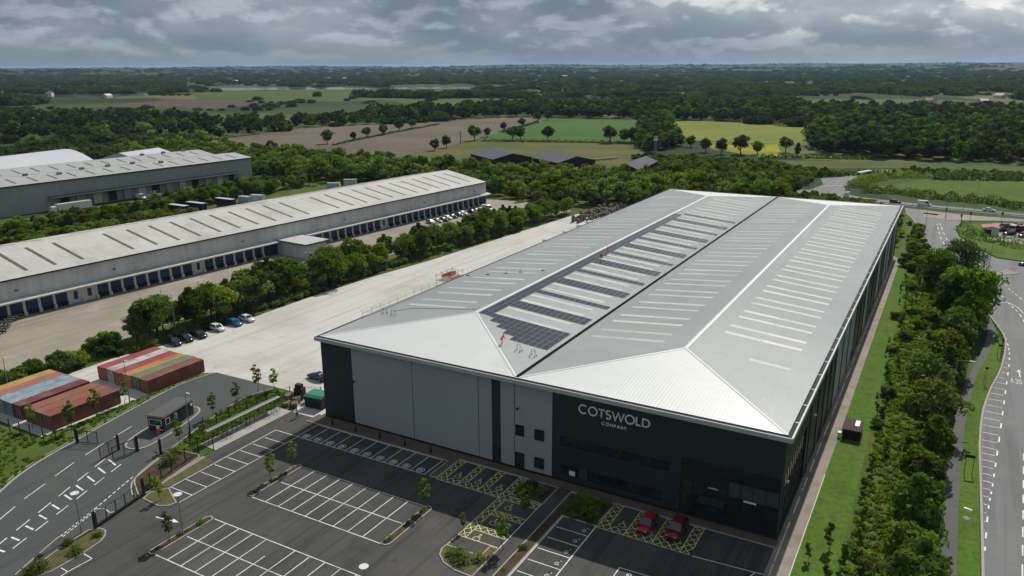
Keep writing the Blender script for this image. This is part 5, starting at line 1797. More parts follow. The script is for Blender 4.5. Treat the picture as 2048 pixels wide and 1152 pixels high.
def trailer(loc, rz, label, col, group=None, ln=13.2):
    o = thing('trailer', label, 'trailer', (*loc, 0.02), rz, group)
    t = MB().box(-ln / 2, ln / 2, -1.25, 1.25, 1.15, 3.9)
    for i in range(int(ln)):
        for s in (-1, 1):
            t.box(-ln / 2 + i + 0.45, -ln / 2 + i + 0.55, s * 1.26 - 0.02, s * 1.26 + 0.02, 1.2, 3.85)
    t.build('box_body', CPM[col], o)
    MB().box(-ln / 2, ln / 2, -1.2, 1.2, 3.9, 3.98).build('roof', CPM['white'], o)
    MB().box(-ln / 2, ln / 2, -0.4, 0.4, 0.8, 1.15).build('chassis', MT['black'], o)
    for x in (-ln / 2 + 1.2, -ln / 2 + 2.5, -ln / 2 + 3.8):
        for s in (-1, 1):
            wheel(o, x, s * 1.05, 0.5, 0.3)
    for s in (-0.8, 0.8):
        MB().box(ln / 2 - 2.5, ln / 2 - 2.3, s - 0.1, s + 0.1, 0, 1.15).build('landing_leg', MT['black'], o)
    return o


for i, (x, y) in enumerate(((357, 412), (392, 407), (450, 399))):
    p = px(x, y, 3.5)
    trailer(p, -A2 + HP2 * 0 + 0.05, ('navy curtain-sided trailer nearest the left behind the long roof', 'navy curtain-sided trailer in the middle of the three behind the roof', 'navy curtain-sided trailer furthest along behind the long roof')[i], 'navy', 'navy trailers behind the cross-dock', 10)
for i, (x, y) in enumerate(((490, 392), (515, 389), (667, 365), (700, 358))):
    p = px(x, y, 3.0)
    tag(MB().box(-3, 3, -1.25, 1.25, 0, 2.9).box(-3.05, -2.9, -1.3, 1.3, 0, 3.0).box(2.9, 3.05, -1.3, 1.3, 0, 3.0).build('storage_box', MT['trim'], None, (*p, 0), 0.2 * i), 'pale grey storage box showing over the long warehouse ridge', 'storage box', 'grey boxes beyond the ridge')
for i, (x, y, k, c) in enumerate(((282, 398, 'van', 'white'), (300, 396, 'saloon', 'silver'), (312, 391, 'van', 'white'), (322, 394, 'saloon', 'silver'), (294, 392, 'hatch', 'grey'))):
    p = px(x, y)
    car(k, c, p, 0.3 * i, '%s %s parked under the grey warehouse canopy' % (c, 'van' if k == 'van' else 'car'), 'van' if k == 'van' else 'car', 'vehicles in the grey warehouse yard', 'parked_van' if k == 'van' else 'parked_car')
for i, (x, y) in enumerate(((715, 345), (830, 298), (910, 262), (965, 242))):
    p = px(840 + x / 2.8804, 360 + y / 2.8804, 3.6)
    trailer((p[0] + 6.5, p[1]), math.pi, 'white trailer backed to the far side of the warehouse, %s from the near end' % ORD[i], 'white', 'white trailers at the yard docks', 13.0)
# empty skeletal trailers parked on the dock apron
for i, (x, y) in enumerate(((14, 652), (-8, 676))):
    o = thing('skeletal_trailer', ('dark empty skeletal trailer on the apron at the left frame edge', 'dark empty skeletal trailer partly cut by the left frame edge')[i], 'trailer', (*px(x, y), 0.02), 2.25)
    for s in (-0.5, 0.5):
        MB().box(-5.5, 5.5, s - 0.08, s + 0.08, 0.95, 1.25).build('chassis_rail', MT['black'], o)
    for k in range(7):
        MB().box(-5.3 + 1.75 * k, -5.1 + 1.75 * k, -1.2, 1.2, 1.0, 1.2).build('crossmember', MT['lampgrey'], o)
    for x_ in (-4.3, -3.0, -1.7):
        for s in (-1, 1):
            wheel(o, x_, s * 1.05, 0.5, 0.3)
    for s in (-0.6, 0.6):
        MB().box(3.2, 3.35, s - 0.07, s + 0.07, 0, 0.95).build('landing_leg', MT['black'], o)
# vehicle compound at the right edge
CMP = [(2004, 463, 'suv', 'black'), (2012, 456, 'suv', 'darkred'), (2026, 462, 'van', 'silver'), (2034, 455, 'suv', 'black'), (2040, 464, 'van', 'darkred'), (2018, 470, 'hatch', 'black'), (2046, 474, 'suv', 'grey')]
for i, (x, y, k, c) in enumerate(CMP):
    car(k, c, px(x, y), 0.7 * i, 'dark vehicle crowded in the compound beyond the slip road', 'van' if k == 'van' else 'car', 'vehicles in the compound', 'parked_vehicle')
sheet('compound_ground', [px(1975, 478), px(2060, 490), px(2060, 448), px(1985, 446)], MT['path'], 0.05)
gable('hut', 'small pale hut with orange tiled roof beside the vehicle compound', 'hut', px(1979, 468), 0.1, 4.6, 5.2, 2.5, 0.5, 'redroof', 'render', openings=1)

# ---------------------------------------------------------------- shipping containers
CC = dict(red=(0.33, 0.055, 0.06), white=(0.50, 0.50, 0.47), orange=(0.46, 0.21, 0.07), green=(0.12, 0.22, 0.12), rust=(0.22, 0.075, 0.05), maroon=(0.16, 0.035, 0.045), blue=(0.24, 0.33, 0.38), yellow=(0.42, 0.29, 0.10), palered=(0.37, 0.13, 0.10), rust2=(0.26, 0.10, 0.065))
CMT = {k: mat('container_' + k, v, 0.65, 0.16, 0.4, 3.0, coord='pos', tint=((0.22, 0.14, 0.10), 0.45, 0.6)) for k, v in CC.items()}


def container(col, loc, label, group, ln=12.19):
    o = thing('shipping_container', label, 'container', (*loc, 0.02), 0, group)
    w_, h = 1.2, 2.59
    for s in (-1, 1):           # corrugated long sides
        mb = MB()
        n = int(ln / 0.28)
        pts = []
        for i in range(n):
            for dy, dx in ((0, 0), (0.07, 0), (0.12, -0.045), (0.19, -0.045)):
                pts.append((s * (w_ - 0.02 + dx), -ln / 2 + 0.1 + i * (ln - 0.2) / n + dy))
        pts.append((s * (w_ - 0.02), ln / 2 - 0.1))
        for i in range(len(pts) - 1):
            a, b = pts[i], pts[i + 1]
            mb.poly([(*a, 0.15), (*b, 0.15), (*b, h - 0.1), (*a, h - 0.1)])
        mb.build('side_wall', CMT[col], o)
    mb = MB()
    n = int(ln / 0.3)
    ys = []
    for i in range(n):
        for dy, dz in ((0, 0), (0.08, 0), (0.13, -0.03), (0.2, -0.03)):
            ys.append((-ln / 2 + 0.08 + i * (ln - 0.16) / n + dy, h - 0.01 + dz))
    ys.append((ln / 2 - 0.08, h - 0.01))
    for i in range(len(ys) - 1):
        (a, za), (b, zb) = ys[i], ys[i + 1]
        mb.poly([(-w_ + 0.04, a, za), (w_ - 0.04, a, za), (w_ - 0.04, b, zb), (-w_ + 0.04, b, zb)])
    mb.build('roof', CMT[col], o)
    fr = MB()
    for s in (-1, 1):
        fr.box(s * w_ - 0.06, s * w_ + 0.06, -ln / 2, ln / 2, 0, 0.15).box(s * w_ - 0.05, s * w_ + 0.05, -ln / 2, ln / 2, h - 0.1, h)
        for t in (-1, 1):
            fr.box(s * w_ - 0.08, s * w_ + 0.08, t * ln / 2 - 0.08, t * ln / 2 + 0.08, 0.15, h - 0.1)
    for t in (-1, 1):
        fr.box(-w_ + 0.08, w_ - 0.08, t * ln / 2 - 0.06, t * ln / 2 + 0.06, 0, 0.15).box(-w_ + 0.08, w_ - 0.08, t * ln / 2 - 0.06, t * ln / 2 + 0.06, h - 0.12, h)
    fr.build('frame', CMT[col], o)
    MB().box(-w_ + 0.08, w_ - 0.08, ln / 2 - 0.04, ln / 2 - 0.01, 0.15, h - 0.12).build('end_wall', CMT[col], o)
    for s in (-1, 1):
        x0, x1 = (-w_ + 0.09, -0.01) if s < 0 else (0.01, w_ - 0.09)
        d = MB().box(x0, x1, -ln / 2 + 0.01, -ln / 2 + 0.05, 0.16, h - 0.13).build('door', CMT[col], o)
        mb = MB()
        for f in (0.3, 0.75):
            x = x0 + (x1 - x0) * f
            mb.tube((x, -ln / 2 - 0.03, 0.2), (x, -ln / 2 - 0.03, h - 0.17), 0.025, n=5)
        mb.build('locking_rod', MT['steel'], d)
    return o


for i, c in enumerate(('red', 'white', 'red', 'orange', 'green', 'rust')):
    container(c, (-48.05 + 2.46 * i, -2.35 + 0.15 * math.sin(i * 2)), ('bright red container at the hedge side of the six-wide block', 'white container between red ones in the six-wide block', 'red container beside the white one in the six-wide block', 'orange container in the six-wide block', 'faded green container in the six-wide block', 'rust-red container at the road side of the six-wide block')[i], 'six containers side by side')
for i, c in enumerate(('yellow', 'palered', 'blue', 'blue', 'maroon')):
    container(c, (-54.6 + 2.46 * i, -19.9), ('mustard yellow container at the hedge end of the near block', 'faded red container between the yellow and blue ones', 'pale blue container beside the faded red one', 'pale blue container beside the maroon one', 'dark maroon container in the near block, next to the gap')[i], 'near block of containers')
for i, c in enumerate(('rust2', 'rust2', 'rust')):
    container(c, (-41.4 + 2.46 * i, -19.8), ('rusty red container just across the gap from the maroon one', 'rusty red container in the middle of three by the access road', 'dark rust container nearest the access road')[i], 'near block of containers')

# ---------------------------------------------------------------- gatehouse, fences and gates
cb = thing('gatehouse_cabin', 'dark portable gatehouse cabin with pale roof on the kerbed island', 'cabin', (-20.85, -14.3, 0.09), math.radians(14))
MB().box(-1.5, 1.5, -3.7, 3.7, 0.1, 2.62).build('wall', MT['slate'], cb)
MB().box(-1.6, 1.6, -3.8, 3.8, 2.62, 2.78).build('roof', MT['footway'], cb)
MB().box(-1.62, 1.62, -3.82, 3.82, 2.55, 2.64).build('roof_trim', MT['trim'], cb)
for (a, b, c, d) in ((-1.2, 1.1, -3.74, -3.69), (1.49, 1.54, -3.2, -2.2), (1.49, 1.54, -1.0, -0.5)):
    wn = MB().box(a - 0.06, b + 0.06 if b - a > 0.3 else b, c, d, 1.05, 2.15).build('window', MT['letter'], cb)
    MB().box(a + 0.06 if b - a > 0.3 else a + 0.01, b - 0.06 if b - a > 0.3 else b + 0.015, c - 0.015 if b - a > 0.3 else c + 0.1, d - 0.01 if b - a > 0.3 else d - 0.1, 1.15, 2.05).build('pane', MT['glass'], wn)
MB().box(1.49, 1.55, 0.3, 1.2, 0.15, 2.15).build('door', MT['black'], cb)
MB().box(1.5, 1.56, 3.0, 3.5, 1.7, 2.15).build('notice', MT['letter'], cb)
bp = px(318, 868)
ba = thing('road_barrier', 'red and white barrier unit beside the gatehouse cabin', 'barrier', (*bp, 0.1))
MB().box(-0.22, 0.22, -0.22, 0.22, 0, 0.95).build('cabinet', MT['hivis'], ba)
MB().disc((0, 0), 0.26, 0.95, 1.3, 10).build('lamp_cover', MT['letter'], ba)
MB().box(0.22, 1.2, -0.04, 0.04, 0.75, 0.83).build('arm_stub', MT['hivis'], ba)

PANELS = {}


def fence(path, h, label, spacing=2.5, m='black', name='mesh_fence', bars=0.22, t=0.012):
    o = thing(name, label, 'fence', (0, 0, 0))
    for i in range(len(path) - 1):
        a, b = np.array(path[i], float), np.array(path[i + 1], float)
        d = np.linalg.norm(b - a)
        n = max(1, round(d / spacing))
        w_ = d / n
        rz = math.atan2(b[1] - a[1], b[0] - a[0])
        key = (round(w_, 1), h, m, bars)
        if key not in PANELS:
            mb = MB()
            for z in (0.12, h / 2, h - 0.06):
                mb.box(0, w_, -t, t, z - t, z + t)
            k = max(2, int(w_ / bars))
            for j in range(1, k):
                x = w_ * j / k
                mb.box(x - t * 0.6, x + t * 0.6, -t * 0.6, t * 0.6, 0.1, h - 0.05)
            PANELS[key] = (mb.mesh('mesh_panel', MT[m]), MB().box(-0.06, 0.06, -0.06, 0.06, 0, h + 0.1).mesh('post', MT[m]))
        pm_, po = PANELS[key]
        for j in range(n):
            p = a + (b - a) * j / n
            add('post', po, o, (*p, 0.02), rz)
            add('mesh_panel', pm_, o, (*p, 0.02), rz)
    add('post', po, o, (*path[-1], 0.02))
    return o


fence([(-6.75, -17.7), (-7.8, -19.6), (-7.2, -22.5), (-6.6, -25.4), (-5.3, -29.8), (-4.6, -31.4)], 2.3, 'black mesh fence from the cycle shelter down to the sliding gate')
fence([(-7.8, -19.6), (-11.0, -18.6), (-13.9, -16.2), (-12.9, -9.2), (-12.4, -5.8), (-12.3, -1.5), (-10.5, 2.4), (-5.5, 4.9)], 2.3, 'black mesh fence along the grass bank behind the cycle shelter')
fence([(-55.2, 6.5), (-53.2, 30), (-53.0, 55), (-51.6, 78), (-48.8, 98), (-46.9, 124), (-44.7, 154), (-43.2, 168)], 2.4, 'dark mesh fence along the hedge beside the concrete yard', 3.0, bars=0.5)
fence([(-59.5, -2), (-55.8, -12), (-57.2, -29)], 2.2, 'dark mesh fence behind the containers at the hedge', 3.0, bars=0.5)
fence([(-31.5, -27.6), (-36, -29), (-46, -30), (-57, -30)], 2.2, 'dark mesh fence in front of the near container block', 2.6, bars=0.4)


def gate_post(p, h=2.4, label='thick black gate post at the site entrance'):
    return tag(MB().box(-0.14, 0.14, -0.14, 0.14, 0, h).box(-0.17, 0.17, -0.17, 0.17, h, h + 0.05).build('gate_post', MT['black'], None, (*p, 0.02)), label, 'gate post', 'black gate posts at the entrance')


def swing_gate(p, q, label, h=2.2):
    o = thing('gate', label, 'gate', (*p, 0.05), math.atan2(q[1] - p[1], q[0] - p[0]))
    w_ = math.dist(p, q)
    fr = MB()
    for x in (0.05, w_ / 2, w_ - 0.05):
        fr.box(x - 0.05, x + 0.05, -0.04, 0.04, 0.1, h)
    for z in (0.14, h - 0.05):
        fr.box(0, w_, -0.035, 0.035, z - 0.05, z + 0.05)
    fr.build('frame', MT['black'], o)
    bars = MB()
    for j in range(1, int(w_ / 0.18)):
        bars.box(j * 0.18 - 0.008, j * 0.18 + 0.008, -0.008, 0.008, 0.15, h - 0.1)
    bars.build('mesh_infill', MT['black'], o)
    return o


for p, lb in (((-27.6, -26.6), 'thick black gate post on the grass side of the access road'), ((-19.7, -24.8), 'thick black gate post at the tip of the gatehouse island'), ((-16.7, -23.7), 'thick black gate post on the exit lane side of the island'), ((-12.7, -22.6), 'thick black gate post against the planted bed by the exit lane'),
              ((-2.6, -39.95), 'black gate post at the planted end of the sliding gate'), ((-4.55, -31.5), 'black gate post at the fence end of the sliding gate')):
    gate_post(p, 2.5, lb)
swing_gate((-27.4, -26.5), (-24.1, -25.3), 'black swing gate standing open on the grass side of the access road')
swing_gate((-19.6, -25.0), (-19.0, -28.3), 'black swing gate folded back along the entry lane by the island')
swing_gate((-16.8, -23.9), (-17.2, -27.5), 'black swing gate folded back along the exit lane by the island')
sg = thing('sliding_gate', 'black sliding gate with heavy bottom beam across the car park entrance', 'gate', (-2.75, -39.6, 0.05), math.atan2(8.0, -1.7))
MB().box(0, 8.2, -0.14, 0.14, 0.05, 0.42).build('bottom_beam', MT['black'], sg)
for k in range(6):
    MB().box(k * 1.62, k * 1.62 + 0.1, -0.05, 0.05, 0.42, 2.05).build('upright', MT['black'], sg)
MB().box(0, 8.2, -0.02, 0.02, 2.02, 2.06).build('top_wire', MT['black'], sg)

# ---------------------------------------------------------------- cycle shelter and bicycles
cs = thing('cycle_shelter', 'long grey-roofed cycle shelter on slim posts beside the grass bank', 'cycle shelter', (0, 0, 0.04))
rf = MB()
n = 8
for i in range(n):
    a0, a1 = i / n, (i + 1) / n
    x0, x1 = -10.0 + 1.45 * a0, -10.0 + 1.45 * a1
    z0, z1 = 2.0 + 0.45 * math.sin(a0 * 2.4), 2.0 + 0.45 * math.sin(a1 * 2.4)
    rf.hexa([(x0, -17.1, z0), (x1, -17.1, z1), (x1, -1.8, z1), (x0, -1.8, z0), (x0, -17.1, z0 + .04), (x1, -17.1, z1 + .04), (x1, -1.8, z1 + .04), (x0, -1.8, z0 + .04)])
rf.build('roof', MT['shelter'], cs)
MB().box(-8.6, -8.54, -17.1, -1.8, 2.2, 2.36).build('gutter', MT['steel'], cs)
for i in range(9):
    y = -16.9 + 1.86 * i
    MB().box(-9.9, -9.82, y - 0.04, y + 0.04, 0, 2.05).build('post', MT['black'], cs)
    MB().box(-8.75, -8.69, y - 0.03, y + 0.03, 0, 2.3).build('post', MT['black'], cs)
for i in range(15):
    y = -16.2 + 1.0 * i
    hp = MB()
    pts = [(0, 0, 0)] + [(0.35 - 0.35 * math.cos(t), 0, 0.6 + 0.2 * math.sin(t)) for t in (0, 0.8, 1.57, 2.3, 3.14)] + [(0.7, 0, 0)]
    for a, b in zip(pts, pts[1:]):
        hp.tube(a, b, 0.025, n=4, caps=False)
    hp.build('cycle_stand', MT['steel'], cs, (-9.0, y, 0))
RING = MB()
for k in range(14):
    a, b = 2 * math.pi * k / 14, 2 * math.pi * (k + 1) / 14
    RING.tube((0.33 * math.cos(a), 0, 0.33 * math.sin(a)), (0.33 * math.cos(b), 0, 0.33 * math.sin(b)), 0.022, n=4, caps=False)
for k in range(6):
    a = 2 * math.pi * k / 6
    RING.tube((0, 0, 0), (0.33 * math.cos(a), 0, 0.33 * math.sin(a)), 0.006, n=3, caps=False)
RINGM = RING.mesh('wheel', MT['tyre'])
FRM = MB()
for a, b in (((-0.5, 0, .34), (-0.1, 0, .34)), ((-0.1, 0, .34), (-0.25, 0, .85)), ((-0.25, 0, .8), (-0.5, 0, .34)), ((-0.1, 0, .34), (0.35, 0, .8)), ((-0.25, 0, .78), (0.35, 0, .85)), ((0.33, 0, .95), (0.52, 0, .34))):
    FRM.tube(a, b, 0.022, n=4)
for k, y in enumerate((-14.7, -13.7, -9.7, -5.6, -3.6)):
    col = ('navy', 'red', 'black', 'grey', 'blue')[k]
    bk = thing('bicycle', '%s bicycle in the cycle shelter, %s from the gate end' % ({'navy': 'dark', 'grey': 'grey'}.get(col, col), ORD[k]), 'bicycle', (-8.3, y + 0.25, 0.06), 0.05)
    add('frame', FRM.mesh('bike_frame', CPM[col]), bk)
    add('wheel', RINGM, bk, (-0.5, 0, 0.34))
    add('wheel', RINGM, bk, (0.52, 0, 0.34))
    MB().box(-0.38, -0.12, -0.06, 0.06, 0.87, 0.92).build('saddle', MT['tyre'], bk)
    MB().tube((0.3, -0.27, 0.98), (0.3, 0.27, 0.98), 0.018, n=4).build('handlebar', MT['tyre'], bk)

# ---------------------------------------------------------------- waste corner by the warehouse
sk = thing('waste_skip', 'dark waste skip with bright green lid at the warehouse corner', 'skip', (-4.0, 2.7, 0.02), 0.1)
MB().hexa([(-1.6, -1.5, 0.1), (1.6, -1.5, 0.1), (1.6, 1.5, 0.1), (-1.6, 1.5, 0.1), (-1.9, -1.7, 2.0), (1.9, -1.7, 2.0), (1.9, 1.7, 2.0), (-1.9, 1.7, 2.0)]).build('body', MT['darkgreen'], sk)
MB().box(-1.95, 1.95, -1.75, 1.75, 2.0, 2.12).build('rim', MT['darkgreen'], sk)
MB().hexa([(-1.9, -1.7, 2.12), (1.9, -1.7, 2.12), (1.9, 1.7, 2.12), (-1.9, 1.7, 2.12), (-1.8, -1.2, 2.42), (1.8, -1.2, 2.42), (1.8, 1.2, 2.42), (-1.8, 1.2, 2.42)]).build('lid', MT['green'], sk)
for i in range(5):
    MB().box(-1.5 + 0.75 * i, -1.42 + 0.75 * i, -1.76, -1.6, 0.2, 2.0).build('rib', MT['darkgreen'], sk)


def pallet_stack(loc, n, rz, label, group, m='timber', cap_=None):
    mb = MB()
    for k in range(n):
        z = 0.145 * k
        for x in (-0.5, -0.05, 0.4):
            mb.box(x, x + 0.1, -0.6, 0.6, z, z + 0.1)
        for j in range(5):
            mb.box(-0.5, 0.5, -0.58 + 0.26 * j, -0.46 + 0.26 * j, z + 0.1, z + 0.125)
    return tag(mb.build('pallet_stack', MT[m], None, (*loc, 0.02), rz), label, 'pallets', group)


for i, (p, n) in enumerate((((-9.6, 1.2), 11), ((-8.2, 1.6), 8), ((-8.9, 0.0), 5), ((-7.4, 0.3), 6), ((-6.6, 2.6), 9))):
    pallet_stack(p, n, 0.2 * i, 'stack of brown pallets by the green-lidded skip', 'pallets at the waste corner')
bl = thing('baler', 'dark waste baler standing behind the pallet stacks', 'baler', (-9.0, 3.2, 0.02), 0.2)
MB().box(-0.8, 0.8, -0.6, 0.6, 0, 2.1).build('press_body', MT['brick'], bl)
MB().box(-0.6, 0.6, -0.45, 0.45, 2.1, 2.8).build('ram_housing', MT['gutter'], bl)
MB().box(-0.75, 0.75, -0.64, -0.6, 0.2, 1.2).build('door', MT['gutter'], bl)
k = 0
for p in scatter([(-37, 172), (-31, 175), (-28.5, 195), (-29, 212), (-35, 212), (-38, 190)], 2.3, 0.25):
    pallet_stack(p, random.randint(10, 19), random.uniform(-0.2, 0.2), 'stack of pallets in the far yard behind the warehouse eave', 'pallet stacks in the far yard')
    k += 1

# brown kiosk on the grass
ki = thing('substation_kiosk', 'dark brown kiosk with white roof vent on the grass beside the path', 'kiosk', (78.75, 35.6, 0))
MB().box(-1.3, 1.3, -2.1, 2.1, 0, 1.55).build('wall', MT['brick'], ki)
MB().box(-1.4, 1.4, -2.2, 2.2, 1.55, 1.66).build('roof', MT['brick'], ki)
MB().box(0.25, 0.9, -0.4, 1.8, 1.66, 1.8).build('roof_vent', MT['letter'], ki)
for s in (-1, 1):
    MB().box(s * 0.65 - 0.6, s * 0.65 + 0.6, -2.16, -2.105, 0.12, 1.45).build('door', MT['gutter'], ki)
MB().box(-1.95, -1.45, -2.2, -1.6, 0, 0.9).build('meter_box', MT['letter'], ki)
# low bollards along the facade
for i in range(5):
    o = thing('bollard', 'black bollard in the paving strip along the facade, %s from the warehouse corner' % ORD[i], 'bollard', (3.4 + 4.95 * i, -2.1, 0.03), 0, 'bollards along the facade')
    MB().disc((0, 0), 0.16, 0, 1.0, 10).build('post', MT['black'], o)
    MB().disc((0, 0), 0.17, 0.8, 0.86, 10).build('band', MT['steel'], o)


# ---------------------------------------------------------------- lighting columns and signals
def disc_lamp(p, h, label):
    o = thing('car_park_lamp', label, 'lamp post', (*p, 0.02), 0, 'disc-headed car park lamps')
    MB().tube((0, 0, 0), (0, 0, h), 0.07, 0.05, 8).build('column', MT['lampgrey'], o)
    MB().disc((0, 0), 0.1, 0, 0.9, 8).build('base', MT['lampgrey'], o)
    MB().disc((0, 0), 0.52, h, h + 0.1, 18).disc((0, 0), 0.3, h - 0.12, h, 14).build('lamp_head', MT['lampwhite'], o)


disc_lamp((-3.4, -41.3), 5.6, 'disc-headed lamp in the planted bed by the sliding gate')
disc_lamp((8.35, -35.3), 5.7, 'disc-headed lamp in the narrow bed of the lower parking block')
disc_lamp((38.4, -35.6), 5.9, 'disc-headed lamp at the bottom edge of the car park')


def column(p, h, label, arm=0.6, rz=0.0, twin=False, m='lampgrey'):
    o = thing('lamp_post', label, 'lamp post', (*p, 0), rz)
    MB().tube((0, 0, 0), (0, 0, 1.2), 0.11, 0.11, 8).tube((0, 0, 1.2), (0, 0, h), 0.08, 0.05, 8).build('column', MT[m], o)
    for s in ((1, -1) if twin else (1,)):
        MB().tube((0, 0, h - 0.05), (s * arm, 0, h + 0.1), 0.04, n=6).build('arm', MT[m], o)
        MB().hexa([(s * arm - 0.05, -0.14, h + .03), (s * (arm + 0.75), -0.11, h + .06), (s * (arm + 0.75), 0.11, h + .06), (s * arm - 0.05, 0.14, h + .03), (s * arm - 0.05, -0.12, h + .17), (s * (arm + 0.75), -0.08, h + .15), (s * (arm + 0.75), 0.08, h + .15), (s * arm - 0.05, 0.12, h + .17)]).build('lamp_head', MT['lampwhite'], o)
    return o


column((-56.4, 14.4), 10, 'tall lamp column in the hedge behind the parked dark cars', 0.3)
column((-55.2, 69.7), 10, 'tall lamp column in the hedge near the annex block', 0.3)
column((-51.5, 106.8), 10, 'tall lamp column in the hedge further up the concrete yard', 0.3)
column((-70, 70.0), 6, 'twin-headed flood lamp on the dock apron near the annex', 0.5, 0.3, True)
column((-70.5, 22.0), 7, 'twin-headed flood lamp on the dock apron above the hedge', 0.5, 0.5, True)
column((-34.0, -12.8), 8, 'slim lamp column between the two container blocks', 0.4)
column((-55.8, -21.4), 7.5, 'slim lamp column at the hedge end of the near containers', 0.4)
column(px(380, 866), 7.0, 'slim lamp column on the grass bank beside the gatehouse', 0.4)
column(px(1889, 1004, 10), 10, 'street lamp with long arm nearest the bottom of the footpath', 2.0, -0.25)
column(px(1915, 720, 10), 10, 'street lamp with long arm over the footpath by the dense trees', 1.8, 0.05)
for i, (x, y) in enumerate(((1847, 480), (1922, 447), (1952, 407), (1891, 436))):
    column(px(x, y), 10, ('street lamp beside the slip road behind the warehouse', 'street lamp at the island of the road junction', 'street lamp beyond the main road by the pasture hedge', 'street lamp at the left end of the junction island')[i], 1.2, -2.2)
column(px(1974, 458.5 + 100, 0), 10, 'street lamp in front of the big spreading tree', 0.8, 0.2)
column((98.7, 119), 9, 'street lamp against the leafy tree at the road bend', 0.8, 0.2)
for i, (x, y) in enumerate(((1891, 433), (1921, 446), (1940, 441), (2003, 442))):
    o = thing('traffic_signal', 'dark traffic signal head at the junction, %s along the island' % ORD[i], 'traffic signal', (*px(x, y), 0.05), 0.4)
    MB().tube((0, 0, 0), (0, 0, 3.2), 0.06, n=6).build('pole', MT['lampgrey'], o)
    MB().box(-0.25, 0.25, -0.2, 0.2, 2.2, 3.4).build('signal_head', MT['black'], o)
    for k in range(3):
        MB().box(-0.12, 0.12, -0.25, -0.2, 2.3 + 0.36 * k, 2.55 + 0.36 * k).build('lens', MT['gutter'], o)
# safety barrier between the carriageways
br = thing('crash_barrier', 'long steel crash barrier between the carriageways of the main road', 'barrier')
BP = [(40, 277.6), (70, 270.9), (82, 269.4), (94, 268.4), (113, 264.6), (150, 256.5)]
ribbon(MB(), BP, 0.08, 0.45, 0.78).build('rail', MT['steel'], br)
for i in range(len(BP) - 1):
    for f in (0, 0.25, 0.5, 0.75):
        p = np.array(BP[i]) + (np.array(BP[i + 1]) - BP[i]) * f
        MB().box(-0.06, 0.06, -0.06, 0.06, 0, 0.75).build('post', MT['steel'], br, (*p, 0))
# two-post sign frames on the verge
for (p, w_, h, lb) in (((94.9, 30.4), 1.0, 2.9, 'two-post dark road sign on the verge by the lower footpath'), ((97.5, 69.8), 0.3, 3.2, 'narrow post-mounted road sign on the verge'), ((100.2, 87.0), 0.6, 2.6, 'small two-post road sign where the verge narrows')):
    o = thing('road_sign', lb, 'road sign', (*p, 0.03), 0.06)
    for s in (-1, 1):
        MB().tube((s * w_ / 2, 0, 0), (s * w_ / 2, 0, h), 0.05, n=6).build('post', MT['lampgrey'], o)
    MB().box(-w_ / 2 - 0.1, w_ / 2 + 0.1, -0.06, -0.02, h - 0.45, h).build('sign_plate', MT['gutter'], o)

# ---------------------------------------------------------------- work on the roof
sf = thing('scaffold_tower', 'steel scaffold loading tower with orange barriers at the yard eave', 'scaffold', (-3.4, 38.4, 0))
for x in (0, 2.7):
    for y in (0, 2.0, 4.0, 6.0):
        MB().tube((x, y, 0), (x, y, 15.8), 0.045, n=5).build('standard', MT['steel'], sf)
for z in (2, 4, 6, 8, 10, 12, 14.2, 15.3):
    l_ = MB()
    for x in (0, 2.7):
        l_.tube((x, -0.2, z), (x, 6.2, z), 0.035, n=4)
    for y in (0, 2, 4, 6):
        l_.tube((-0.2, y, z), (2.9, y, z), 0.035, n=4)
    l_.build('ledger', MT['steel'], sf)
for j in range(9):
    MB().box(0.05 + 0.3 * j, 0.3 + 0.3 * j, 0, 6, 14.25, 14.31).build('board', MT['timber'], sf)
MB().box(0.3, 0.36, 1.5, 4.2, 14.4, 15.1).box(0.36, 1.6, 4.14, 4.2, 14.4, 15.1).build('barrier_panel', MT['orange'], sf)
MB().box(1.6, 2.3, 2.4, 5.2, 14.32, 14.5).build('material_bundle', MT['orange'], sf)
MB().box(0.4, 1.2, 4.6, 5.6, 14.32, 15.2).build('tool_box', MT['steel'], sf)
gr = thing('eave_guard_rail', 'temporary steel guard rail along the yard eave of the roof', 'guard rail', (-0.6, 11.5, EH + 0.04))
for z in (0.55, 1.05):
    MB().tube((0, 0, z), (0, 25.5, z), 0.03, n=5).build('rail', MT['steel'], gr)
for i in range(11):
    MB().tube((0, 2.55 * i, -0.9), (0, 2.55 * i, 1.1), 0.03, n=5).build('post', MT['steel'], gr)
    if i % 2 == 0:
        MB().tube((0, 2.55 * i, 0.9), (-0.9, 2.55 * i, 1.7), 0.025, n=4).build('stay', MT['steel'], gr)
MB().box(0.5, 0.9, 0.5, 22, 0.06, 0.1).build('kick_board', MT['lampgrey'], gr)
for i, (u, v) in enumerate(((1.0, 43.8), (5.0, 45.2), (8.4, 47.0), (11.1, 48.5), (15.2, 50.7))):
    o = thing('rail_stand', 'free-standing guard rail stand on the yard-side slope, %s from the eave' % ORD[i], 'rail stand', (u, v, rz_(u) + 0.04), 0.4, 'guard rail stands across the slope')
    MB().tube((0, 0, 0), (0, 0, 1.15), 0.03, n=5).build('post', MT['steel'], o)
    MB().box(-0.35, 0.35, -0.2, 0.2, 0, 0.1).build('foot', MT['gutter'], o)
    if i < 4:
        MB().tube((0, 0, 1.1), (2.4, 1.0, 1.1 + (0.2 if i else 0.3)), 0.015, n=4).build('rail', MT['steel'], o)


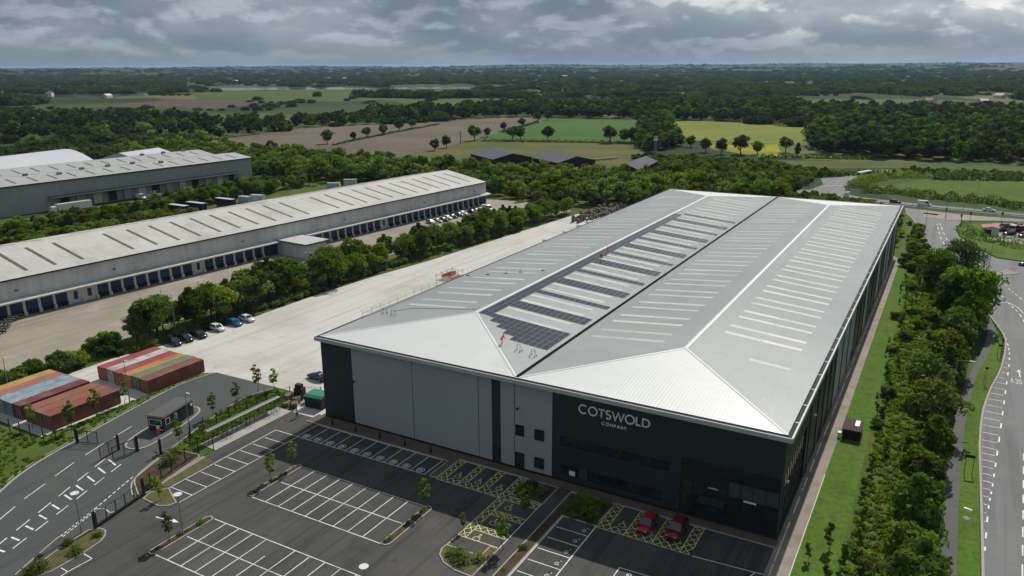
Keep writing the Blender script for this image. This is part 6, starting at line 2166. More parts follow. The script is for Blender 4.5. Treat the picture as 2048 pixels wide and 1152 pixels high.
def trestle(u, v, label, rz=0.0):
    o = thing('trestle', label, 'trestle', (u, v, rz_(u) + 0.04), rz, 'trestles on the roof')
    for (a, b) in ((-0.4, -0.35), (0.4, -0.35), (-0.4, 0.35), (0.4, 0.35)):
        MB().tube((a, b, 0), (a * 0.6, 0, 1.1), 0.028, n=5).build('leg', MT['lampgrey'], o)
        MB().box(a - 0.1, a + 0.1, b - 0.1, b + 0.1, 0, 0.05).build('foot', MT['gutter'], o)
    MB().tube((-0.3, 0, 1.1), (0.3, 0, 1.1), 0.03, n=5).build('crossbar', MT['lampgrey'], o)


trestle(32.7, 8.6, 'steel trestle in front of the nearest solar panels, closer to the hip')
trestle(35.4, 8.3, 'steel trestle in front of the nearest solar panels, closer to the valley')
trestle(2.3, 14.2, 'steel trestle near the yard eave at the front of the roof', 0.5)
trestle(4.8, 13.4, 'steel trestle standing inward from the yard eave', 0.2)
sll = MB()
LP = [(3.0, 15.6), (5.6, 18.4), (11.5, 19.3), (17.6, 20.3)]
for a, b in zip(LP, LP[1:]):
    sll.tube((*a, rz_(a[0]) + 0.09), (*b, rz_(b[0]) + 0.09), 0.035, n=5)
tag(sll.build('safety_line', MT['gutter']), 'dark safety line running up the yard-side slope to the ridge', 'safety line')


# ---------------------------------------------------------------- people
def skin(name, verts, edges, radii, m, parent):
    me = bpy.data.meshes.new(name)
    me.from_pydata(verts, edges, [])
    me.materials.append(MT[m])
    o = add(name, me, parent)
    sm = o.modifiers.new('skin', 'SKIN')
    sm.use_smooth_shade = True
    for i, r in enumerate(radii):
        d = me.skin_vertices[0].data[i]
        d.radius = (r, r)
        d.use_root = i == 0
    ss = o.modifiers.new('sub', 'SUBSURF')
    ss.levels = ss.render_levels = 1
    return o


def person(loc, z, rz, label, top, legs, hat, bend=0.0, crouch=0.0):
    """one continuous figure; clothing, helmet and hair are children"""
    o = thing('person', label, 'person', (*loc, z), rz)
    hz_ = 0.92 - crouch
    fx = 0.55 * math.sin(bend)
    sh = (fx, 0, hz_ + 0.52 * math.cos(bend))
    nk = (fx * 1.2, 0, sh[2] + 0.1)
    hd = (fx * 1.35 + 0.02, 0, sh[2] + 0.26)
    J = {'pel': (0, 0, hz_), 'che': (fx * 0.6, 0, hz_ + 0.32 * math.cos(bend)), 'sho': sh, 'nec': nk, 'hea': hd, 'cro': (hd[0], 0, hd[2] + 0.11)}
    for s, t in ((-1, 'l'), (1, 'r')):
        J['s' + t] = (sh[0], s * 0.19, sh[2] - 0.03)
        J['e' + t] = (sh[0] + 0.12 + 0.1 * bend, s * 0.27, sh[2] - 0.29)
        J['w' + t] = (sh[0] + 0.32, s * 0.22, sh[2] - 0.42 - 0.1 * bend)
        J['f' + t] = (sh[0] + 0.41, s * 0.20, sh[2] - 0.46 - 0.14 * bend)
        J['h' + t] = (0, s * 0.1, hz_ - 0.06)
        J['k' + t] = (0.07 + crouch * 0.8 + s * 0.06, s * 0.13, 0.48 - crouch * 0.35)
        J['a' + t] = (-0.03 + s * 0.1, s * 0.14, 0.08)
        J['t' + t] = (0.14 + s * 0.1, s * 0.15, 0.04)

    def sub(nodes, edges, radii, name, m):
        idx = {n_: i for i, n_ in enumerate(nodes)}
        return skin(name, [J[n_] for n_ in nodes], [(idx[a], idx[b]) for a, b in edges], radii, m, o)
    al = ['pel', 'che', 'sho', 'nec', 'hea', 'cro', 'sl', 'el', 'wl', 'fl', 'sr', 'er', 'wr', 'fr', 'hl', 'kl', 'al', 'tl', 'hr', 'kr', 'ar', 'tr']
    sub(al, [('pel', 'che'), ('che', 'sho'), ('sho', 'nec'), ('nec', 'hea'), ('hea', 'cro'), ('sho', 'sl'), ('sl', 'el'), ('el', 'wl'), ('wl', 'fl'), ('sho', 'sr'), ('sr', 'er'), ('er', 'wr'), ('wr', 'fr'),
             ('pel', 'hl'), ('hl', 'kl'), ('kl', 'al'), ('al', 'tl'), ('pel', 'hr'), ('hr', 'kr'), ('kr', 'ar'), ('ar', 'tr')],
        [0.13, 0.13, 0.11, 0.06, 0.1, 0.07, 0.06, 0.045, 0.035, 0.03, 0.06, 0.045, 0.035, 0.03, 0.085, 0.06, 0.045, 0.035, 0.085, 0.06, 0.045, 0.035], 'body', 'skin')
    sub(['pel', 'che', 'sho', 'sl', 'el', 'wl', 'sr', 'er', 'wr'], [('pel', 'che'), ('che', 'sho'), ('sho', 'sl'), ('sl', 'el'), ('el', 'wl'), ('sho', 'sr'), ('sr', 'er'), ('er', 'wr')],
        [0.17, 0.18, 0.15, 0.09, 0.07, 0.055, 0.09, 0.07, 0.055], 'jacket', top)
    sub(['pel', 'hl', 'kl', 'al', 'hr', 'kr', 'ar'], [('pel', 'hl'), ('hl', 'kl'), ('kl', 'al'), ('pel', 'hr'), ('hr', 'kr'), ('kr', 'ar')], [0.155, 0.115, 0.085, 0.07, 0.115, 0.085, 0.07], 'trousers', legs)
    hm = MB()
    n = 10
    for ring_, (r, dz) in enumerate(((0.135, 0.02), (0.125, 0.1), (0.07, 0.17))):
        hm.v += [(hd[0] + r * math.cos(2 * math.pi * i / n), r * math.sin(2 * math.pi * i / n), hd[2] + dz) for i in range(n)]
    for q in range(2):
        for i in range(n):
            hm.f.append((q * n + i, q * n + (i + 1) % n, (q + 1) * n + (i + 1) % n, (q + 1) * n + i))
            hm.m.append(0)
    hm.f.append(tuple(range(2 * n, 3 * n)))
    hm.m.append(0)
    hm.build('helmet' if hat != 'navy' else 'hair', MT[hat], o)
    return o


person((29.3, 9.3), rz_(29.3) + 0.05, 0.9, 'person in red hi-vis jacket bending on the roof by the hip', 'hivis', 'hivis', 'hivis', 0.5, 0.05)
person((22.2, 65.3), rz_(22.2) + 0.12, 2.2, 'person in orange hi-vis jacket and dark trousers bending over the solar panels', 'orange', 'navy', 'orange', 0.35)
person((21.5, 70.4), rz_(21.5) + 0.12, -0.5, 'person in orange hi-vis standing upright further up the solar panels', 'orange', 'hivis', 'orange', 0.05)
person((-3.7, -2.9), 0.03, 2.6, 'person in dark clothes with pale vest walking near the skip', 'letter', 'navy', 'navy', 0.05)

# ---------------------------------------------------------------- planting on the site
def rc(*k):
    return random.choice(k)


# value noise
NG_ = rng.random((64, 64))


def vnoise(x, y):
    xi, yi = math.floor(x), math.floor(y)
    fx, fy = x - xi, y - yi
    fx, fy = fx * fx * (3 - 2 * fx), fy * fy * (3 - 2 * fy)
    g = lambda a, b: NG_[a % 64, b % 64]
    return (g(xi, yi) * (1 - fx) + g(xi + 1, yi) * fx) * (1 - fy) + (g(xi, yi + 1) * (1 - fx) + g(xi + 1, yi + 1) * fx) * fy


def vn2(x, y):
    return 0.6 * vnoise(x + 31, y + 7) + 0.4 * vnoise(x * 2.7, y * 2.7 + 11)


tn = 60
ang = rng.uniform(0, 6.28, tn)
tc = np.stack([rng.uniform(-0.6, 0.6, tn), rng.uniform(-0.6, 0.6, tn), rng.uniform(0.08, 0.38, tn)], 1)
tN = np.stack([np.cos(ang), np.sin(ang), rng.uniform(-0.1, 0.6, tn)], 1)
PROTO['tuft'] = (quads_mesh('tuft', tc, tN, rng.uniform(0.22, 0.5, tn), rng.uniform(0.1, 0.9, tn), MT['blade']), None)
tc2 = tc * np.array([0.9, 0.9, 0.45])
PROTO['turf'] = (quads_mesh('turf', tc2, tN * np.array([1, 1, 2]), rng.uniform(0.14, 0.28, tn), rng.uniform(0.0, 0.6, tn), MT['blade']), None)

SAP = [((-16.4, -9.6), 1.0, 'young tree with pale leaves on the grass bank, second from the gatehouse end'), ((-17.2, -3.8), 0.95, 'young tree on the grass bank in the middle of the row'), ((-17.9, 1.6), 1.2, 'tall young tree on the grass bank near the yard edge'), ((-15.6, 3.6), 1.0, 'young tree on the grass bank nearest the pallets'),
       ((-12.7, -19.2), 1.05, 'young tree beside the mesh fence opposite the gatehouse'), ((8.4, -16.0), 1.0, 'young tree at the top end of the middle parking block'), ((8.3, -20.2), 1.0, 'young tree halfway along the bed of the middle parking block'), ((32.0, -15.8), 1.05, 'slim young tree in the right bed of the middle parking block'),
       ((8.1, -37.1), 0.95, 'bushy young tree in the bed of the lower parking block'), ((-1.2, -31.3), 0.7, 'small tree in the corner bed at the sliding gate'), ((-34.4, -13.6), 1.1, 'young tree between the two container blocks'), ((-33.8, -19.2), 1.2, 'young tree in front of the rusty containers'),
       ((-32.2, -24.6), 1.2, 'young tree beside the open gate on the grass verge'), ((-38.8, -27.2), 1.0, 'young tree before the corner of the near containers'), ((-47.8, -27.5), 1.0, 'young tree before the blue containers'), ((45.4, -18.2), 1.1, 'young tree by the footpath at the accessible bays'),
       ((44.6, -11.2), 1.0, 'young tree by the footpath beside the hatched bays'), ((38.9, -17.4), 0.6, 'thin sapling at the rounded kerb of the accessible bays')]
for i, (p, s, lb) in enumerate(SAP):
    tree('sapling%d' % (i % 2), p, s, lb, 'tree', 'young planted trees', 'young_tree')
for p, s, lb in (((-2.4, -43.7), 0.9, 'shrub at the lamp in the planted bed by the road'), ((0.2, -44.3), 1.1, 'round green shrub in the middle of the planted bed by the road'), ((-0.4, -48.9), 1.5, 'large shrub at the bottom end of the planted bed by the road'), ((-0.9, -40.8), 0.7, 'small shrub beside the sliding gate post'),
                 ((-5.6, -29.0), 1.3, 'round shrub behind the sliding gate'), ((-9.0, -23.6), 1.6, 'big shrub inside the mesh fence corner'), ((-10.8, -21.4), 1.1, 'shrub beside the young tree at the mesh fence'), ((42.0, -22.6), 1.5, 'spreading shrub in the rounded bed of the accessible bays'), ((43.9, -21.6), 1.0, 'low shrub at the footpath end of the rounded bed'),
                 ((40.4, -22.2), 0.9, 'low shrub at the kerb of the rounded bed'), ((8.3, -32.4), 0.7, 'reddish small shrub at the top of the lower block bed')):
    tree('roundbush%d' % rc(0, 1), p, s, lb, 'shrub', None, 'shrub')
for (poly, st, sc, lb) in (([(40.3, -6.4), (44.6, -6.6), (44.6, -2.4), (40.3, -2.4)], 1.5, (0.8, 1.3), 'shrub in the shaded bed against the facade beside the accessible bays'), ([(48.6, -7.8), (52.8, -7.8), (53.0, -2.6), (47.3, -2.6)], 1.6, (0.8, 1.3), 'shrub in the shaded bed between the footpath and the red cars'),
                           ([(47.2, -40), (48.3, -40), (48.3, -8.3), (47.2, -8.3)], 1.15, (0.3, 0.75), 'low shrub in the narrow strip beside the charging bays'), ([(8.15, -24.2), (8.85, -24.2), (8.85, -15.1), (8.15, -15.1)], 0.8, (0.25, 0.5), 'low shrub in the left bed of the middle parking block'),
                           ([(31.6, -24.2), (32.4, -24.2), (32.4, -15.1), (31.6, -15.1)], 0.8, (0.25, 0.5), 'low shrub in the right bed of the middle parking block'), ([(7.9, -39.4), (8.6, -39.4), (8.6, -31.2), (7.9, -31.2)], 0.8, (0.25, 0.5), 'low shrub in the bed of the lower parking block')):
    for p in scatter(poly, st, 0.35):
        tree('roundbush%d' % rc(0, 1), p, random.uniform(*sc), lb, 'shrub', lb.replace('shrub', 'shrubs', 1), 'shrub')

# hedge belt between the two yards
BELT = [((-64, 40), (-55.5, 40), 0.95), ((-64, 66), (-55.5, 66), 1.25)]


def belt(poly, step, keys, smin, smax, label, group, name='tree', cat='tree', jit=0.4):
    for p in scatter(poly, step, jit):
        tree(rc(*keys), p, random.uniform(smin, smax), label, cat, group, name)


TK = ('tree0', 'tree1', 'tree2')
BK = ('bush0', 'bush1', 'bush2')
G1 = 'trees in the belt between the yards'
belt([(-63.5, 8), (-58, 8), (-57, 36), (-63.5, 36)], 3.1, TK, 0.75, 1.4, 'leafy tree in the belt behind the row of parked yard cars', G1)
belt([(-63.5, 36), (-56.5, 36), (-55.5, 62), (-63.5, 62)], 3.1, TK, 0.75, 1.5, 'leafy tree in the belt between the parked yard cars and the annex block', G1)
belt([(-63.0, 62), (-55.5, 62), (-55, 88), (-62.5, 88)], 3.3, TK, 0.85, 1.5, 'tall leafy tree in the belt opposite the annex block', G1)
belt([(-61, 88), (-54.5, 88), (-52, 112), (-59.5, 112)], 3.3, TK, 0.75, 1.4, 'leafy tree in the belt beyond the annex block', G1)
belt([(-58, 116), (-50.5, 116), (-47, 160), (-55, 160)], 3.4, TK, 0.7, 1.3, 'rounded leafy tree in the far belt opposite the row of dock cars', G1)
belt([(-56, 0), (-54.2, 45), (-53.6, 78), (-51.5, 100), (-48.5, 124), (-46, 160), (-47.5, 160), (-50, 124), (-53, 100), (-55.2, 78), (-56, 45), (-58, 0)], 2.0, BK, 0.5, 0.9, 'low bush at the foot of the fence along the concrete yard', 'low bushes along the yard fence', 'bush', 'bush')
belt([(-66, -44), (-58.5, -44), (-58.5, -20), (-60, 6), (-65, 8)], 3.2, BK, 0.9, 1.6, 'green bush in the belt behind the containers', 'bushes behind the containers', 'bush', 'bush')
belt([(-52, 162), (-44, 162), (-42, 186), (-46, 192), (-55, 188)], 4.5, TK, 0.8, 1.1, 'leafy tree at the far corner of the concrete yard', 'trees at the far yard corner')
tree('slim1', px(915, 473), 1.8, 'thin open tree in a gap of the belt opposite the dock cars', 'tree', None, 'tree')
hedge([(-60, -45), (-59.5, -20), (-60.5, 0)], 3.0, 1.2, 'low scrubby hedge at the foot of the bushes behind the containers', dens=9, size=0.35, key='leaf_light')

# belt beside the public road
G2 = 'trees along the public footpath'
ROW = ((-14, 89.2, 1.0, 'tree1'), (-7, 90.0, 1.05, 'tree1'), (-1, 88.6, 0.95, 'tree0'), (4.5, 89.8, 1.05, 'tree1'), (10, 89.5, 0.9, 'tree2'), (16, 90.2, 0.85, 'tree1'), (22.5, 89.3, 0.8, 'tree0'), (29, 90.0, 0.85, 'tree1'), (35, 89.7, 1.0, 'tree1'), (40.5, 90.2, 0.9, 'tree2'), (46, 89.5, 0.95, 'tree0'), (52, 90.4, 0.95, 'tree1'), (57, 89.2, 0.9, 'tree2'),
                   (63, 91.0, 1.0, 'tree1'), (69, 91.2, 1.05, 'tree0'), (75, 91.8, 1.0, 'tree1'), (82, 92.0, 1.15, 'tree1'), (89, 93.0, 1.2, 'tree0'), (95, 94.4, 1.1, 'tree1'), (101, 95.0, 1.2, 'tree2'), (108, 95.3, 1.35, 'tree0'), (115, 94.6, 1.4, 'tree0'), (121, 92.5, 1.3, 'tree2'), (104, 91.0, 1.1, 'tree1'), (112, 90.0, 1.1, 'tree1'), (128, 91.0, 1.2, 'tree1'))
ORD2 = ORD + ['eleventh', 'twelfth', 'thirteenth', 'fourteenth', 'fifteenth', 'sixteenth', 'seventeenth', 'eighteenth', 'nineteenth', 'twentieth', 'twenty-first', 'twenty-second', 'twenty-third', 'twenty-fourth', 'twenty-fifth', 'twenty-sixth']
for i, (v, u, s, k) in enumerate(sorted(ROW)):
    s *= random.uniform(0.85, 1.6)
    tree(k, (u + random.uniform(-0.8, 0.5), v), s, 'dense leafy footpath tree, %s in the row counted up from the bottom of the picture' % ORD2[i], 'tree', G2)
tree('bigtree', (92.2, 148.0), 1.05, 'big spreading open-crowned tree at the road bend', 'tree')
tree('bigtree', (87.5, 140.5), 0.9, 'large tree just behind the big spreading tree at the bend', 'tree')
G3 = 'scrub in the rough grass'
belt([(84, -12), (88.5, -12), (88.3, 30), (88.8, 60), (90, 90), (87.5, 128), (83, 128), (84.5, 60), (85.5, 20)], 6.2, ('bush2', 'bush2', 'bush0', 'slim1'), 0.35, 0.95, 'pale green bush in the rough grass between the path and the footpath trees', G3, 'bush', 'bush')
belt([(80.5, 40), (83, 40), (83.5, 150), (79.8, 168), (79, 150), (80, 90)], 3.1, ('slim0', 'slim1', 'bush2'), 0.5, 0.85, 'spindly young tree at the edge of the mown grass beside the warehouse', 'young scrub at the mown grass', 'young_tree')
belt([(78.2, 150), (86, 150), (84, 180), (77, 240), (75, 240), (77, 185)], 3.6, BK, 0.6, 1.1, 'green bush between the warehouse corner and the slip road', 'bushes at the slip road', 'bush', 'bush')
belt([(86, 128), (91.5, 128), (89.5, 142), (86.5, 168), (83, 172), (82, 150)], 3.6, BK, 0.8, 1.3, 'dark bush below the big spreading tree', 'bushes under the big tree', 'bush', 'bush')
for i, (u, v, s) in enumerate(((78.3, -2.4, 0.75), (80.2, 1.2, 1.1), (82.0, -2.6, 1.15), (83.4, 2.8, 0.95), (80.9, -6.5, 0.9), (83.2, 9, 0.8), (82.2, 17, 0.8), (82.8, 24, 0.8), (83.9, 31, 0.9), (82.4, 43, 0.8))):
    tree('slim0', (u, v), s * 1.15, 'dark slender young tree on the grass strip, %s from the warehouse corner end' % ORD[i], 'tree', 'slender young trees on the strip', 'young_tree')
wood('meadow_grass', [p for p in scatter([(82.4, -25), (91.5, -25), (92, 40), (94, 70), (96, 105), (88, 135), (82, 165), (79.5, 165), (81.2, 100), (82.2, 30)], 0.85, 0.8) if vn2(p[0] / 3.1, p[1] / 6.0) + 0.25 * min(1, (p[0] - 81) / 4) > 0.42], ('tuft',), 'tall rough meadow grass between the mown strip and the footpath', 'grass', 0.35, 0.9)
wood('verge_grass', [p for p in scatter([(-57, -48), (-20, -48), (-23.5, -41), (-27.6, -32), (-30, -22), (-32.6, -9), (-33.8, 3), (-34.3, 2), (-34.6, -29), (-57, -31)], 0.85, 0.7) if vn2(p[0] / 4, p[1] / 4) > 0.35], ('tuft',), 'rough verge grass in front of the containers', 'grass', 0.25, 0.6)
wood('bank_grass', [p for p in scatter([(-16, 4), (-17.3, -0.8), (-16.5, -7), (-15, -13), (-13.4, -18), (-10.5, -18.5), (-10.5, -1), (-11, 4)], 0.55, 0.5)], ('turf', 'tuft'), 'tufted grass on the bank behind the cycle shelter', 'grass', 0.5, 0.9)

# behind the cross-dock building
belt([(-193, 15), (-176, 15), (-172, 120), (-189, 120)], 4.2, BK, 1.0, 1.7, 'dark bush in the strip behind the ridge of the cross-dock roof', 'bushes behind the cross-dock', 'bush', 'bush')
G4 = 'trees between the two left warehouses'
belt([(-209, 10), (-196, 10), (-192, 120), (-205, 120)], 3.9, ('tree0', 'tree1', 'tree2'), 0.6, 0.88, 'leafy tree in the row between the cross-dock and the grey warehouse', G4)
belt([(-207, 120), (-192, 120), (-188, 205), (-203, 205)], 4.6, ('tree0', 'tree1', 'tree2'), 0.8, 1.1, 'leafy tree behind the trailers beyond the long roof', 'trees behind the trailers')

# ---------------------------------------------------------------- fields, woods, horizon
FT = [(160, 520, 1.05, 'big round oak at the left end of the row across the ploughed field'), (312, 500, 0.65, 'small oak, second in the row across the ploughed field'), (390, 485, 0.85, 'oak, third in the row across the ploughed field'), (487, 468, 0.9, 'oak, fourth in the row across the ploughed field'), (580, 445, 0.95, 'oak, fifth in the row across the ploughed field'), (660, 432, 0.9, 'oak at the far end of the row across the ploughed field'),
      (790, 560, 0.8, 'round tree at the near corner of the ploughed field'), (857, 545, 0.85, 'second round tree at the near corner of the ploughed field'), (1020, 500, 1.15, 'tall oak where the ploughed and green fields meet'), (1095, 480, 0.75, 'smaller oak beside the tall one at the green field edge'), (1190, 445, 0.75, 'lone oak up the boundary of the green field'), (1245, 500, 1.1, 'broad oak at the lower hedge of the green field'),
      (1290, 495, 1.0, 'oak touching the broad one at the lower hedge of the green field'), (1297, 420, 0.8, 'dark oak in the upper green field boundary'), (1390, 395, 1.05, 'oak at the top corner of the green field'), (1450, 380, 1.0, 'oak against the wood at the top of the green field'), (1450, 500, 1.05, 'lone oak in the lower hedge of the green field'), (1810, 515, 1.25, 'large oak at the lower right of the green field'),
      (1895, 515, 1.05, 'oak beside the large one at the lower right of the green field'), (1940, 515, 1.1, 'last oak of the lower hedge next to the tree avenue')]
for i, (x, y, s, lb) in enumerate(FT):
    tree('oak%d' % (i % 3), px(600 + x / 2.9257, 110 + y / 2.9257), s, lb, 'tree', None, 'oak_tree')
for i, (x, y, s, lb) in enumerate(((438, 445, 0.8, 'dark round tree at the left foot of the yellow field'), (585, 480, 1.0, 'dark tree below the flowering strip'), (680, 480, 1.25, 'large round dark tree in front of the flowering strip'), (760, 480, 0.85, 'round dark tree beside the large one at the flowering strip'), (510, 470, 0.9, 'dark tree at the left end of the flowering strip'), (895, 470, 1.0, 'tree beside the fir at the right of the flowering strip'))):
    tree('oak%d' % (i % 3), px(1200 + x / 2.415, 110 + y / 2.415), s, lb, 'tree', None, 'oak_tree')
tree('fir', px(1595, 312), 1.0, 'dark pointed fir beside the house at the yellow field', 'tree', None, 'fir_tree')
for i, (x, y, s, lb) in enumerate(((205, 300, 1.1, 'tall pale poplar clump behind the white hall roof'), (292, 285, 1.0, 'tall pale poplar clump further along behind the halls'), (405, 292, 0.75, 'single tall poplar in front of the ploughed field'), (70, 300, 0.7, 'dark round tree at the far left beyond the halls'))):
    tree('poplar', px(x, y), s, lb, 'tree', None, 'poplar_tree')
dp = px(921, 287)
dt = thing('dead_tree', 'bare dead tree standing in the ploughed field corner', 'tree', (*dp, 0))
tk = MB().tube((0, 0, -0.1), (0.2, 0, 9.5), 0.45, 0.15, 6)
tk.build('trunk', MT['bark'], dt)
for k, (z, a, l_) in enumerate(((4.5, 0.3, 2.6), (5.5, 3.0, 3.0), (6.8, 1.4, 2.2), (7.6, 4.4, 2.2), (8.6, 2.4, 1.6))):
    MB().tube((0.1, 0, z), (l_ * math.cos(a), l_ * math.sin(a), z + 1.2), 0.16, 0.04, 5).build('branch', MT['bark'], dt)
hedge([px(600 + x / 2.9257, 110 + y / 2.9257) for x, y in ((1060, 505), (1400, 508), (1740, 515), (1990, 522))], 3.0, 2.0, 'clipped dark hedge along the bottom of the green field', dens=4, size=0.9)
hedge([px(600 + x / 2.9257, 110 + y / 2.9257) for x, y in ((190, 530), (330, 500), (500, 465), (660, 435), (815, 407))], 2.6, 1.6, 'hedge running across the ploughed field under the oaks', dens=3.5, size=0.9)
hedge([px(600 + x / 2.9257, 110 + y / 2.9257) for x, y in ((1180, 455), (1290, 425), (1390, 395))], 3.0, 2.0, 'hedge between the ploughed field and the green field', dens=3.5, size=0.9)
hedge([px(1200 + x / 2.415, 110 + y / 2.415) for x, y in ((780, 497), (900, 497), (1100, 500), (1330, 505))], 4.0, 2.6, 'long clipped hedge above the hay meadow', dens=4, size=0.9)
hedge([px(1200 + x / 2.415, 110 + y / 2.415) for x, y in ((1260, 660), (1420, 665), (1600, 690), (1760, 705), (1900, 715), (2060, 750))], 9.0, 3.2, 'thick wild hedge between the main road and the pasture', dens=5, size=0.7)
hedge([px(1200 + x / 2.415, 110 + y / 2.415) for x, y in ((1225, 640), (1290, 610), (1400, 590), (1560, 588))], 10.0, 3.4, 'thick wild hedge on the upper side of the pasture beside the coach', dens=5, size=0.7, key='leaf_mid')
hedge([px(1200 + x / 2.415, 110 + y / 2.415) for x, y in ((1050, 585), (1220, 580), (1400, 575))], 7.0, 2.6, 'hedge above the roundabout exit road', dens=4, size=0.8)
hedge([px(1200 + x / 2.415, 110 + y / 2.415) for x, y in ((1600, 598), (1800, 600), (2060, 605))], 10.0, 4.0, 'dark hedge along the top of the pasture', dens=5, size=0.9)
hedge([px(1800 + x / 4.431, 380 + y / 4.431) for x, y in ((540, 350), (620, 400), (720, 440), (900, 470), (1099, 520))], 5.0, 2.4, 'dark hedge round the vehicle compound', dens=8, size=0.5)
sheet('compound_verge', [px(1800 + x / 4.431, 380 + y / 4.431) for x, y in ((505, 335), (530, 400), (640, 470), (720, 530), (860, 595), (1150, 640), (1150, 480), (800, 420), (760, 300), (560, 300))], MT['grass'], 0.02)


def clear(p, polys):
    return not any(inside(q, p[0], p[1]) for q in polys)


FIELDS = [f[1] for f in F]
ROADS = [[(20, 283), (70, 268), (170, 250), (170, 268), (95, 281), (57, 290), (50, 296), (46, 325), (44, 339), (64, 395), (50, 398), (24, 342), (28, 300)]]
W1 = [(-420, 215), (-300, 235), (-262, 215), (-205, 208), (-150, 226), (-112, 222), (-78, 207), (-58, 200), (-20, 222), (30, 262), (24, 292), (-40, 290), (-62, 280), (-78, 286), (-118, 284), (-170, 288), (-224, 290), (-289, 297), (-420, 303)]
wood('woodland', [p for p in scatter(W1, 6.0) if clear(p, FIELDS + ROADS)], ('wood0', 'wood1', 'wood0'), 'broad belt of bright green woodland behind the warehouses', 'woodland', 0.5, 1.0)
W7 = [(-14, 188), (74, 186), (71, 258), (30, 286), (-20, 230)]
wood('scrub', [p for p in scatter(W7, 3.6) if clear(p, ROADS)], ('bush0', 'bush1', 'bush0', 'bush2'), 'dense green scrub between the warehouse and the main road', 'scrub', 0.7, 1.35)
W8 = [(-55, 300), (26, 300), (27, 340), (34, 358), (-6, 395), (-70, 408), (-95, 385), (-60, 345)]
wood('scrub', [p for p in scatter(W8, 4.2) if clear(p, ROADS)], ('bush0', 'bush1', 'bush0', 'bush1', 'bush2'), 'bushy scrub beyond the roundabout exit road', 'scrub', 0.6, 1.3)
W9 = [(58, 398), (34, 362), (44, 352), (66, 384), (120, 392), (200, 385), (200, 410), (72, 406)]
wood('scrub', [p for p in scatter(W9, 4.5) if clear(p, ROADS + FIELDS)], ('bush1', 'bush0'), 'dark scrub above the pasture', 'scrub', 0.7, 1.0)
W5 = [(-124, 472), (-100, 430), (-86, 412), (-88, 470), (-110, 522), (-126, 562), (-180, 726), (-216, 734), (-176, 625)]
wood('tree_avenue', [p for p in scatter(W5, 8.0)], ('wood1', 'wood2', 'wood1'), 'dense avenue of trees between the green and yellow fields', 'woodland', 0.85, 1.2)
W3 = [(-12, 532), (2, 470), (42, 452), (104, 462), (180, 448), (330, 520), (330, 820), (40, 760), (-32, 702)]
wood('dark_wood', [p for p in scatter(W3, 9.0)], ('wood1', 'wood2', 'wood2'), 'dark dense wood to the right of the yellow field', 'woodland', 1.0, 1.5)
W2 = [(-470, 560), (-420, 640), (-382, 694), (-345, 712), (-222, 742), (-180, 735), (-142, 750), (-32, 706), (40, 765), (330, 830), (330, 1000), (-60, 1020), (-300, 960), (-420, 900), (-560, 700)]
wood('tree_belt', [p for p in scatter(W2, 12.0) if clear(p, FIELDS) and random.random() < 0.9], ('wood1', 'wood2', 'wood2'), 'wide belt of dark woodland beyond the ploughed and green fields', 'woodland', 1.0, 1.5)
W4 = [(-700, 230), (-430, 345), (-475, 480), (-415, 600), (-470, 640), (-560, 560), (-600, 495), (-665, 495), (-745, 550), (-900, 470), (-900, 260)]
wood('tree_belt', [p for p in scatter(W4, 14.0) if clear(p, FIELDS) and random.random() < 0.75], ('wood1', 'wood2', 'wood2'), 'dark scattered woodland beyond the white halls', 'woodland', 0.9, 1.4)


LAKES = [[(-1720, 1200), (-1400, 1420), (-1183, 1560), (-985, 1590), (-970, 1860), (-1290, 1830), (-1580, 1690), (-1880, 1460)], [(-1780, 780), (-1500, 800), (-1380, 985), (-1530, 1080), (-1690, 1010), (-1870, 980)]]
NEARW = [W2, W3, W4, W5, W1]
pts, scs = [], []
tries = 0
while len(pts) < 9000 and tries < 60000:
    tries += 1
    a = YAW + random.uniform(-0.72, 0.72)
    r = 560 * (26.0) ** random.random()
    x, y = CAM[0] - math.sin(a) * r, CAM[1] + math.cos(a) * r
    nv = 0.65 * vnoise(x / 230 + 9, y / 150) + 0.35 * vnoise(x / 70, y / 60 + 5)
    if nv < 0.50 + (0.09 if r < 1500 else -0.04 if r > 3000 else 0.05):
        continue
    if not clear((x, y), FIELDS + LAKES + NEARW):
        continue
    pts.append((x, y, 0))
    scs.append(1.0 if r > 1500 else 0.62)
# hedgerows: straight lines of clumps
for k in range(240):
    a = YAW + random.uniform(-0.72, 0.72)
    r = 620 * (9.0) ** random.random()
    x, y = CAM[0] - math.sin(a) * r, CAM[1] + math.cos(a) * r
    d = random.choice((0.45, 0.45 + HP2, 0.3, 0.6 + HP2))
    n = random.randint(5, 16)
    for j in range(n):
        q = (x + math.cos(d) * j * 17, y + math.sin(d) * j * 17)
        if clear(q, FIELDS + LAKES + NEARW) and random.random() < 0.85:
            pts.append((*q, 0))
            scs.append(random.uniform(0.25, 0.5))
# low wooded hills on the skyline, with woods standing on them
HILLP = []


def hill_h(h0, h1, seed, f):
    i = f * 219
    return h0 + (h1 - h0) * (0.6 * vnoise(i / 19 + seed, 3.3) + 0.28 * vnoise(i / 5 + seed, 7.7) + 0.12 * vnoise(i / 1.3, seed))


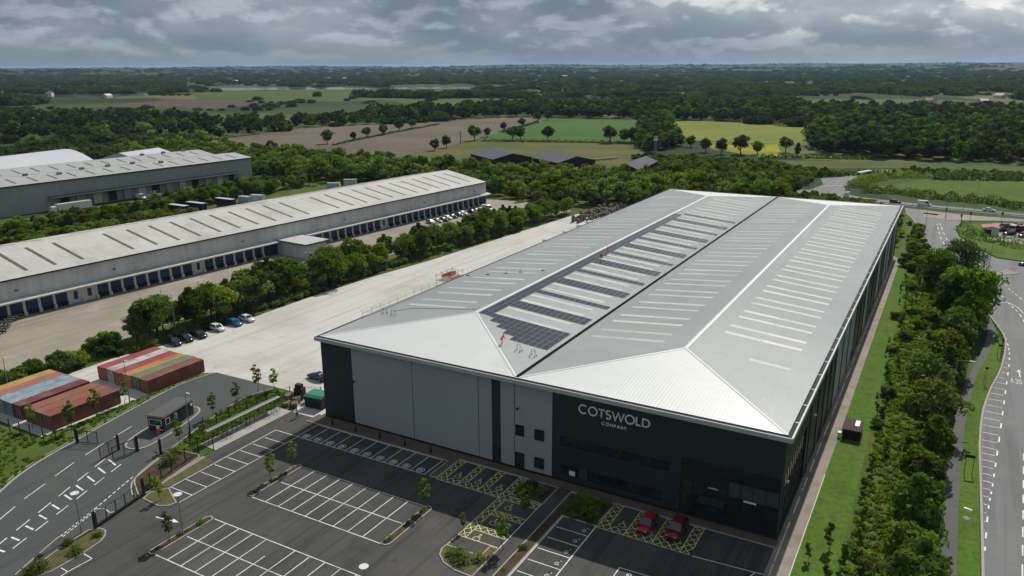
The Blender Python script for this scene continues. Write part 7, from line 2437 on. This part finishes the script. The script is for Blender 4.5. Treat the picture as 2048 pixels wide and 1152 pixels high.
def hills(r, h0, h1, seed, m, nwood):
    mb = MB()
    n = 220
    PR = ((-900, 0), (-350, 0.6), (0, 1.0), (700, 0.5), (1500, 0))
    for i in range(n):
        a = YAW + 0.9 - 1.8 * i / (n - 1)
        hh = hill_h(h0, h1, seed, i / (n - 1))
        c, s = -math.sin(a), math.cos(a)
        for dr, k in PR:
            mb.v.append((CAM[0] + c * (r + dr), CAM[1] + s * (r + dr), hh * k - 0.2))
    for i in range(n - 1):
        for j in range(4):
            mb.f.append((i * 5 + j, i * 5 + j + 1, (i + 1) * 5 + j + 1, (i + 1) * 5 + j))
            mb.m.append(0)
    for q in range(nwood):
        f, dr = random.random(), random.uniform(-880, 60)
        if vnoise(f * 90 + seed, dr / 160) < 0.42:
            continue
        a = YAW + 0.9 - 1.8 * f
        z = hill_h(h0, h1, seed, f) * np.interp(dr, [p[0] for p in PR], [p[1] for p in PR])
        HILLP.append((CAM[0] - math.sin(a) * (r + dr), CAM[1] + math.cos(a) * (r + dr), z - 1.0))
    return tag(mb.build('hills', m), kind='structure')


HM = field('wooded_hill', (0.016, 0.028, 0.016), (0.055, 0.066, 0.036), 0, 0, 0, 0.0022)
hills(5200, 4, 20, 5.0, HM, 2600)
hills(7200, 16, 48, 1.0, HM, 2600)
hills(10500, 34, 74, 11.0, HM, 2200)
hills(15000, 44, 104, 23.0, HM, 1200)
pts += HILLP
scs += [random.uniform(0.9, 1.5) for _ in HILLP]
wood('distant_woods', pts, ('far0', 'far1'), 'distant woods and hedgerows running to the horizon', 'woodland', 0.8, 1.35, (0.75, 1.2), 0.0, np.array(scs))

# ---------------------------------------------------------------- air
hm = bpy.data.materials.new('thin_haze')
hm.use_nodes = True
t = NT(hm.node_tree)
t.n.clear()
pvn = t.node('ShaderNodeVolumePrincipled')
pvn.inputs['Color'].default_value = (0.46, 0.68, 1.0, 1)
pvn.inputs['Density'].default_value = HAZE = 3.0e-5
pvn.inputs['Anisotropy'].default_value = 0.2
om = t.node('ShaderNodeOutputMaterial')
t.l.new(pvn.outputs[0], om.inputs['Volume'])
tag(MB().box(-34500, 34500, -34500, 34500, -1.5, 125).build('haze', hm), 'thin pale haze in the air over the whole landscape', 'haze', kind='stuff')

# ---------------------------------------------------------------- put each thing's origin at its own base
for o in list(COL.objects):
    if o.type == 'EMPTY' and o.parent is None and o.children and o.name != 'warehouse' and abs(o.location[0]) < 1e-6 and abs(o.location[1]) < 1e-6:
        xs, ys = [], []
        for c in o.children:
            for k in (c.bound_box[0], c.bound_box[6]):
                xs.append(c.location[0] + k[0])
                ys.append(c.location[1] + k[1])
        cx, cy = (min(xs) + max(xs)) / 2, (min(ys) + max(ys)) / 2
        o.location = (cx, cy, o.location[2])
        for c in o.children:
            c.location = (c.location[0] - cx, c.location[1] - cy, c.location[2])
